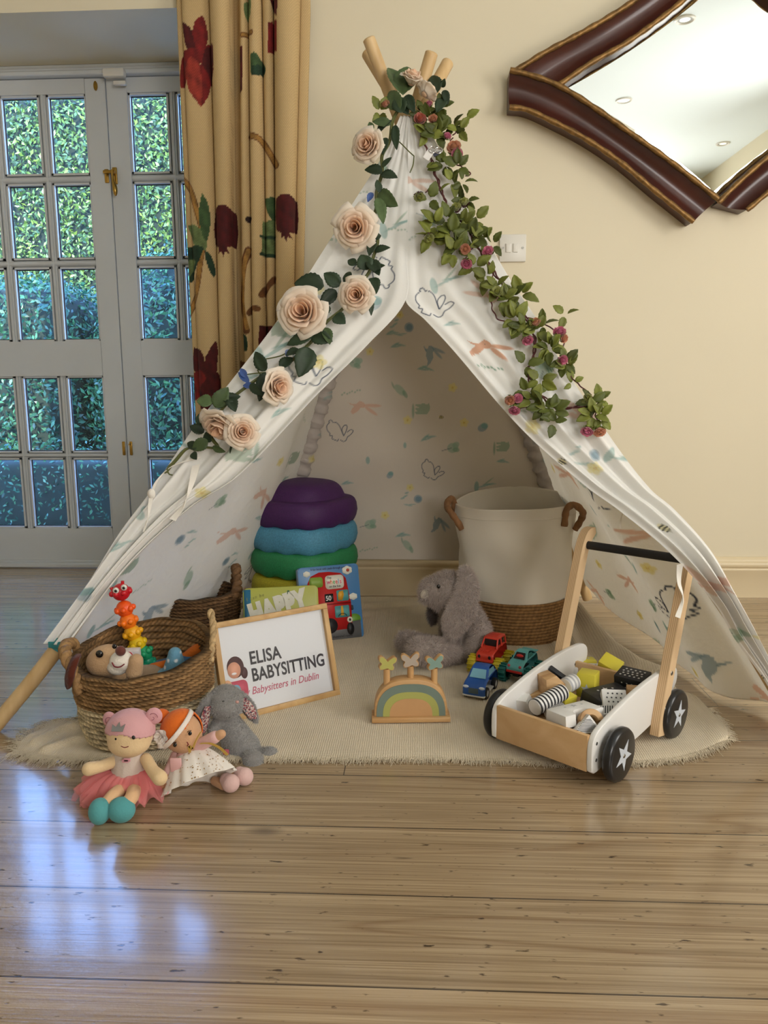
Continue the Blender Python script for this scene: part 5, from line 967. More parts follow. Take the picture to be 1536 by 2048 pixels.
# ================================================================ woven baskets
def woven(cx, cy, rt, rb, ry, h, rows, yaw, ztilt, c1, c2, split=None, inner=True, seed=0, nA=420, wt=1.0):
    """coiled grass basket: rows of twisted rope wound round an oval"""
    n = nA; a = np.linspace(0, 2*PI, n, endpoint=False); nz = rows*9; rng = np.random.default_rng(seed)
    A = []; Cc = []; rn = rng.random((rows+2, 40))
    for i in range(nz+1):
        u = i/nz; k = int(u*rows*0.999); f = (u*rows) % 1; R_ = rb+(rt-rb)*(u**0.8); Q = R_*ry
        bul = 0.006*abs(math.sin(PI*f))**0.7*wt; twist = np.sin(a*70*R_/0.14+2.2*f*3+k*2.1)
        rr = bul*(1+0.28*twist)+0.0015*np.sin(a*5+k)+0.004*np.sin(a*2+1+u*2)*u
        z = h*u*(1+u*(ztilt[0]*np.cos(a)+ztilt[1]*np.sin(a)))+0.0018*np.sin(a*9+k*1.3)*u
        A.append(np.stack([(R_+rr)*np.cos(a), (Q+rr)*np.sin(a), z], 1))
        nz_ = np.interp((a/(2*PI)*40) % 40, range(40), rn[k % (rows+1)]); col = c1 if (split is None or u > split) else c2
        fcol = (0.55+0.75*nz_+0.24*twist)*(0.50+0.50*abs(math.sin(PI*f))**.8); Cc.append(np.array(S(*col))[None]*fcol[:, None])
    A = np.array(A); Cc = np.array(Cc); Ain = A[::-1].copy(); ctr = np.array([1, 1, 0]); Ain[..., :2] *= (1-0.014/rt); A2 = np.concatenate([A, Ain], 0); C2 = np.concatenate([Cc, Cc[::-1]*0.9], 0); C2[..., 3] = 1
    M_ = trn(cx, cy, 0.006) @ rot('Z', yaw); V, Fc = grid(A2, True); V = tf(V, M_); mb = MB(); mb.add((V, Fc), 0, C2.reshape(-1, 4)); fl_ = lathe([(0.0004, 0.006), (rb*0.985, 0.006)], 60); fl_ = (fl_[0]*np.array([1, ry, 1]), fl_[1]); mb.add((tf(fl_[0], M_), fl_[1]), 0, S(*c1)); return mb, A[-1], M_
M_weave = vcol('coiled_grass', 0.7, nscale=140, nvar=0.28, bscale=300, bstr=0.5, bdist=0.002, spec=0.25)
BX, BY_ = -0.578, 1.512
t = thing('toy_basket', 'large two-tone woven basket full of soft toys, in front on the left', 'basket', (BX, BY_, 0))
mb, rim, M1 = woven(BX, BY_, 0.142, 0.120, 0.84, 0.184, 17, 14, (0.07, 0.14), (148, 114, 74), (205, 186, 150), split=0.50)
mb.build('woven_body', M_weave, t, sharp=0)
def handle(pts, r, name='handle', c=(150, 116, 76), th=t, n=60, tw=3.0):
    c_ = smoothpath(pts, n); g = MB(); T = np.gradient(c_, axis=0); T /= np.linalg.norm(T, axis=1)[:, None]; nn = unit(np.cross(T[n//2], [0.3, 1, 0.2])); bb = np.cross(T, nn)
    for k in range(2):
        ph = np.arange(n)*0.55*tw/3+k*PI; g.add(tube(c_+(np.cos(ph)[:, None]*nn+np.sin(ph)[:, None]*bb)*r*0.5, r*0.72, 10), 0, np.array(S(*c))*(0.9+0.2*k))
    g.build(name, M_weave, th, sharp=0)
def rimp(ang, dz=0.0, out=0.0): a = math.radians(ang); R_ = 0.142+out; return tf(np.array([[R_*math.cos(a), R_*0.84*math.sin(a), 0.184*(1+.07*math.cos(a)+.14*math.sin(a))+.004+dz]]), M1)[0]
handle([rimp(-158+16, -.035, .006), rimp(-164+16, .0, .008), rimp(-176+16, .022, .012), rimp(-196+16, .024, .01), rimp(-212+16, .006, .006), rimp(-216+16, -.03, .006)], 0.011)
handle([rimp(-22, -.035, .006), rimp(-18, .0, .008), rimp(-10, .030, .006), rimp(2, .048, -.002), rimp(12, .03, .004), rimp(18, -.03, .006)], 0.0065, c=(186, 158, 116))
# smaller basket behind
B2X, B2Y = -0.640, 2.08
t2 = thing('small_basket', 'smaller dark woven basket with a looped rim behind the large basket', 'basket', (B2X, B2Y, 0))
mb, rim, M2 = woven(B2X, B2Y, 0.128, 0.10, 0.72, 0.155, 15, 8, (0.02, 0.03), (118, 88, 58), None, seed=3, wt=1.3); mb.build('woven_body', M_weave, t2, sharp=0)
def rimq(ang, dz=0.0, out=0.0): a = math.radians(ang); R_ = 0.128+out; return tf(np.array([[R_*math.cos(a), R_*0.72*math.sin(a), 0.158+dz]]), M2)[0]
handle([rimq(-28, -.02, .004), rimq(-14, .02, .002), rimq(0, .052, -.006), rimq(16, .05, -.006), rimq(30, .01, 0), rimq(38, -.02, 0)], 0.013, c=(112, 82, 54), th=t2)
handle([rimq(-160, -.02, .004), rimq(-172, .012, .0), rimq(-190, .028, -.004), rimq(-206, .012, 0), rimq(-216, -.02, 0)], 0.012, c=(112, 82, 54), th=t2)

# ---------------------------------------------------------------- things in the basket
M_plush = vcol('short_plush', 0.95, sheen=0.15, bscale=260, bstr=0.5, bdist=0.003, spec=0.15)
M_black = mat('black_bead', (12, 11, 12), 0.12, spec=0.8); M_thread = mat('dark_red_thread', (120, 24, 40), 0.8)
def paintV(V, c0, rules):
    cols = np.tile(np.array(S(*c0)), (len(V), 1))
    for fn, c in rules: cols[fn(V)] = S(*c)
    return cols
def at(x, y, Y): return P(x, y, Y)
Yd = 1.47
dg = thing('dog_toy', 'soft beige toy dog with a white muzzle peeping out of the basket', 'soft toy', at(230, 1350, Yd))
c = at(213, 1322, Yd); V, Fc = blobs([('e', c, (.041, .037, .034), rot('Y', -10)), ('e', c+[.012, .03, -.06], (.036, .03, .05))], .003, 3)
mb = MB(); mb.add((V, Fc), 0, paintV(V, (196, 160, 122), [])); mb.build('head', M_plush, dg, sharp=0)
hd = dg
V, Fc = blobs([('e', at(243, 1322, Yd-.028), (.024, .022, .021)), ('e', at(236, 1334, Yd-.026), (.022, .02, .016))], .0025, 4); mb = MB(); mb.add((V, Fc), 0, S(232, 224, 212)); mb.build('muzzle', M_plush, hd, sharp=0)
mb = MB(); mb.add(ell(at(241, 1302, Yd-.046), (.0105, .008, .0105))); mb.build('nose', mat('brown_velour', (98, 44, 32), .8, sheen=.4), hd)
for (x, y, r) in ((199, 1308, .0078), (229, 1293, .005)): mb = MB(); mb.add(ell(at(x, y, Yd-.034), (r, r*.6, r))); mb.build('eye', M_black, hd)
c = smoothpath([at(224, 1325, Yd-.0485), at(229, 1333, Yd-.0515), at(240, 1334, Yd-.053), at(249, 1328, Yd-.051)], 12); mb = MB(); mb.add(tube(c, 0.0012, 6)); mb.build('stitched_mouth', M_thread, hd)
# the ear hangs over the rim
V = []; pth = smoothpath([at(158, 1310, 1.44), at(150, 1320, 1.415), at(141, 1345, 1.405), at(137, 1378, 1.41)], 20); wd = np.interp(np.linspace(0, 1, 20), [0, .3, .7, .92, 1], [.012, .018, .022, .015, .003])
mb = MB(); mb.add(ribbon(pth, (1, -.4, .1), wd, 0.006), 0, S(92, 44, 30)); mb.build('ear', M_plush, hd, sharp=0)
V, Fc = blobs([('c', at(268, 1345, Yd-.03), at(272, 1322, Yd-.032), .017, .015)], .0025, 3); mb = MB(); mb.add((V, Fc), 0, S(188, 154, 118)); mb.build('paw', M_plush, dg, sharp=0)
# caterpillar
CY = 1.60
cat = thing('caterpillar_toy', 'rainbow bubbly rubber caterpillar standing up out of the basket', 'toy', at(285, 1355, CY))
M_rub = vcol('soft_rubber', 0.35, spec=0.5)
pc = smoothpath([at(242, 1184, CY-.02), at(250, 1220, CY-.02), at(262, 1258, CY-.02), at(276, 1290, CY-.02), at(293, 1312, CY-.02), at(298, 1345, CY-.01)], 120)
segs = [(0.0, (196, 20, 36)), (0.20, (238, 88, 24)), (0.34, (240, 118, 22)), (0.48, (234, 168, 20)), (0.62, (222, 186, 26)), (0.74, (22, 148, 98)), (0.87, (20, 146, 110)), (0.98, (20, 130, 150))]
mb = MB()
for i, (u, col) in enumerate(segs):
    k = int(u*119); c = pc[k]; T = unit(pc[min(k+3, 119)]-pc[max(k-3, 0)]); r = [.0195, .018, .018, .018, .018, .015, .014, .013][i]; x_ = unit(np.cross(T, [0, 1, 0])); y_ = np.cross(T, x_); cc = S(*col)
    mb.add(ell(c, (r, r, .019), basis((0, 0, 0), x_, y_, T)[:3, :3]), 0, cc)
    for j in range(7): a = 2*PI*j/7+i*.45; mb.add(ell(c+(x_*math.cos(a)+y_*math.sin(a))*(r*0.98), .0065, nu=10, nv=8), 0, np.array(cc)*np.array([1.05, 1.05, 1.05, 1]))
mb.build('body', M_rub, cat, sharp=0)
for (x0, y0, x1, y1) in ((228, 1185, 222, 1175), (245, 1178, 245, 1162)): mb = MB(); mb.add(tube([at(x0, y0, CY-.02), at(x1, y1, CY-.02)], .0036, 10), 0, S(200, 24, 36)); mb.build('antenna', M_rub, cat)
for (x, y) in ((232, 1181), (248, 1175)):
    mb = MB(); c = at(x, y, CY-.04); mb.add(ell(c, (.0068, .005, .0068))); o = mb.build('eye', M_white, cat); mb = MB(); mb.add(ell(c+[0.001, -.0042, 0], (.0032, .002, .0032))); mb.build('pupil', M_black, o)
# small picture box, cloth cone, orange legs
M_card = mat('printed_card', (214, 208, 206), 0.4); M_pink = mat('magenta_card', (204, 44, 108), 0.4)
bk = thing('picture_box', 'small white box with a magenta side standing in the basket', 'box', at(270, 1330, 1.55), 0.25)
Mb = basis(at(254, 1336, 1.515), unit([1, .15, 0]), unit([-.15, 1, .1]), unit([.03, -.1, 1])); mb = MB(); mb.add(box((0, 0, 0), (.058, .020, .085), .0015), M=Mb); mb.build('box_body', M_card, bk)
mb = MB(); mb.add(box((.0205, -.0105, -.004), (.0165, .0022, .074), .0005), M=Mb); mb.build('side_label', M_pink, bk)
for (u, w, r, c) in ((-.012, .026, .010, (70, 120, 170)), (.008, .034, .007, (196, 44, 60))): m_ = MB(); V, Fc = tube([(u+r*math.cos(a), -.0118, w+r*math.sin(a)) for a in np.linspace(0, 2*PI, 24)], .0016, 6, False); m_.add((tf(V, Mb), Fc)); m_.build('printed_ring', mat('ring_ink', c, .5), bk)
cn = thing('polka_dot_toy', 'soft pale blue toy with white dots in the basket', 'soft toy', at(350, 1345, 1.52))
V, Fc = blobs([('c', at(350, 1345, 1.53), at(350, 1308, 1.53), .028, .015), ('e', at(340, 1352, 1.52), (.045, .03, .016))], .0025, 4); cols = np.tile(np.array(S(104, 152, 176)), (len(V), 1)); Vc = at(350, 1330, 1.53)
for k in range(40): a, b_ = RNG.uniform(-.05, .05), RNG.uniform(-.03, .05); paint(cols, V[:, 0]-Vc[0], V[:, 2]-Vc[2], [('ell', round(a/.017)*.017+(round(b_/.015) % 2)*.008, round(b_/.015)*.015, .0034, .0034, 0, S(226, 230, 232), 1)])
mb = MB(); mb.add((V, Fc), 0, cols); mb.build('body', M_plush, cn, sharp=0)
og = thing('orange_plush', 'orange soft toy lying in the back of the basket', 'soft toy', at(370, 1330, 1.58))
V, Fc = blobs([('c', at(370, 1318, 1.60), at(398, 1300, 1.60), .014, .017), ('c', at(305, 1338, 1.56), at(335, 1330, 1.56), .013, .012), ('c', at(330, 1345, 1.58), at(372, 1330, 1.6), .02, .02)], .003, 4); mb = MB(); mb.add((V, Fc), 0, S(214, 112, 40)); mb.build('body', M_plush, og, sharp=0)
mb = MB(); mb.add(cap(at(296, 1352, 1.58), at(395, 1330, 1.60), .03, .03), 0, S(70, 110, 150)); mb.add(cap(at(230, 1372, 1.5), at(300, 1362, 1.52), .04, .035), 0, S(150, 128, 104))
one('folded_blanket', mb, M_plush, 'blue cloth bundled under the toys inside the large basket', 'cloth', loc=at(320, 1350, 1.58), sharp=0)

# ================================================================ sign in an oak frame
fr = thing('framed_sign', 'framed sign reading ELISA BABYSITTING leaning back on the rug', 'framed sign', (-0.32, 1.63, 0))
brn, bln = F(678, 1391), F(436, 1453); ex = unit(brn-bln); fw_ = 0.288; fh = 0.219; n0 = np.cross(ex, [0, 0, 1]); lean = math.radians(16); upv = unit(np.array([0, 0, 1.0])*math.cos(lean)-n0*math.sin(lean)); nrm = np.cross(ex, upv)
Mf = basis(brn-ex*fw_/2+np.array([0, 0, 0.003]), ex, -nrm, upv)   # local x right, y back, z up
FRM = Mf
M_oak = wood('oak_moulding', (206, 168, 112), (176, 136, 84), 'X', 1.2, 0.5); M_oakz = wood('oak_moulding_upright', (206, 168, 112), (176, 136, 84), 'Z', 1.2, 0.5)
bw = 0.0125
for (cx, cz, sx, sz) in ((0, bw/2, fw_, bw), (0, fh-bw/2, fw_, bw), (-fw_/2+bw/2, fh/2, bw, fh-2*bw), (fw_/2-bw/2, fh/2, bw, fh-2*bw)):
    mb = MB(); mb.add(box((cx, 0, cz), (sx, 0.018, sz), 0.0012), M=Mf); mb.build('frame_bar', M_oak if sx > sz else M_oakz, fr)
mb = MB(); mb.add(box((0, 0.003, fh/2), (fw_-2*bw+.002, 0.002, fh-2*bw+.002)), M=Mf); pap = mb.build('printed_sheet', mat('poster_paper', (226, 226, 228), .55, coat=0), fr)
mb = MB(); mb.add(box((0, 0.0065, fh/2), (fw_-2*bw+.002, 0.003, fh-2*bw+.002)), M=Mf); mb.build('backing_board', mat('mdf', (150, 120, 86), .8), fr)
mg, nt, b = newmat('picture_glass'); tr_ = N(nt, 'ShaderNodeBsdfTransparent'); gl = N(nt, 'ShaderNodeBsdfGlossy', i_Roughness=0.015); fe = N(nt, 'ShaderNodeFresnel', i_IOR=1.45); mx = N(nt, 'ShaderNodeMixShader'); nt.links.new(fe.outputs[0], mx.inputs[0]); nt.links.new(tr_.outputs[0], mx.inputs[1]); nt.links.new(gl.outputs[0], mx.inputs[2]); nt.links.new(mx.outputs[0], [n for n in nt.nodes if n.type == 'OUTPUT_MATERIAL'][0].inputs[0])
mb = MB(); mb.add(box((0, -0.002, fh/2), (fw_-2*bw+.001, 0.0012, fh-2*bw+.001)), M=Mf); mb.build('glass', mg, fr)
M_ink = mat('charcoal_ink', (48, 48, 58), .6); M_pkink = mat('rose_ink', (196, 98, 120), .6)
def on(M_, dy): return M_ @ trn(0, dy, 0)
def put(parent, VF, M_, x, z, dy, m, name): mb = MB(); mb.add((VF[0]+np.array([x, 0, z]), VF[1]), M=on(M_, dy)); return mb.build(name, m, parent, sharp=0)
put(pap, text('ELISA', .0405, .0009, .80, ext=.0004, space=1.02), Mf, -.066, .113, .0015, M_ink, 'lettering')
put(pap, text('BABYSITTING', .0405, .0009, .745, ext=.0004, space=1.02), Mf, -.066, .075, .0015, M_ink, 'lettering')
put(pap, text('Lovely Babysitters in Dublin', .0235, .0001, .86, .28, ext=.0004), Mf, -.130, .047, .0015, M_pkink, 'lettering')
Ms = on(Mf, .0016) @ trn(-.013, 0, -.004)
for nm, pts, c, dy in (('logo_hair', circ(-.088, .118, .020, .024)+[], (84, 52, 60), 0), ('logo_face', circ(-.092, .112, .0155, .018), (232, 168, 140), -.0003), ('logo_hair_tail', circ(-.069, .102, .008, .013), (84, 52, 60), .0001), ('logo_dress', rrect(-.090, .070, .050, .036, .012), (206, 84, 108), -.0002), ('logo_child_face', circ(-.112, .082, .0105, .0115), (236, 182, 140), -.0004), ('logo_child', rrect(-.096, .069, .026, .022, .010), (130, 184, 206), -.0005), ('logo_smile', circ(-.093, .1045, .006, .0028), (244, 240, 238), -.0005)):
    mb = MB(); mb.add(extrude_poly_on(pts, Ms @ trn(0, dy, 0), .0003)); mb.build(nm, mat(nm, c, .6), pap, sharp=0)

# ================================================================ board books
def book(name, label, br_, bl_, h, th, lean_deg, cover, spinec, wid=None):
    ex = unit(br_-bl_); w_ = wid or np.linalg.norm(br_-bl_); n0 = np.cross(ex, [0, 0, 1]); le = math.radians(lean_deg); up_ = unit(np.array([0, 0, 1.0])*math.cos(le)-n0*math.sin(le)); nr = np.cross(ex, up_)
    M_ = basis(br_-ex*w_/2+np.array([0, 0, .004]), ex, -nr, up_); t = thing(name, label, 'book', br_-ex*w_/2)
    mb = MB(); V, Fc = prism(rrect(0, h/2, w_, h, .012), .004, .0008); mb.add((V, Fc), M=M_); cv = mb.build('front_cover', mat(name+'_cover', cover, .35), t)
    mb = MB(); V, Fc = prism(rrect(-.002, h/2, w_-.006, h-.004, .01), th-.008); mb.add((V, Fc), M=on(M_, th/2)); mb.build('pages', mat('board_pages', (226, 222, 212), .7, nscale=0), t)
    mb = MB(); V, Fc = prism(rrect(0, h/2, w_, h, .012), .004, .0008); mb.add((V, Fc), M=on(M_, th)); mb.build('back_cover', mat(name+'_back', cover, .4), t)
    mb = MB(); mb.add(box((-w_/2+.0015, th/2, h/2), (.005, th, h-.01), .0015), M=M_); mb.build('spine', mat(name+'_spine', spinec, .4), t)
    return t, cv, M_, w_
def dec(parent, M_, name, pts, c, dy, d=.0005, r=.45): mb = MB(); mb.add(extrude_poly_on(pts, on(M_, -.002+dy), d)); return mb.build(name, mat(name+'_ink', c, r), parent, sharp=0)
br_ = F(728, 1277); bl_ = br_+np.array([-.168, -.070, 0]); t, cv, Mb, w_ = book('bus_book', 'blue board book with a red double-decker bus, leaning on the stepping stones', br_, bl_, .218, .022, 14, (70, 126, 180), (150, 170, 196))
dec(cv, Mb, 'grey_road', [(-.086, .002), (.084, .002), (.084, .052), (-.086, .04)], (112, 112, 114), -.0003)
dec(cv, Mb, 'grass_verge', circ(.066, .056, .02, .016), (110, 160, 60), -.0002)
bus = [(-.072, .03), (.058, .03), (.060, .105), (.050, .178), (.036, .193), (.0, .2), (-.03, .2), (-.055, .19), (-.066, .17), (-.072, .10)]
dec(cv, Mb, 'red_bus', bus, (198, 34, 34), -.0006)
dec(cv, Mb, 'bus_band', [(-.071, .104), (.060, .104), (.060, .108), (-.071, .108)], (150, 20, 22), -.0009)
dec(cv, Mb, 'title_panel', rrect(.015, .169, .056, .040, .010), (240, 234, 220), -.0010)
put(cv, text('The', .010, .0002, .9, ext=.0003), Mb, -.008, .179, -.0032, mat('title_dark_ink', (44, 40, 44), .5), 'lettering')
x_ = -.008
for ch, c in zip('wheels', ((206, 60, 110), (224, 120, 50), (92, 160, 80), (206, 60, 60), (80, 130, 190), (220, 90, 120))): put(cv, text(ch, .019, .0004, .78, ext=.0003), Mb, x_, .164, -.0032, mat('title_'+ch+'_ink', c, .5), 'lettering'); x_ += .0098 if ch == 'w' else (.0052 if ch == 'l' else .0078)
put(cv, text('on the bus', .0088, .0002, .9, ext=.0003), Mb, -.002, .154, -.0032, mat('title_dark_ink', (44, 40, 44), .5), 'lettering')
dec(cv, Mb, 'number_plate', rrect(-.005, .124, .026, .024, .001), (24, 24, 26), -.0010); put(cv, text('50', .020, .0002, .85, ext=.0003), Mb, -.0155, .117, -.0032, M_wht, 'lettering')
dec(cv, Mb, 'upper_window', rrect(.036, .128, .036, .032, .004), (86, 160, 164), -.0010); dec(cv, Mb, 'giraffe_head', [(.022, .116), (.034, .114), (.040, .13), (.038, .142), (.026, .14), (.022, .13)], (232, 170, 50), -.0013)
dec(cv, Mb, 'lower_window', rrect(.031, .082, .044, .034, .004), (86, 160, 164), -.0010); dec(cv, Mb, 'giraffe_neck', [(.026, .07), (.036, .07), (.034, .098), (.028, .098)], (236, 180, 60), -.0013)
mb = MB(); V, Fc = tube([(.031+.012*math.cos(a), -.0036, .068+.008*math.sin(a)) for a in np.linspace(0, PI, 14)], .001, 6); mb.add((tf(V, Mb), Fc)); mb.build('steering_wheel', M_black, cv)
dec(cv, Mb, 'top_window', rrect(-.040, .172, .040, .030, .008), (140, 170, 70), -.0010)
dec(cv, Mb, 'mudguard', circ(-.008, .044, .022, .022, 24), (44, 40, 44), -.0011); dec(cv, Mb, 'wheel_print', circ(.052, .030, .011, .018), (30, 28, 30), -.0011)
dec(cv, Mb, 'headlamp', circ(.052, .056, .0085, .0085), (236, 230, 214), -.0014); dec(cv, Mb, 'lamp_centre', circ(.052, .056, .003, .004), (30, 30, 34), -.0018); dec(cv, Mb, 'lamp_mirror', rrect(.062, .090, .006, .014, .001), (40, 40, 46), -.0011)
def cloud(x, z, r, nm='cloud'): 
    a = np.linspace(0, 2*PI, 42, endpoint=False); return dec(cv, Mb, nm, [(x+r*(1+.16*abs(math.sin(3*q)))*math.cos(q)*1.25, z+r*(1+.16*abs(math.sin(3*q)))*math.sin(q)) for q in a], (240, 238, 226), -.0008)
cloud(-.066, .198, .0075); cloud(.056, .200, .011); cloud(.068, .122, .009); dec(cv, Mb, 'flower', circ(.058, .200, .005, .005), (190, 80, 60), -.0012)
put(cv, text('A fun book with peek-through surprises!', .0092, .0002, .80, ext=.0003), Mb, -.054, .2065, -.0024, mat('small_print_ink', (26, 44, 84), .5), 'lettering')
put(cv, text('illustrated round', .0098, .0001, .9, ext=.0003), Mb, -.004, .008, -.0028, mat('small_print_black', (30, 30, 32), .5), 'lettering')
br_ = F(650, 1322); br_ = np.array([-.272, 2.010, 0]); bl_ = br_+np.array([-.200, -.045, 0]); t, cv, Mb, w_ = book('happy_book', 'lime green board book titled HAPPY standing behind the framed sign', br_, bl_, .186, .018, 12, (170, 172, 60), (44, 108, 140))
dec(cv, Mb, 'spine_strip', [(-.100, .003), (-.082, .003), (-.082, .183), (-.100, .183)], (44, 108, 140), -.0006)
Mt = Mb @ trn(-.080, 0, .091) @ rot('Y', -14)
V, Fc = text('HAPPY', .070, .0062, .70, ext=.0004, space=1.08); mb = MB(); mb.add((V, Fc), M=on(Mt, -.003)); mb.build('title_lettering', mat('cream_ink', (224, 222, 206), .5, nscale=60, nvar=.06), cv, sharp=0)
V, Fc = text('I can be', .013, .0001, .9, .2, ext=.0003, space=1.3); mb = MB(); mb.add((V+np.array([.002, 0, .062]), Fc), M=on(Mt, -.003)); mb.build('lettering', mat('faint_ink', (138, 140, 56), .5), cv, sharp=0)
V, Fc = text('a guide to BIG feelings', .011, .0001, .9, .2, ext=.0003); mb = MB(); mb.add((V+np.array([.062, 0, -.015]), Fc), M=on(Mt, -.003)); mb.build('lettering', M_wht, cv, sharp=0)
mb = MB(); V, Fc = tube([(.018, -.0032, .166), (.019, -.0032, .176)], .0012, 6); mb.add((tf(V, Mb), Fc)); mb.add(ell((0, 0, 0), (.003, .001, .002)), M=Mb @ trn(.021, -.0032, .174)); mb.build('sprout_print', mat('sprout_ink', (40, 90, 60), .5), cv)
# ================================================================ plush rabbits
def px(x, y, Y): return P(x, y, Y)
def plush_part(name, lst, c0, parent, fur_n=0, fl_=.009, voxel=.004, smooth=4, rules=(), seed=1, droop=(0, 0, -.35), var=.35, wid=.0011):
    V, Fc = blobs(lst, voxel, smooth); cols = paintV(V, c0, rules); mb = MB(); mb.add((V, Fc), 0, cols*np.array([.8, .8, .8, 1]) if fur_n else cols)
    if fur_n:
        base = np.array(S(*c0))
        def fc(p, rng): k = (1-var/2+var*rng.random((len(p), 1)))*1.15; c = base[None]*k; c[:, 3] = 1; return c
        (Vn, Fn), cc = fur((V, Fc), fur_n, fl_, wid, droop, seed=seed, col=fc); mb.add((Vn, Fn), 0, cc)
    return mb.build(name, M_plush, parent, sharp=0)
YB = 1.985; LAV = (176, 162, 154)
bn = thing('plush_rabbit', 'large shaggy mauve-grey plush rabbit with lop ears sitting against the hamper', 'soft toy', (0.10, 1.98, 0))
plush_part('body', [
 ('e', px(897, 1185, YB), (.058, .050, .056), rot('Y', 20)), ('e', px(872, 1183, YB-.005), (.045, .04, .038), rot('Y', 15)), ('e', px(857, 1190, YB-.01), (.026, .028, .024)),
 ('c', px(912, 1240, YB+.01), px(925, 1290, YB+.01), .044, .060), ('e', px(940, 1303, YB+.02), (.055, .05, .04)),
 ('c', px(944, 1222, YB-.02), px(962, 1262, YB-.045), .022, .027), ('c', px(962, 1262, YB-.045), px(948, 1300, YB-.06), .027, .024),
 ('c', px(925, 1308, YB-.03), px(862, 1304, YB-.09), .030, .036), ('c', px(862, 1304, YB-.09), px(838, 1300, YB-.105), .036, .032),
 ('c', px(905, 1298, YB+.03), px(842, 1290, YB+.01), .026, .028), ('c', px(842, 1290, YB+.01), px(812, 1283, YB+.0), .028, .028)], LAV, bn, 34000, .0115, rules=[(lambda V: (np.linalg.norm(V-px(849, 1188, YB-.035), axis=1) < .012), (214, 204, 190))])
def ear(name, parent, pts, w, t_, c0, c_in=None, n=9000, fl_=.009, seed=3, wd=(1, 0, 0), inner_dot=None):
    pth = smoothpath(pts, 14); mb = MB()
    prof = np.interp(np.linspace(0, 1, 14), [0, .25, .6, .85, 1], [.45, .75, 1, .85, .45])
    lst = []
    T = np.gradient(pth, axis=0); 
    for i in range(14):
        ax = unit(T[i]); x_ = unit(np.asarray(wd, float)-ax*np.dot(wd, ax)); y_ = np.cross(ax, x_); lst.append(('e', pth[i], (w*prof[i], t_, .016), basis((0, 0, 0), x_, y_, ax)[:3, :3]))
    return plush_part(name, lst, c0, parent, n, fl_, .0035, 5, seed=seed)
ear('ear', bn, [px(930, 1143, YB-.03), px(936, 1170, YB-.052), px(925, 1215, YB-.062), px(908, 1250, YB-.066), px(903, 1268, YB-.066)], .042, .011, (184, 170, 162))
ear('ear', bn, [px(885, 1195, YB+.045), px(872, 1215, YB+.05), px(866, 1240, YB+.045)], .022, .010, (120, 110, 112), n=2500, seed=5)
mb = MB(); mb.add(ell(px(877, 1173, YB-.044), (.0045, .003, .0055))); mb.build('eye', M_black, bn)
mb = MB(); mb.add(ell(px(848, 1188, YB-.028), (.009, .008, .013), rot('Y', 25))); mb.build('nose', mat('cream_nose', (206, 196, 180), .8), bn)
YS = 1.435; GR_ = (160, 157, 154)
sb = thing('plush_rabbit', 'small smooth grey plush rabbit with flowery ears leaning on the framed sign', 'soft toy', (-0.33, 1.42, 0))
plush_part('body', [
 ('e', px(450, 1398, YS+.02), (.033, .033, .028), rot('Y', -8)), ('e', px(452, 1415, YS), (.033, .03, .020)), ('e', px(468, 1402, YS+.01), (.018, .02, .018)),
 ('c', px(456, 1445, YS+.02), px(485, 1498, YS+.005), .025, .036), ('e', px(492, 1513, YS), (.034, .03, .024)), ('e', px(470, 1515, YS+.0), (.018, .02, .024)),
 ('c', px(436, 1443, YS+.0), px(426, 1460, YS-.01), .012, .011),
 ('c', px(496, 1520, YS-.02), px(507, 1524, YS-.045), .019, .022), ('c', px(520, 1510, YS+.0), px(540, 1512, YS-.012), .015, .018), ('c', px(500, 1518, YS), px(525, 1512, YS), .015, .014)], GR_, sb, 26000, .0042, .003, 4, droop=(0, 0, -.6), var=.22, wid=.0009)
ear('ear', sb, [px(424, 1392, YS+.005), px(412, 1410, YS-.005), px(404, 1440, YS-.012), px(402, 1462, YS-.012)], .017, .006, (160, 157, 154), n=3500, fl_=.004, seed=4, wd=(1, .3, 0))
ear('ear', sb, [px(476, 1385, YS+.03), px(490, 1402, YS+.03), px(502, 1425, YS+.032), px(508, 1435, YS+.03)], .017, .005, (160, 157, 154), n=2500, fl_=.004, seed=6)
def floral(name, pts, w, off, parent):
    pth = smoothpath(pts, 30); V, Fc = ribbon(pth, (1, .25, 0), w*np.sin(np.linspace(.35, PI-.25, 30))**.5, .002); 
    A = []
    for i in range(30):
        for j in range(12): A.append(pth[i]+unit([1, .25, 0])*w*(j/11-.5)*math.sin(.35+(PI-.6)*i/29)**.5+np.array([0, -.0008*(1-(2*j/11-1)**2), 0]))
    V = np.array(A); Fc = [(i*12+j, i*12+j+1, (i+1)*12+j+1, (i+1)*12+j) for i in range(29) for j in range(11)]
    cols = np.tile(np.array(S(214, 200, 190)), (len(V), 1)); r = np.random.default_rng(8); m = r.random(len(V)); cols[m < .30] = S(150, 70, 78); cols[(m > .30) & (m < .52)] = S(60, 66, 84); cols[(m > .52) & (m < .66)] = S(196, 130, 120)
    mb = MB(); mb.add(solidify((V, Fc), .001), 0, np.concatenate([cols, cols])); mb.build(name, M_plush, parent, sharp=0)
floral('ear_lining', [px(416, 1412, YS-.016), px(409, 1440, YS-.024), px(405, 1466, YS-.026)], .017, 0, sb)
floral('ear_lining', [px(484, 1396, YS+.020), px(496, 1415, YS+.020), px(507, 1438, YS+.020)], .024, 0, sb)
mb = MB(); mb.add(ell(px(447, 1404, YS-.012), (.0030, .002, .003))); mb.build('eye', M_black, sb)
mb = MB(); mb.add(ell(px(474, 1404, YS-.006), (.004, .003, .003))); mb.build('nose', mat('pink_nose', (196, 150, 140), .8), sb)
mb = MB(); mb.add(box(px(452, 1504, YS-.032), (.012, .003, .011), .001), M=None); mb.build('sewn_tag', mat('pink_tag', (190, 92, 106), .7), sb)

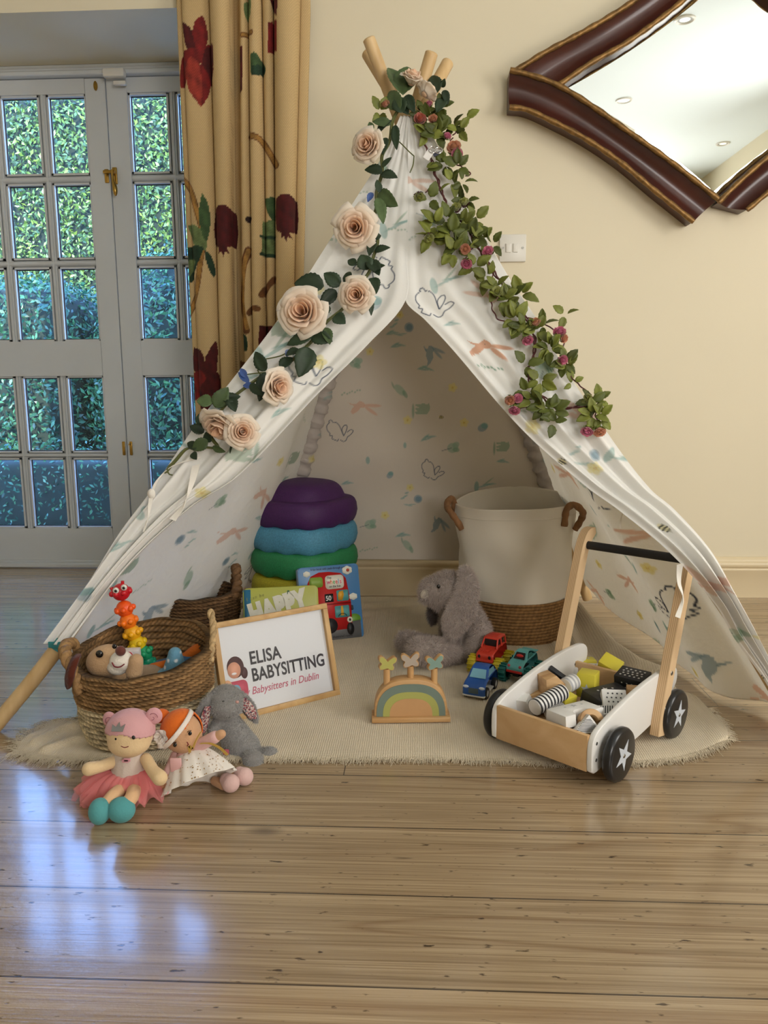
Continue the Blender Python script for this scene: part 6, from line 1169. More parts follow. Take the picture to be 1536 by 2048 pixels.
# ================================================================ rag dolls
M_felt = vcol('doll_velour', .9, sheen=.15, bscale=300, bstr=.3, bdist=.002, spec=.15)
def felt(name, lst, c, parent, voxel=.003, smooth=4, rules=()):
    V, Fc = blobs(lst, voxel, smooth); mb = MB(); mb.add((V, Fc), 0, paintV(V, c, rules)); return mb.build(name, M_felt, parent, sharp=0)
Y1 = 1.245
dl = thing('rag_doll', 'rag doll with pink bear-eared hair, pink tulle skirt and teal shoes', 'doll', (-0.46, 1.22, 0))
SK = (226, 196, 152)
hc = px(260, 1466, Y1); hair_z = px(260, 1460, Y1)[2]
felt('head', [('e', hc, (.041, .038, .0375)), ('e', hc+[0, -.004, -.012], (.0385, .035, .028))], SK, dl, .0028, 5)
V, Fc = ell(hc+[0, .002, .003], (.0432, .0405, .0392), nu=72, nv=56)
def hairkeep(V): x = V[:, 0]-hc[0]; y = V[:, 1]-hc[1]; z = V[:, 2]-hc[2]; return z > (.0125-.10*x-.25*np.abs(x)-(y > .01)*.03)
k = hairkeep(V); Fk = [f for f in Fc if all(k[i] for i in f)]; mb = MB(); mb.add(solidify((V, Fk), .0022), 0, S(214, 162, 164)); cp = mb.build('hair_cap', M_felt, dl, sharp=0)
for (x, y, s) in ((220, 1440, -1), (308, 1432, 1)):
    c = px(x, y, Y1+.008); mb = MB(); mb.add(ell(c, (.0145, .007, .0155), rot('Z', 15*s)), 0, S(212, 158, 162)); e = mb.build('bear_ear', M_felt, dl, sharp=0)
    mb = MB(); mb.add(tube([c+np.array([(.011-.0012*q)*math.cos(q*.9)*.8, -.0075+abs(math.cos(q*.9))*.0012, (.011-.0012*q)*math.sin(q*.9)*.9]) for q in np.linspace(0, 8.5, 50)], .0006, 5)); mb.build('spiral_stitching', mat('mauve_thread', (158, 96, 110), .7), e)
cr = [(-11, -7), (11, -7), (13, 8), (5, 1), (1, 12), (-4, 2), (-12, 7)]; cc_ = hc+np.array([-.006, -.036, .026]); Mc = basis(cc_, (1, 0, 0), unit([0, .72, .69*-1]), unit([0, .69, .72])); mb = MB(); mb.add(extrude_poly_on([(a*.0009, b*.0009) for a, b in cr], Mc, .001)); mb.build('crown_applique', mat('silver_lame', (150, 148, 146), .35, metal=.6), cp)
for (x, y) in ((233, 1478), (267, 1475)): mb = MB(); p = px(x, y, Y1-.034); mb.add(ell(p, (.0032, .002, .0036))); mb.build('eye', M_black, dl)
mb = MB(); mb.add(tube(smoothpath([px(242, 1492, Y1-.0375), px(249, 1495, Y1-.0385), px(257, 1493, Y1-.038)], 9), .0007, 6)); mb.build('mouth', M_thread, dl)
felt('body', [('c', px(258, 1512, Y1+.005), px(258, 1550, Y1+.01), .026, .033), ('e', px(258, 1558, Y1+.01), (.034, .028, .02))], (212, 196, 184), dl)
mb = MB(); c0 = px(252, 1522, Y1-.030)
for a, b_ in (((-8, 6), (6, -5)), ((8, 10), (-2, -4))): mb.add(box(c0+np.array([(a[0]+b_[0])/2*.0008, -.001, (a[1]+b_[1])/2*.0008]), (.012, .002, .006), .0008))
mb.build('pink_ribbon', mat('satin_ribbon', (214, 150, 160), .4), dl)
for lst in ([('c', px(236, 1520, Y1), px(205, 1532, Y1-.02), .011, .0105), ('c', px(205, 1532, Y1-.02), px(178, 1538, Y1-.035), .0105, .0125)], [('c', px(292, 1518, Y1), px(306, 1542, Y1-.025), .011, .011), ('c', px(306, 1542, Y1-.025), px(320, 1556, Y1-.04), .011, .0135)]): felt('arm', lst, SK, dl, .0025)
for lst in ([('c', px(248, 1574, Y1-.01), px(226, 1592, Y1-.055), .013, .012), ('c', px(226, 1592, Y1-.055), px(207, 1616, Y1-.075), .012, .012)], [('c', px(270, 1574, Y1-.01), px(264, 1594, Y1-.055), .013, .012), ('c', px(264, 1594, Y1-.055), px(248, 1616, Y1-.075), .012, .012)]): felt('leg', lst, (222, 180, 138), dl, .0025)
f1, f2 = F(193, 1658), F(236, 1655)
for c, r, ry_ in ((np.array([f1[0], f1[1]+.016, .0225]), (.018, .020, .0225), 0), (np.array([f2[0], f2[1]+.018, .0215]), (.0235, .020, .0215), 0)): mb = MB(); mb.add(ell(c, r, nu=28, nv=18), 0, S(88, 158, 160)); mb.build('shoe', M_felt, dl, sharp=0)
M_tulle = vcol('pink_tulle', .8, trans=.35, spec=.1); nt = M_tulle.node_tree; out = [n for n in nt.nodes if n.type == 'OUTPUT_MATERIAL'][0]; src = out.inputs[0].links[0].from_socket; tp = N(nt, 'ShaderNodeBsdfTransparent'); ms = N(nt, 'ShaderNodeMixShader'); ms.inputs[0].default_value = .45; nt.links.new(tp.outputs[0], ms.inputs[1]); nt.links.new(src, ms.inputs[2]); nt.links.new(ms.outputs[0], out.inputs[0])
waist = px(258, 1549, Y1+.008)
for L_ in range(4):
    n = 200; a = np.linspace(0, 2*PI, n, endpoint=False); A = []
    for u in np.linspace(0, 1, 14):
        R_ = .030+(.029+.003*L_)*u*(1+.22*np.sin(a*(7+L_)+L_*1.7)*u); zz = waist[2]+.013-(.006+.006*L_)*u-.024*u**2.0+.010*np.sin(a*(9+2*L_)+L_)*u
        p_ = np.stack([waist[0]+R_*np.cos(a)*1.15-.014*u, waist[1]+R_*np.sin(a)*.72-.008*u, np.maximum(zz, .004)], 1); A.append(p_)
    mb = MB(); mb.add(grid(np.array(A), True), 0, S(255, 168, 168)); mb.build('tulle_skirt', M_tulle, dl, sharp=0)
mb = MB(); mb.add(tube([waist+np.array([.034*math.cos(q), .029*math.sin(q), -.001]) for q in np.linspace(0, 2*PI, 40)], .0035, 8, False)); mb.build('waistband', mat('pink_band', (206, 92, 104), .7), dl)
# doll with orange hair
Y2 = 1.285
d2 = thing('rag_doll', 'rag doll with orange hair, white headband and gold-dotted white dress', 'doll', (-0.37, 1.3, 0))
SK2 = (206, 160, 122); hc = px(364, 1465, Y2)
felt('head', [('e', hc, (.035, .034, .036)), ('e', hc+[.006, -.004, -.008], (.032, .030, .028))], SK2, d2, .0028, 5)
V, Fc = ell(hc+[-.002, .004, .003], (.038, .037, .0385), nu=80, nv=60); x = V[:, 0]-hc[0]; y = V[:, 1]-hc[1]; z = V[:, 2]-hc[2]
cut_ = (-x*.75+z*.66) ; k = (cut_ > .004+.004*np.sin(x*300)) | (y > .010); Fk = [f for f in Fc if all(k[i] for i in f)]; mb = MB(); mb.add(solidify((V, Fk), .002), 0, S(226, 112, 40)); mb.build('hair', M_felt, d2, sharp=0)
mb = MB(); mb.add(ell(px(322, 1432, Y2+.02), (.017, .015, .013))  , 0, S(218, 104, 38)); mb.build('hair_bun', M_felt, d2, sharp=0)
nb = unit([-.72, -.12, .66]); x_ = unit(np.cross([0, -1.0, 0], nb)); y_ = np.cross(nb, x_); R_ = .0365
band = np.array([[hc+nb*(.012+.0035*s)+(x_*math.cos(q)+y_*math.sin(q))*(R_*1.04) for s in (-1.2, 0, 1.2)] for q in np.linspace(0, 2*PI, 60)]); mb = MB(); mb.add(solidify(grid(band), .003), 0, S(234, 222, 212)); mb.build('headband', M_felt, d2, sharp=0)
ro = MB(); rc = px(322, 1474, Y2-.028)
for i in range(9): V, Fc = petal(i*2.4, .001, .008+.0009*i, -.002, .010-.0011*i, 120, .003, 6, 7, i); ro.add((tf(V, orient(rc, (-.5, -1, .1), i)), Fc), 0, S(236, 226, 218))
ro.add(tube([rc, rc+[.001, 0, -.018]], [.005, .009], 10), 0, S(230, 220, 212)); ro.build('cloth_rosette', M_felt, d2, sharp=0)
for (x, y) in ((350, 1490), (380, 1467)):
    c = px(x, y, Y2-.036 if x < 360 else Y2-.031); mb = MB(); mb.add(ell(c, (.0034, .002, .0040), rot('Y', 25))); mb.add(tube([c+[-.005, .0006, .002], c+[-.002, -.001, .005], c+[.003, .0, .0055]], .0007, 6)); mb.build('eye', M_black, d2)
mb = MB(); mb.add(tube([px(374, 1484, Y2-.0335), px(377, 1489, Y2-.034), px(374, 1492, Y2-.0335)], .0008, 6)); mb.build('mouth', M_thread, d2)
tcen = px(382, 1504, Y2+.0); hem_c = F(398, 1566, .026); ax = hem_c-tcen
n = 160; a = np.linspace(0, 2*PI, n, endpoint=False); A = []; zx = unit(ax); xx = unit(np.cross([0, -1, 0], zx)); yy = np.cross(zx, xx)
for u in np.linspace(0, 1, 50):
    R_ = .024+.041*u**.7+.004*np.sin(a*9+1)*u+.002*np.sin(a*17)*u; sq_ = .85; c = tcen+ax*u; p_ = c+np.cos(a)[:, None]*xx*(R_*1.06)[:, None]+np.sin(a)[:, None]*yy*(R_*sq_)[:, None]; p_[:, 2] = np.maximum(p_[:, 2], .003+.001*np.sin(a*9)); A.append(p_)
V, Fc = grid(np.array(A), True); 
m_dress = mat('white_velvet_dress', (234, 226, 216), .85, sheen=.3, bscale=120, bstr=.2); mb = MB(); mb.add(solidify((V, Fc), .0012)); ds = mb.build('dress', m_dress, d2, sharp=0)
nn = vnormals(V, Fc); g = MB(); r = np.random.default_rng(9); M_gold = mat('gold_foil_dot', (196, 160, 110), .3, metal=.8)
cand = [i for i in range(len(V)) if nn[i] @ (_C-V[i]) > 0]
if len(cand) < len(V)*.3: nn = -nn; cand = [i for i in range(len(V)) if nn[i] @ (_C-V[i]) > 0]
for i in r.choice(len(V), 240, replace=False):
    q = orient(V[i]+nn[i]*.0009*np.sign(nn[i] @ (V[i]-(tcen+ax*.5))), nn[i]); rr = .0009+.0009*r.random()**3; g.add((tf(np.array([(rr*math.cos(w), rr*math.sin(w), 0) for w in np.linspace(0, 2*PI, 7)[:-1]]), q), [(0, 1, 2, 3, 4, 5)]))
o = g.build('gold_dots', M_gold, ds, sharp=0); o['kind'] = 'stuff'
felt('body', [('c', px(380, 1500, Y2+.008), px(386, 1520, Y2+.008), .018, .018)], (222, 176, 172), d2)
mb = MB(); mb.add(tube([tcen+(xx*math.cos(q)*1.05+yy*math.sin(q))*.0215 for q in np.linspace(0, 2*PI, 40)], .0045, 8, False), 0, S(222, 172, 168)); mb.build('collar', M_felt, d2, sharp=0)
for sl, hd_ in (([('c', px(352, 1512, Y2-.005), px(338, 1545, Y2-.03), .011, .010)], [('c', px(336, 1550, Y2-.032), px(330, 1566, Y2-.035), .0095, .011)]), ([('c', px(396, 1492, Y2-.01), px(430, 1474, Y2-.02), .0115, .0115)], [('c', px(433, 1473, Y2-.02), px(443, 1468, Y2-.022), .0095, .0085)])):
    a_ = felt('arm', hd_, SK2, d2, .0025); felt('sleeve', sl, (226, 182, 178), a_, .0025)
mb = MB(); mb.add(box(px(352, 1530, Y2-.045), (.020, .003, .026), .001)); mb.build('pink_cuff', mat('pink_felt', (224, 176, 174), .85), d2)
gr = MB(); g0 = px(385, 1498, Y2-.030)
for pts in ([(385, 1498), (392, 1480), (402, 1463)], [(385, 1498), (378, 1492), (380, 1505)], [(400, 1487), (420, 1487), (440, 1496), (455, 1510)]): gr.add(ribbon(smoothpath([px(a_, b_, Y2-.036) for a_, b_ in pts], 14), (.8, 0, .5), .005, .0008))
gr.build('gold_ribbon', mat('gold_ribbon', (206, 168, 84), .35, metal=.3), d2)
for p0, p1, f in (((430, 1562), (448, 1570), F(458, 1592)), ((448, 1552), (470, 1556), F(486, 1578))):
    Yf = f[1]+.014; felt('leg', [('c', px(p0[0], p0[1], Yf+.02), px(p1[0], p1[1], Yf+.005), .009, .010)], SK2, d2, .0025)
    c = np.array([f[0], Yf, .017]); lg = felt('shoe', [('e', c, (.017, .016, .017)), ('e', c+[-.010, .006, .004], (.012, .012, .012))], (218, 182, 176), d2, .0025)
# ================================================================ pop-up rainbow toy
M_beech = wood('beech', (206, 164, 112), (184, 140, 90), 'X', 1.6, .45); M_beechz = wood('beech_upright', (206, 164, 112), (184, 140, 90), 'Z', 1.6, .45)
tp_ = F(821, 1450); tx, ty = tp_[0], tp_[1]; yaw = math.radians(4)
t = thing('rainbow_pop_up_toy', 'wooden rainbow toy with three butterfly pegs standing on the rug', 'toy', (tx, ty+.02, 0), yaw)
Mt = trn(tx, ty+.02, .007) @ rot('Z', 4)
mb = MB(); mb.add(box((0, 0, .0055), (.171, .050, .011), .002), M=Mt); mb.build('base', M_beech, t)
def arch(w, h, r, z0=0.0, n=40):
    pts = [(-w/2, z0)]; e = 2.6
    for q in np.linspace(PI, 0, n): cx, sx = math.cos(q), math.sin(q); pts.append((w/2*np.sign(cx)*abs(cx)**(2/e), z0+h*(abs(sx)**(2/e)) if h else z0))
    return pts+[(w/2, z0)]
mb = MB(); V, Fc = prism(arch(.160, .083, 0, .011)[1:-1], .034, .0025); mb.add((V, Fc), M=Mt @ trn(0, .002, 0)); mb.build('arch_block', M_beech, t)
for nm, w, h, c in (('outer_band', .150, .073, (112, 128, 118)), ('middle_band', .122, .0555, (168, 168, 92)), ('centre_panel', .093, .0405, (198, 152, 104))):
    mb = MB(); V, Fc = prism(arch(w, h, 0, .0115)[1:-1], .0012); k = {'outer_band': 0, 'middle_band': 1, 'centre_panel': 2}[nm]; mb.add((V, Fc), M=Mt @ trn(0, -.0158-.0005*k, 0)); mb.build(nm, mat(nm+'_paint', c, .5, nscale=20 if k == 2 else 0, nvar=.05), t)
but = [(0, .006), (.006, .012), (.014, .017), (.020, .014), (.019, .006), (.013, .000), (.017, -.007), (.015, -.013), (.008, -.013), (.003, -.010)]
but = but+[(-a, b) for a, b in but[::-1]][1:-0 or None]; but = [p for i, p in enumerate(but) if i == 0 or p != but[i-1]]
bs = smoothpath(np.array(but+[but[0]]), 60)[:-1]
for xx_, top, c in ((-.052, .126, (176, 172, 92)), (0.0, .132, (178, 164, 150)), (.052, .126, (124, 150, 138))):
    zb_ = .085 if xx_ == 0 else .068
    mb = MB(); mb.add(tube([(xx_, .002, zb_-.004), (xx_, .002, top-.012)], .0072, 16), M=Mt); pg = mb.build('peg', M_beechz, t)
    mb = MB(); mb.add(lathe([(.0074, 0), (.0095, 0)], 20), M=Mt @ trn(xx_, .002, zb_+.0016)); mb.build('peg_hole', mat('hole_shadow_wood', (120, 84, 52), .7), t)
    tilt = Mt @ trn(xx_, .002, top) @ rot('Y', {-.052: 8, 0.0: -6, .052: -4}[xx_]) @ rot('Z', {-.052: 12, 0.0: 0, .052: 14}[xx_])
    mb = MB(); V, Fc = prism([tuple(p) for p in bs], .013, .001); mb.add((V, Fc), M=tilt); bo = mb.build('butterfly', M_beech, pg)
    mb = MB(); V, Fc = prism([tuple(p*.90+np.array([0, .0003])) for p in bs], .0008); mb.add((V, Fc), M=tilt @ trn(0, -.0068, 0)); mb.build('painted_face', mat('butterfly_paint', c, .55), bo)

# ================================================================ toy cars
def loftcar(prof, width, taper, bev=.004, n=9):
    """side outline (x forward, z up) swept across the width and rounded"""
    rings = []; prof = smoothpath(np.array(list(prof)+[prof[0]]), 64)[:-1]; cxz = prof.mean(0)
    for s in np.linspace(-1, 1, n*2+1):
        k = (1-abs(s)**6)**(1/3.0) if abs(s) < 1 else 0.0; shrink = .93+.07*k; p = cxz+(prof-cxz)*shrink
        yw = s*width/2*(1-taper*np.clip((p[:, 1]-cxz[1])/(prof[:, 1].max()-cxz[1]), 0, 1)**1.3); rings.append(np.stack([p[:, 0], yw, p[:, 1]], 1))
    A = np.array(rings); V, Fc = grid(A, True); m = 64; Fc = Fc+[tuple(range(m)), tuple((2*n)*m+j for j in range(m-1, -1, -1))]; return V, Fc
def car(name, label, pos, heading, s, body_c, wheel_fn, build):
    t = thing(name, label, 'toy car', pos, 0); M_ = trn(*pos) @ rot('Z', heading) @ np.diag([s, s, s, 1.0]); build(t, M_); return t
def wheel(parent, M_, x, y, r, w, m_t, m_h, lugs=0, name='wheel'):
    Mw = M_ @ trn(x, y, r) @ rot('X', 90 if y < 0 else -90)
    mb = MB(); mb.add(lathe([(r*.55, -w/2), (r*.9, -w/2), (r, -w*.35), (r, w*.35), (r*.9, w/2), (r*.6, w/2), (r*.55, w*.35), (.0005, w*.35)], 32), M=Mw)
    if lugs:
        for i in range(lugs): mb.add(box((0, 0, 0), (r*.13, r*.24, w*1.0), .0006), M=Mw @ rot('Z', 360*i/lugs) @ trn(0, r*1.03, 0))
    wh = mb.build(name, m_t, parent)
    if m_h:
        mb = MB(); mb.add(lathe([(.0004, w*.42), (r*.2, w*.46), (r*.50, w*.40), (r*.56, w*.46)], 24), M=Mw)
        for i in range(5): mb.add(box((0, r*.3, w*.42), (r*.12, r*.42, w*.1), .0003), M=Mw @ rot('Z', 72*i))
        mb.build('hub', m_h, wh)
M_rubber = mat('black_rubber', (26, 26, 28), .55); M_hub = mat('grey_hub', (186, 186, 184), .4)
M_cblue = mat('blue_plastic', (34, 84, 160), .38); M_win = mat('pale_blue_window', (122, 176, 196), .35); M_cred = mat('red_plastic', (196, 56, 38), .4); M_cyel = mat('yellow_plastic', (196, 176, 40), .4); M_cteal = mat('teal_plastic', (96, 172, 172), .38); M_dteal = mat('dark_teal_plastic', (22, 104, 98), .45); M_red2 = mat('bright_red_plastic', (196, 40, 34), .4); M_void = mat('dark_interior', (30, 14, 12), .8)
def quad(mb, pts, M_, d=.0008):
    V = np.array(pts, float); n_ = unit(np.cross(V[1]-V[0], V[2]-V[0])); k = len(V); W_ = np.concatenate([V-n_*d/2, V+n_*d/2]); mb.add((W_, [tuple(range(k)), tuple(range(2*k-1, k-1, -1))]+[(i, (i+1) % k, k+(i+1) % k, k+i) for i in range(k)]), M=M_)
def blue_car(t, M_):
    mb = MB(); mb.add(loftcar([(.046, .010), (.047, .022), (.040, .030), (.020, .036), (.005, .040), (-.030, .040), (-.044, .037), (-.047, .024), (-.046, .010)], .046, .06), M=M_); b_ = mb.build('body', M_cblue, t, sharp=30)
    mb = MB(); mb.add(loftcar([(.020, .034), (.004, .051), (-.006, .055), (-.026, .053), (-.040, .038), (-.02, .034)], .040, .18), M=M_); mb.build('roof', M_cblue, t, sharp=30)
    mb = MB(); quad(mb, [(.0205, -.0165, .0372), (.0205, .0165, .0372), (.0065, .0140, .0512), (.0065, -.0140, .0512)], M_); mb.build('windscreen', M_win, t)
    for sy in (-1, 1): mb = MB(); quad(mb, [(.012, sy*.0200, .0385), (-.030, sy*.0200, .0395), (-.026, sy*.0183, .0490), (.000, sy*.0176, .0505), (.006, sy*.0182, .047)], M_, .0012); mb.build('side_window', M_win, t)
    mb = MB(); mb.add(box((.0468, 0, .020), (.002, .020, .011), .0008), M=M_); mb.build('grille', mat('grey_grille', (72, 88, 96), .5), t)
    for sy in (-1, 1): mb = MB(); mb.add(ell((.0445, sy*.0165, .0262), (.003, .0062, .0030)), M=M_); mb.build('headlight', mat('pale_lamp', (206, 214, 222), .3), t)
    mb = MB(); mb.add(box((0, 0, .0088), (.094, .046, .0035), .0015), M=M_); mb.build('bumper_trim', M_white, t)
    for x in (.029, -.029):
        for sy in (-1, 1): wheel(t, M_, x, sy*.0205, .0118, .008, M_rubber, M_hub)
c = F(952, 1396); car('toy_car', 'small rounded blue toy car with pale blue windows, nearest of the three cars', (c[0]+.012, c[1]+.022, .006), -112, 1.18, None, None, blue_car)
def red_truck(t, M_):
    mb = MB(); mb.add(loftcar([(.046, .036), (.048, .050), (.042, .056), (.016, .062), (.010, .064), (-.040, .064), (-.046, .058), (-.046, .036)], .046, .05), M=M_); b_ = mb.build('body', M_cred, t, sharp=30)
    mb = MB(); z0, z1 = .062, .082
    for sy in (-1, 1):
        for (xa, xb, ya) in ((.018, .006, 0), (-.014, -.014, 0), (-.042, -.040, 0)): mb.add(tube([(xa, sy*.0205, z0), (xb, sy*.0175, z1)], .0022, 8), M=M_)
    mb.add(box((-.017, 0, .0835), (.050, .039, .005), .0022), M=M_)
    for x in (-.028, -.017, -.006): mb.add(box((x, 0, .0865), (.006, .022, .001), .0004), M=M_)
    mb.build('cab', M_cred, t)
    mb = MB(); mb.add(box((-.015, 0, .0725), (.044, .032, .018), .002), M=M_); mb.build('cab_interior', M_void, t)
    for sy in (-1, 1):
        mb = MB(); quad(mb, [(.030, sy*.004, .0592), (.040, sy*.004, .0570), (.040, sy*.012, .0570), (.030, sy*.012, .0592)], M_, .001) if False else mb.add(ell((.0470, sy*.0135, .0475), (.0018, .0045, .0045)), M=M_); mb.build('headlight_recess', M_void, t)
    mb = MB(); 
    for y in (-.010, -.004, .004, .010): mb.add(box((.030, y, .0592), (.018, .0016, .0014), .0004), M=M_ )
    mb.add(box((.047, 0, .038), (.004, .044, .006), .001), M=M_); mb.build('bonnet_ribs', M_cred, t)
    mb = MB(); mb.add(box((0, 0, .026), (.078, .018, .014), .002), M=M_); 
    for x in (.032, -.030): mb.add(tube([(x, -.03, .022), (x, .03, .022)], .003, 8), M=M_)
    mb.build('chassis', mat('rust_chassis', (132, 58, 32), .5), t)
    for x in (.034, -.032):
        for sy in (-1, 1): wheel(t, M_, x, sy*.0335, .0215, .020, M_cyel, None, 14)
c = F(985, 1352); car('toy_car', 'red toy off-roader with big ribbed yellow wheels, beside the hamper', (c[0]+.000, c[1]+.030, .006), -118, 1.02, None, None, red_truck)
def teal_car(t, M_):
    mb = MB(); mb.add(loftcar([(.044, .030), (.045, .040), (.036, .047), (.016, .053), (-.030, .056), (-.044, .056), (-.046, .048), (-.044, .032)], .042, .10), M=M_); mb.build('body', M_cteal, t, sharp=30)
    mb = MB(); mb.add(loftcar([(.018, .050), (.004, .066), (-.008, .070), (-.024, .066), (-.038, .054), (-.02, .050)], .036, .22), M=M_); mb.build('roof', M_cteal, t, sharp=30)
    mb = MB(); quad(mb, [(.0180, -.0135, .0545), (.0180, .0135, .0545), (.0060, .0110, .0665), (.0060, -.0110, .0665)], M_, .0014); ws = mb.build('windscreen', M_void, t)
    mb = MB(); mb.add(ell((.0125, 0, .0590), (.0035, .0095, .0055)), M=M_); mb.build('seat', M_red2, t)
    for sy in (-1, 1): mb = MB(); quad(mb, [(.006, sy*.0172, .0550), (-.022, sy*.0172, .0560), (-.018, sy*.0150, .0640), (-.002, sy*.0148, .0655)], M_, .0014); mb.build('side_window', M_dteal, t)
    mb = MB(); mb.add(box((.0445, 0, .031), (.005, .040, .006), .002), M=M_); mb.build('bumper', M_red2, t)
    for sy in (-1, 1): mb = MB(); mb.add(ell((.0430, sy*.0140, .0440), (.003, .0036, .0036)), M=M_); mb.build('headlight', mat('rose_lamp', (196, 72, 78), .35), t)
    mb = MB(); 
    for k in range(4): mb.add(box((.030-.004*k, 0, .0495+.0012*k), (.0012, .014, .0012), .0003), M=M_)
    mb.build('bonnet_vents', M_cteal, t)
    mb = MB(); mb.add(box((-.044, 0, .060), (.012, .038, .003), .001), M=M_); mb.add(box((-.040, 0, .056), (.004, .02, .006), .001), M=M_); mb.build('spoiler', M_cteal, t)
    mb = MB(); mb.add(box((0, 0, .023), (.072, .016, .014), .002), M=M_)
    for x in (.028, -.028): mb.add(tube([(x, -.03, .020), (x, .03, .020)], .003, 8), M=M_)
    mb.build('chassis', M_rubber, t)
    for x in (.030, -.030):
        for sy in (-1, 1): wheel(t, M_, x, sy*.0315, .0195, .018, M_dteal, M_hub, 14)
c = F(1052, 1368); car('toy_car', 'teal toy sports car with red bumper and dark green wheels, behind the wagon', (c[0]-.008, c[1]+.020, .006), -122, 1.05, None, None, teal_car)

# ================================================================ push-along wagon
O = np.array([.270, 1.428, 0.0]); d_ = np.array([.658, .753, 0]); w_ = np.array([.753, -.658, 0])
MW = basis(O, d_, -w_, (0, 0, 1))      # local x towards the handle, y towards the left side, z up
wg = thing('push_along_wagon', 'white and natural wood push-along toy wagon with black star wheels, full of blocks', 'toy wagon', tuple(O))
M_wwhite = mat('white_lacquer', (228, 226, 222), .35); M_birch = wood('birch_board', (212, 176, 130), (196, 156, 108), 'X', .6, .4)
def ply():
    m, nt, b = newmat('birch_plywood'); L = nt.links; tc = N(nt, 'ShaderNodeTexCoord'); gm = N(nt, 'ShaderNodeAttribute', attribute_name='Col')
    sp = N(nt, 'ShaderNodeSeparateXYZ'); L.new(gm.outputs['Color'], sp.inputs[0]); wv = N(nt, 'ShaderNodeMath', operation='MULTIPLY'); L.new(sp.outputs[0], wv.inputs[0]); wv.inputs[1].default_value = 5.0; fr_ = N(nt, 'ShaderNodeMath', operation='FRACT'); L.new(wv.outputs[0], fr_.inputs[0])
    cr = N(nt, 'ShaderNodeValToRGB'); L.new(fr_.outputs[0], cr.inputs[0]); cr.color_ramp.elements[0].position = .62; cr.color_ramp.elements[0].color = S(222, 190, 148); cr.color_ramp.elements[1].position = .80; cr.color_ramp.elements[1].color = S(184, 144, 100)
    mx = N(nt, 'ShaderNodeMix', data_type='RGBA'); mx.inputs[6].default_value = S(218, 186, 142); L.new(sp.outputs[1], mx.inputs[0]); L.new(cr.outputs[0], mx.inputs[7]); L.new(mx.outputs[2], b.inputs['Base Color']); b.inputs['Roughness'].default_value = .45; return m
M_ply = ply()
top = [(-.062, .050), (-.060, .085), (-.050, .099), (-.030, .108), (.03, .122), (.10, .134), (.17, .141), (.225, .143), (.275, .141), (.296, .131), (.302, .115)]
side_ = [(-.060, .030), (-.062, .050)]+top[1:]+[(.296, .096), (.262, .075), (.235, .062), (.20, .045), (.12, .034), (-.02, .026), (-.050, .024)]
side_ = smoothpath(np.array(side_+[side_[0]]), 90)[:-1]
for sy in (-1, 1):
    mb = MB(); V, Fc = prism([tuple(p) for p in side_], .012, .003, 3); mb.add((V, Fc), M=MW @ trn(0, sy*.106, 0)); sd_ = mb.build('side_panel', M_wwhite, wg, sharp=30)
    for (x, z) in ((-.047, .050), (-.047, .082), (.245, .1)):
        for s2 in (-1, 1): mb = MB(); mb.add(lathe([(.0004, .0006), (.003, .0006), (.0034, 0)], 12), M=MW @ trn(x, sy*.106+s2*.0061, z) @ rot('X', 90 if s2 < 0 else -90)); mb.build('screw', M_steel, sd_)
mb = MB(); mb.add(box((-.055, 0, .062), (.010, .201, .070), .0015), M=MW); mb.build('front_panel', M_birch, wg)
mb = MB(); mb.add(box((.250, 0, .082), (.010, .201, .050), .0015), M=MW); mb.build('rear_panel', M_birch, wg)
mb = MB(); mb.add(box((.095, 0, .040), (.305, .201, .008)), M=MW); mb.build('wagon_floor', M_birch, wg)
for x in (0.0, .245): mb = MB(); mb.add(tube([(x, -.13, .051), (x, .13, .051)], .005, 10), M=MW); mb.build('axle', M_steel, wg)
M_wblack = mat('black_lacquer', (30, 30, 32), .28); M_star = mat('pale_grey_print', (198, 204, 212), .5)
for x in (0.0, .245):
    for sy in (-1, 1):
        Mw = MW @ trn(x, sy*.132, .0515) @ rot('X', 90 if sy < 0 else -90); mb = MB(); mb.add(lathe([(.0004, -.010), (.040, -.010), (.0485, -.008), (.0515, -.003), (.0515, .004), (.0485, .009), (.044, .0105), (.0004, .0105)], 72), M=Mw); wh = mb.build('wheel', M_wblack, wg, sharp=50)
        mb = MB(); V, Fc = prism(star(0, 0, .031, .0125, {(0.0, -1): .1, (.245, -1): 2.9}.get((x, sy), .4)), .0006); mb.add((V, Fc), M=Mw @ trn(0, 0, .0108) @ rot('X', 90)); mb.build('star_print', M_star, wh)
        mb = MB(); mb.add(lathe([(.0004, .0125), (.003, .0125), (.0042, .0112)], 14), M=Mw); mb.build('axle_cap', M_steel, wh)
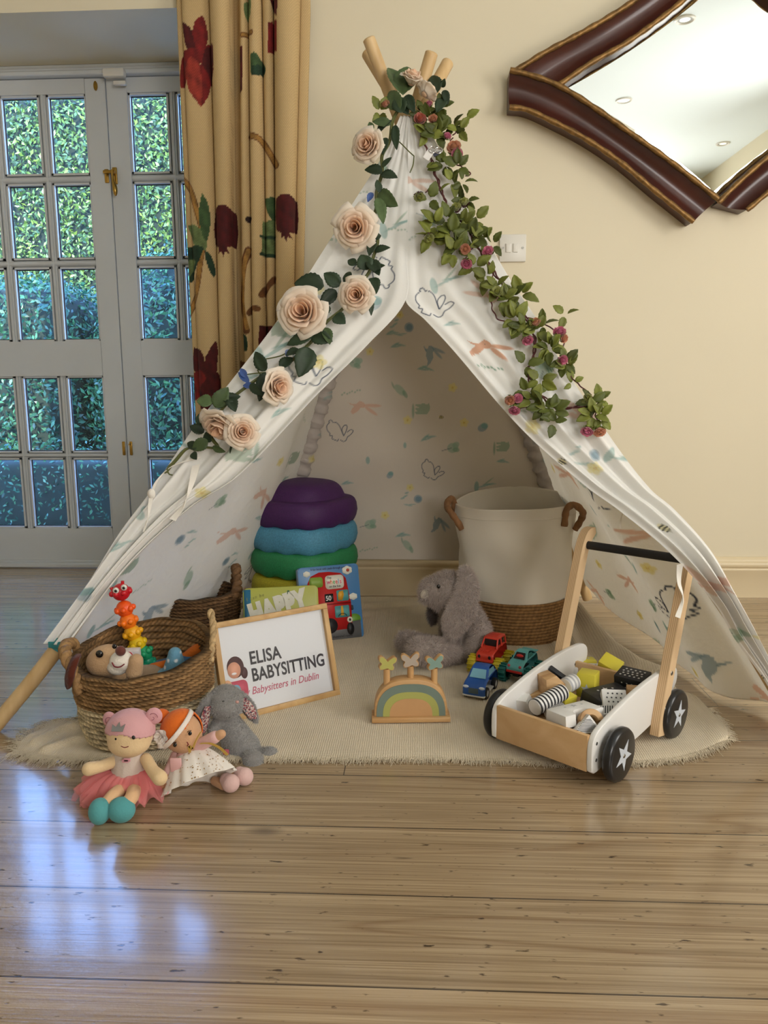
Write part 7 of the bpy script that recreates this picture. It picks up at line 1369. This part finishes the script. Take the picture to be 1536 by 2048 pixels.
# uprights: plywood legs that bend over at the top to hold the bar
upl = smoothpath(np.array([(.190, .020), (.199, .06), (.224, .145), (.256, .240), (.285, .328), (.298, .364), (.314, .386), (.340, .396)]), 46)
def upright(sy):
    th, wd = .019, .030; V = []; C_ = []
    T = np.gradient(upl, axis=0); T /= np.linalg.norm(T, axis=1)[:, None]; nn = np.stack([-T[:, 1], T[:, 0]], 1)
    prof = [(-1, -1), (-1, 1), (1, 1), (1, -1)]
    pts = []
    for i, p in enumerate(upl):
        ww = wd/2*(1 if i < 43 else [.9, .75, .5][i-43])
        for q in [(-1, -1), (-1, -.6), (-1, -.2), (-1, .2), (-1, .6), (-1, 1), (1, 1), (1, .6), (1, .2), (1, -.2), (1, -.6), (1, -1)]:
            pts.append((p[0]+nn[i, 0]*q[0]*ww, sy*.1215+q[1]*th/2, p[1]+nn[i, 1]*q[0]*ww)); C_.append(((q[1]+1)/2, 1, 0, 1))
    n = len(upl); m = 12; Fc = [(i*m+j, i*m+(j+1) % m, (i+1)*m+(j+1) % m, (i+1)*m+j) for i in range(n-1) for j in range(m)]+[tuple(range(m)), tuple((n-1)*m+j for j in range(m-1, -1, -1))]
    mb = MB(); mb.add((tf(np.array(pts), MW), Fc), 0, np.array(C_)); u = mb.build('upright', M_ply, wg, sharp=35)
    for k in (6, 14): p = upl[k]; mb = MB(); mb.add(lathe([(.0004, .0008), (.0042, .0008), (.005, 0)], 14), M=MW @ trn(p[0], sy*.1312, p[1]) @ rot('X', 90 if sy < 0 else -90)); mb.build('bolt', M_steel, u)
# the faces of the legs keep a plain veneer
for sy in (-1, 1): upright(sy)
hb = upl[40]; mb = MB(); mb.add(tube([(hb[0]+.004, -.112, hb[1]-.006), (hb[0]+.004, .112, hb[1]-.006)], .0095, 18), M=MW); mb.build('handle_bar', mat('black_foam_grip', (26, 26, 28), .6), wg)

# ---------------------------------------------------------------- the blocks in the wagon
M_byel = mat('yellow_block_paint', (214, 200, 66), .45); M_bblk = mat('black_block_paint', (38, 38, 42), .45); M_bwht = mat('white_block_paint', (228, 226, 222), .45); M_blue = mat('plain_block', (214, 176, 126), .5); M_bwood = wood('block_pine', (216, 180, 132), (176, 132, 86), 'X', 1.4, .5)
M_sgrey = mat('grey_star_ink', (176, 176, 178), .5); M_blkink = mat('black_ink', (34, 34, 38), .5)
GB = 'wooden blocks in the wagon'
def bM(x, y, z, rz=0, rx=0, ry=0):  # pixel of the block's centre, height in the tray
    p = F(x, y, z); return trn(*p) @ rot('Z', rz) @ rot('Y', ry) @ rot('X', rx), p
BS = 1.16
def block(label, x, y, z, size, m, rz=0, rx=0, ry=0, shape=None, deco=None):
    size = tuple(v*BS for v in size); shape = [(a*BS, b*BS) for a, b in shape] if isinstance(shape, list) else shape
    M_, p = bM(x, y, z, rz, rx, ry); t = thing('toy_block', label, 'toy block', tuple(p), group=GB); mb = MB()
    if shape is None: V, Fc = box((0, 0, 0), size, .0022, 2)
    elif shape == 'cyl': V, Fc = tube([(-size[0]/2, 0, 0), (-size[0]/2+.002, 0, 0), (size[0]/2-.002, 0, 0), (size[0]/2, 0, 0)], [size[1]*.92, size[1], size[1], size[1]*.92], 28)
    else: V, Fc = prism(shape, size[1], .0016)
    mb.add((V, Fc), M=M_); b_ = mb.build('block_body', m, t, sharp=35)
    if deco:
        for nm, kind, mm in deco(M_, size): q = MB(); [q.add(k) for k in kind]; q.build(nm, mm, b_)
    return t
def face(M_, pts_list, axis, off):  # flat prints on a face: axis 'z' top, 'y' front, 'x' side
    out = []
    for pts in pts_list:
        V, Fc = prism(pts, .0005)
        if axis == 'z': Q = M_ @ trn(0, 0, off) @ rot('X', -90)
        elif axis == 'y': Q = M_ @ trn(0, -off, 0)
        else: Q = M_ @ trn(off, 0, 0) @ rot('Z', 90)
        out.append((tf(V, Q), Fc))
    return out
def stars(w, h, nx, ny, r): return [star((i+.5-nx/2)*w/nx+((j % 2)*.3-.15)*w/nx, (j+.5-ny/2)*h/ny, r, None, i*.7+j) for i in range(nx) for j in range(ny)]
R_ = 49
block('yellow toy block with a pale star, standing in the middle of the wagon', 1176, 1367, .098, (.034, .034, .046), M_byel, R_-76, deco=lambda M_, s: [('star_print', face(M_, [star(.002, -.006, .012)], 'y', s[1]/2+.0002), M_star)])
block('yellow toy block lying at the rear of the wagon, with small stars', 1172, 1330, .082, (.036, .026, .026), M_byel, R_-40, deco=lambda M_, s: [('star_print', face(M_, [star(-.006, 0, .004), star(.006, .003, .004)], 'z', s[2]/2+.0002), M_star)])
block('tilted yellow toy block beside the starry black one', 1221, 1332, .104, (.040, .030, .030), M_byel, R_-85, 30, 20)
block('white toy plank with faint stars along the far side', 1165, 1342, .080, (.082, .028, .024), M_bwht, -2, deco=lambda M_, s: [('star_print', face(M_, stars(.07, .02, 5, 2, .0025), 'z', s[2]/2+.0002), M_sgrey)])
block('black toy block covered in small white stars, by the right side', 1266, 1362, .104, (.056, .040, .032), M_bblk, -38, 12, 0, deco=lambda M_, s: [('star_print', face(M_, stars(.050, .034, 5, 4, .0028), 'z', s[2]/2+.0002), M_bwht), ('star_print', face(M_, stars(.044, .022, 4, 2, .0022), 'y', s[1]/2+.0002), M_bwht)])
half = [(-.045, -.013), (-.045, .013), (.045, .013), (.045, -.013), (.020, -.013)]+[(.018*math.cos(q), -.013+.018*math.sin(q)) for q in np.linspace(0, PI, 14)]+[(-.020, -.013)]
arch_ = [(-.040, -.024), (-.040, .024), (.040, .024), (.040, -.024), (.019, -.024)]+[(.018*math.cos(q), -.024+.018*math.sin(q)) for q in np.linspace(.1, PI-.1, 14)]+[(-.019, -.024)]
block('black arch-shaped toy block with a white star, lying flat in the middle', 1216, 1394, .088, (.08, .022, .048), M_bblk, -150, 84, 0, shape=arch_, deco=lambda M_, s: [('star_print', face(M_, [star(0, .010, .008), star(.018, .012, .003), star(-.018, .008, .003)], 'y', -s[1]/2-.0002), M_bwht)])
block('plain black toy block under the black arch', 1190, 1405, .072, (.050, .030, .022), M_bblk, -18, 8)
block('white toy block printed with black stars, standing on its edge', 1228, 1404, .096, (.042, .018, .040), M_bwht, -4, -48, 0, deco=lambda M_, s: [('star_print', face(M_, stars(.036, .036, 4, 4, .0026), 'y', s[1]/2+.0002), M_blkink)])
block('plain wooden cube against the right side of the wagon', 1267, 1388, .100, (.024, .024, .026), M_bwood, -10)
cylM = lambda M_, s, n, mm: [('stripe_print', [(tf(tube([(x, 0, 0), (x+s[0]/n*.46, 0, 0)], s[1]+.0003, 28, False)[0], M_), tube([(x, 0, 0), (x+s[0]/n*.46, 0, 0)], s[1]+.0003, 28, False)[1]) for x in np.arange(-s[0]/2+.001, s[0]/2-.001, s[0]/n)], mm)]
block('long cylinder block with bold black and white stripes', 1098, 1399, .098, (.078, .0145, 0), M_bwht, 42, 0, -6, 'cyl', lambda M_, s: cylM(M_, s, 9, M_blkink))
block('short cylinder block with grey and white stripes behind the bold one', 1140, 1367, .104, (.028, .0145, 0), M_bwht, 42, 0, -6, 'cyl', lambda M_, s: cylM(M_, s, 3, M_sgrey))
block('thin cylinder block with fine black stripes at the front of the wagon', 1110, 1421, .080, (.040, .010, 0), M_bwht, 44, 0, 0, 'cyl', lambda M_, s: cylM(M_, s, 12, M_blkink))
block('small yellow block end poking out behind the fine-striped cylinder', 1134, 1400, .082, (.034, .018, .018), M_byel, 40, 10)
block('white arch-shaped toy block with a grey star at the front', 1150, 1428, .102, (.08, .020, .048), M_bwht, -150, 96, 0, shape=arch_, deco=lambda M_, s: [('star_print', face(M_, [star(-.008, .012, .0075), star(.012, .014, .003), star(-.026, .010, .003)], 'y', -s[1]/2-.0002), M_sgrey)])
wavy = [(-.018, -.020), (.018, -.020), (.024, .0), (.010, .022), (-.012, .022)]
block('tilted wooden block with strong dark grain at the far left', 1099, 1371, .100, (.04, .034, .04), M_bwood, 20, 0, -14, shape=wavy)
block('plain wooden plank under the grainy block', 1076, 1392, .072, (.052, .024, .022), M_blue, 22, 6)
block('plain wooden block lying flat in the front left of the wagon', 1090, 1408, .066, (.046, .034, .020), M_blue, -30)
block('white wedge-shaped toy block in the front left corner', 1045, 1407, .074, (.034, .028, .026), M_bwht, -22, 10, 0, shape=[(-.018, -.012), (.024, -.012), (.010, .014), (-.018, .014)])
block('black toy block with white stars leaning on the left side', 1117, 1358, .098, (.050, .010, .034), M_bblk, -24, 30, 30, deco=lambda M_, s: [('star_print', face(M_, stars(.044, .028, 4, 3, .0028), 'y', s[1]/2+.0002), M_bwht)])
block('white toy block with diagonal black stripes by the right side', 1203, 1427, .090, (.052, .022, .018), M_bwht, 4, 20, deco=lambda M_, s: [('stripe_print', face(M_, [[(x, -.010), (x+.0022, -.010), (x+.008, .010), (x+.0058, .010)] for x in np.arange(-.030, .020, .0046)], 'z', s[2]/2+.0002), M_blkink)])
ring = [(.020*math.cos(q), .020*math.sin(q)) for q in np.linspace(0, PI, 18)]+[(.010*math.cos(q), .010*math.sin(q)) for q in np.linspace(PI, 0, 12)]
block('half-ring shaped plain wooden block near the front right', 1181, 1444, .098, (.04, .020, .02), M_bwood, 10, -35, 0, shape=ring)
block('triangular block with fine black stripes in the front right corner', 1172, 1449, .100, (.04, .018, .03), M_bwht, 8, -20, 0, shape=[(-.026, -.013), (.024, -.013), (.004, .016)], deco=lambda M_, s: [('stripe_print', face(M_, [[(-.0005-.024*(1-k/10), -.0115+k*.0026), (.003+.0185*(1-k/10), -.0115+k*.0026), (.003+.0185*(1-k/10), -.0104+k*.0026), (-.0005-.024*(1-k/10), -.0104+k*.0026)] for k in range(9)], 'y', s[1]/2+.0002), M_blkink)])
block('plain wooden plank lying across the rear of the wagon', 1210, 1346, .070, (.09, .03, .02), M_blue, 0)
block('yellow toy block mostly buried on the left side', 1077, 1376, .076, (.026, .022, .022), M_byel, 10)
block('white toy block buried under the arch blocks', 1140, 1440, .066, (.07, .05, .02), M_bwht, -30)
block('black toy block buried near the rear right', 1240, 1400, .066, (.08, .05, .02), M_bblk, 30)
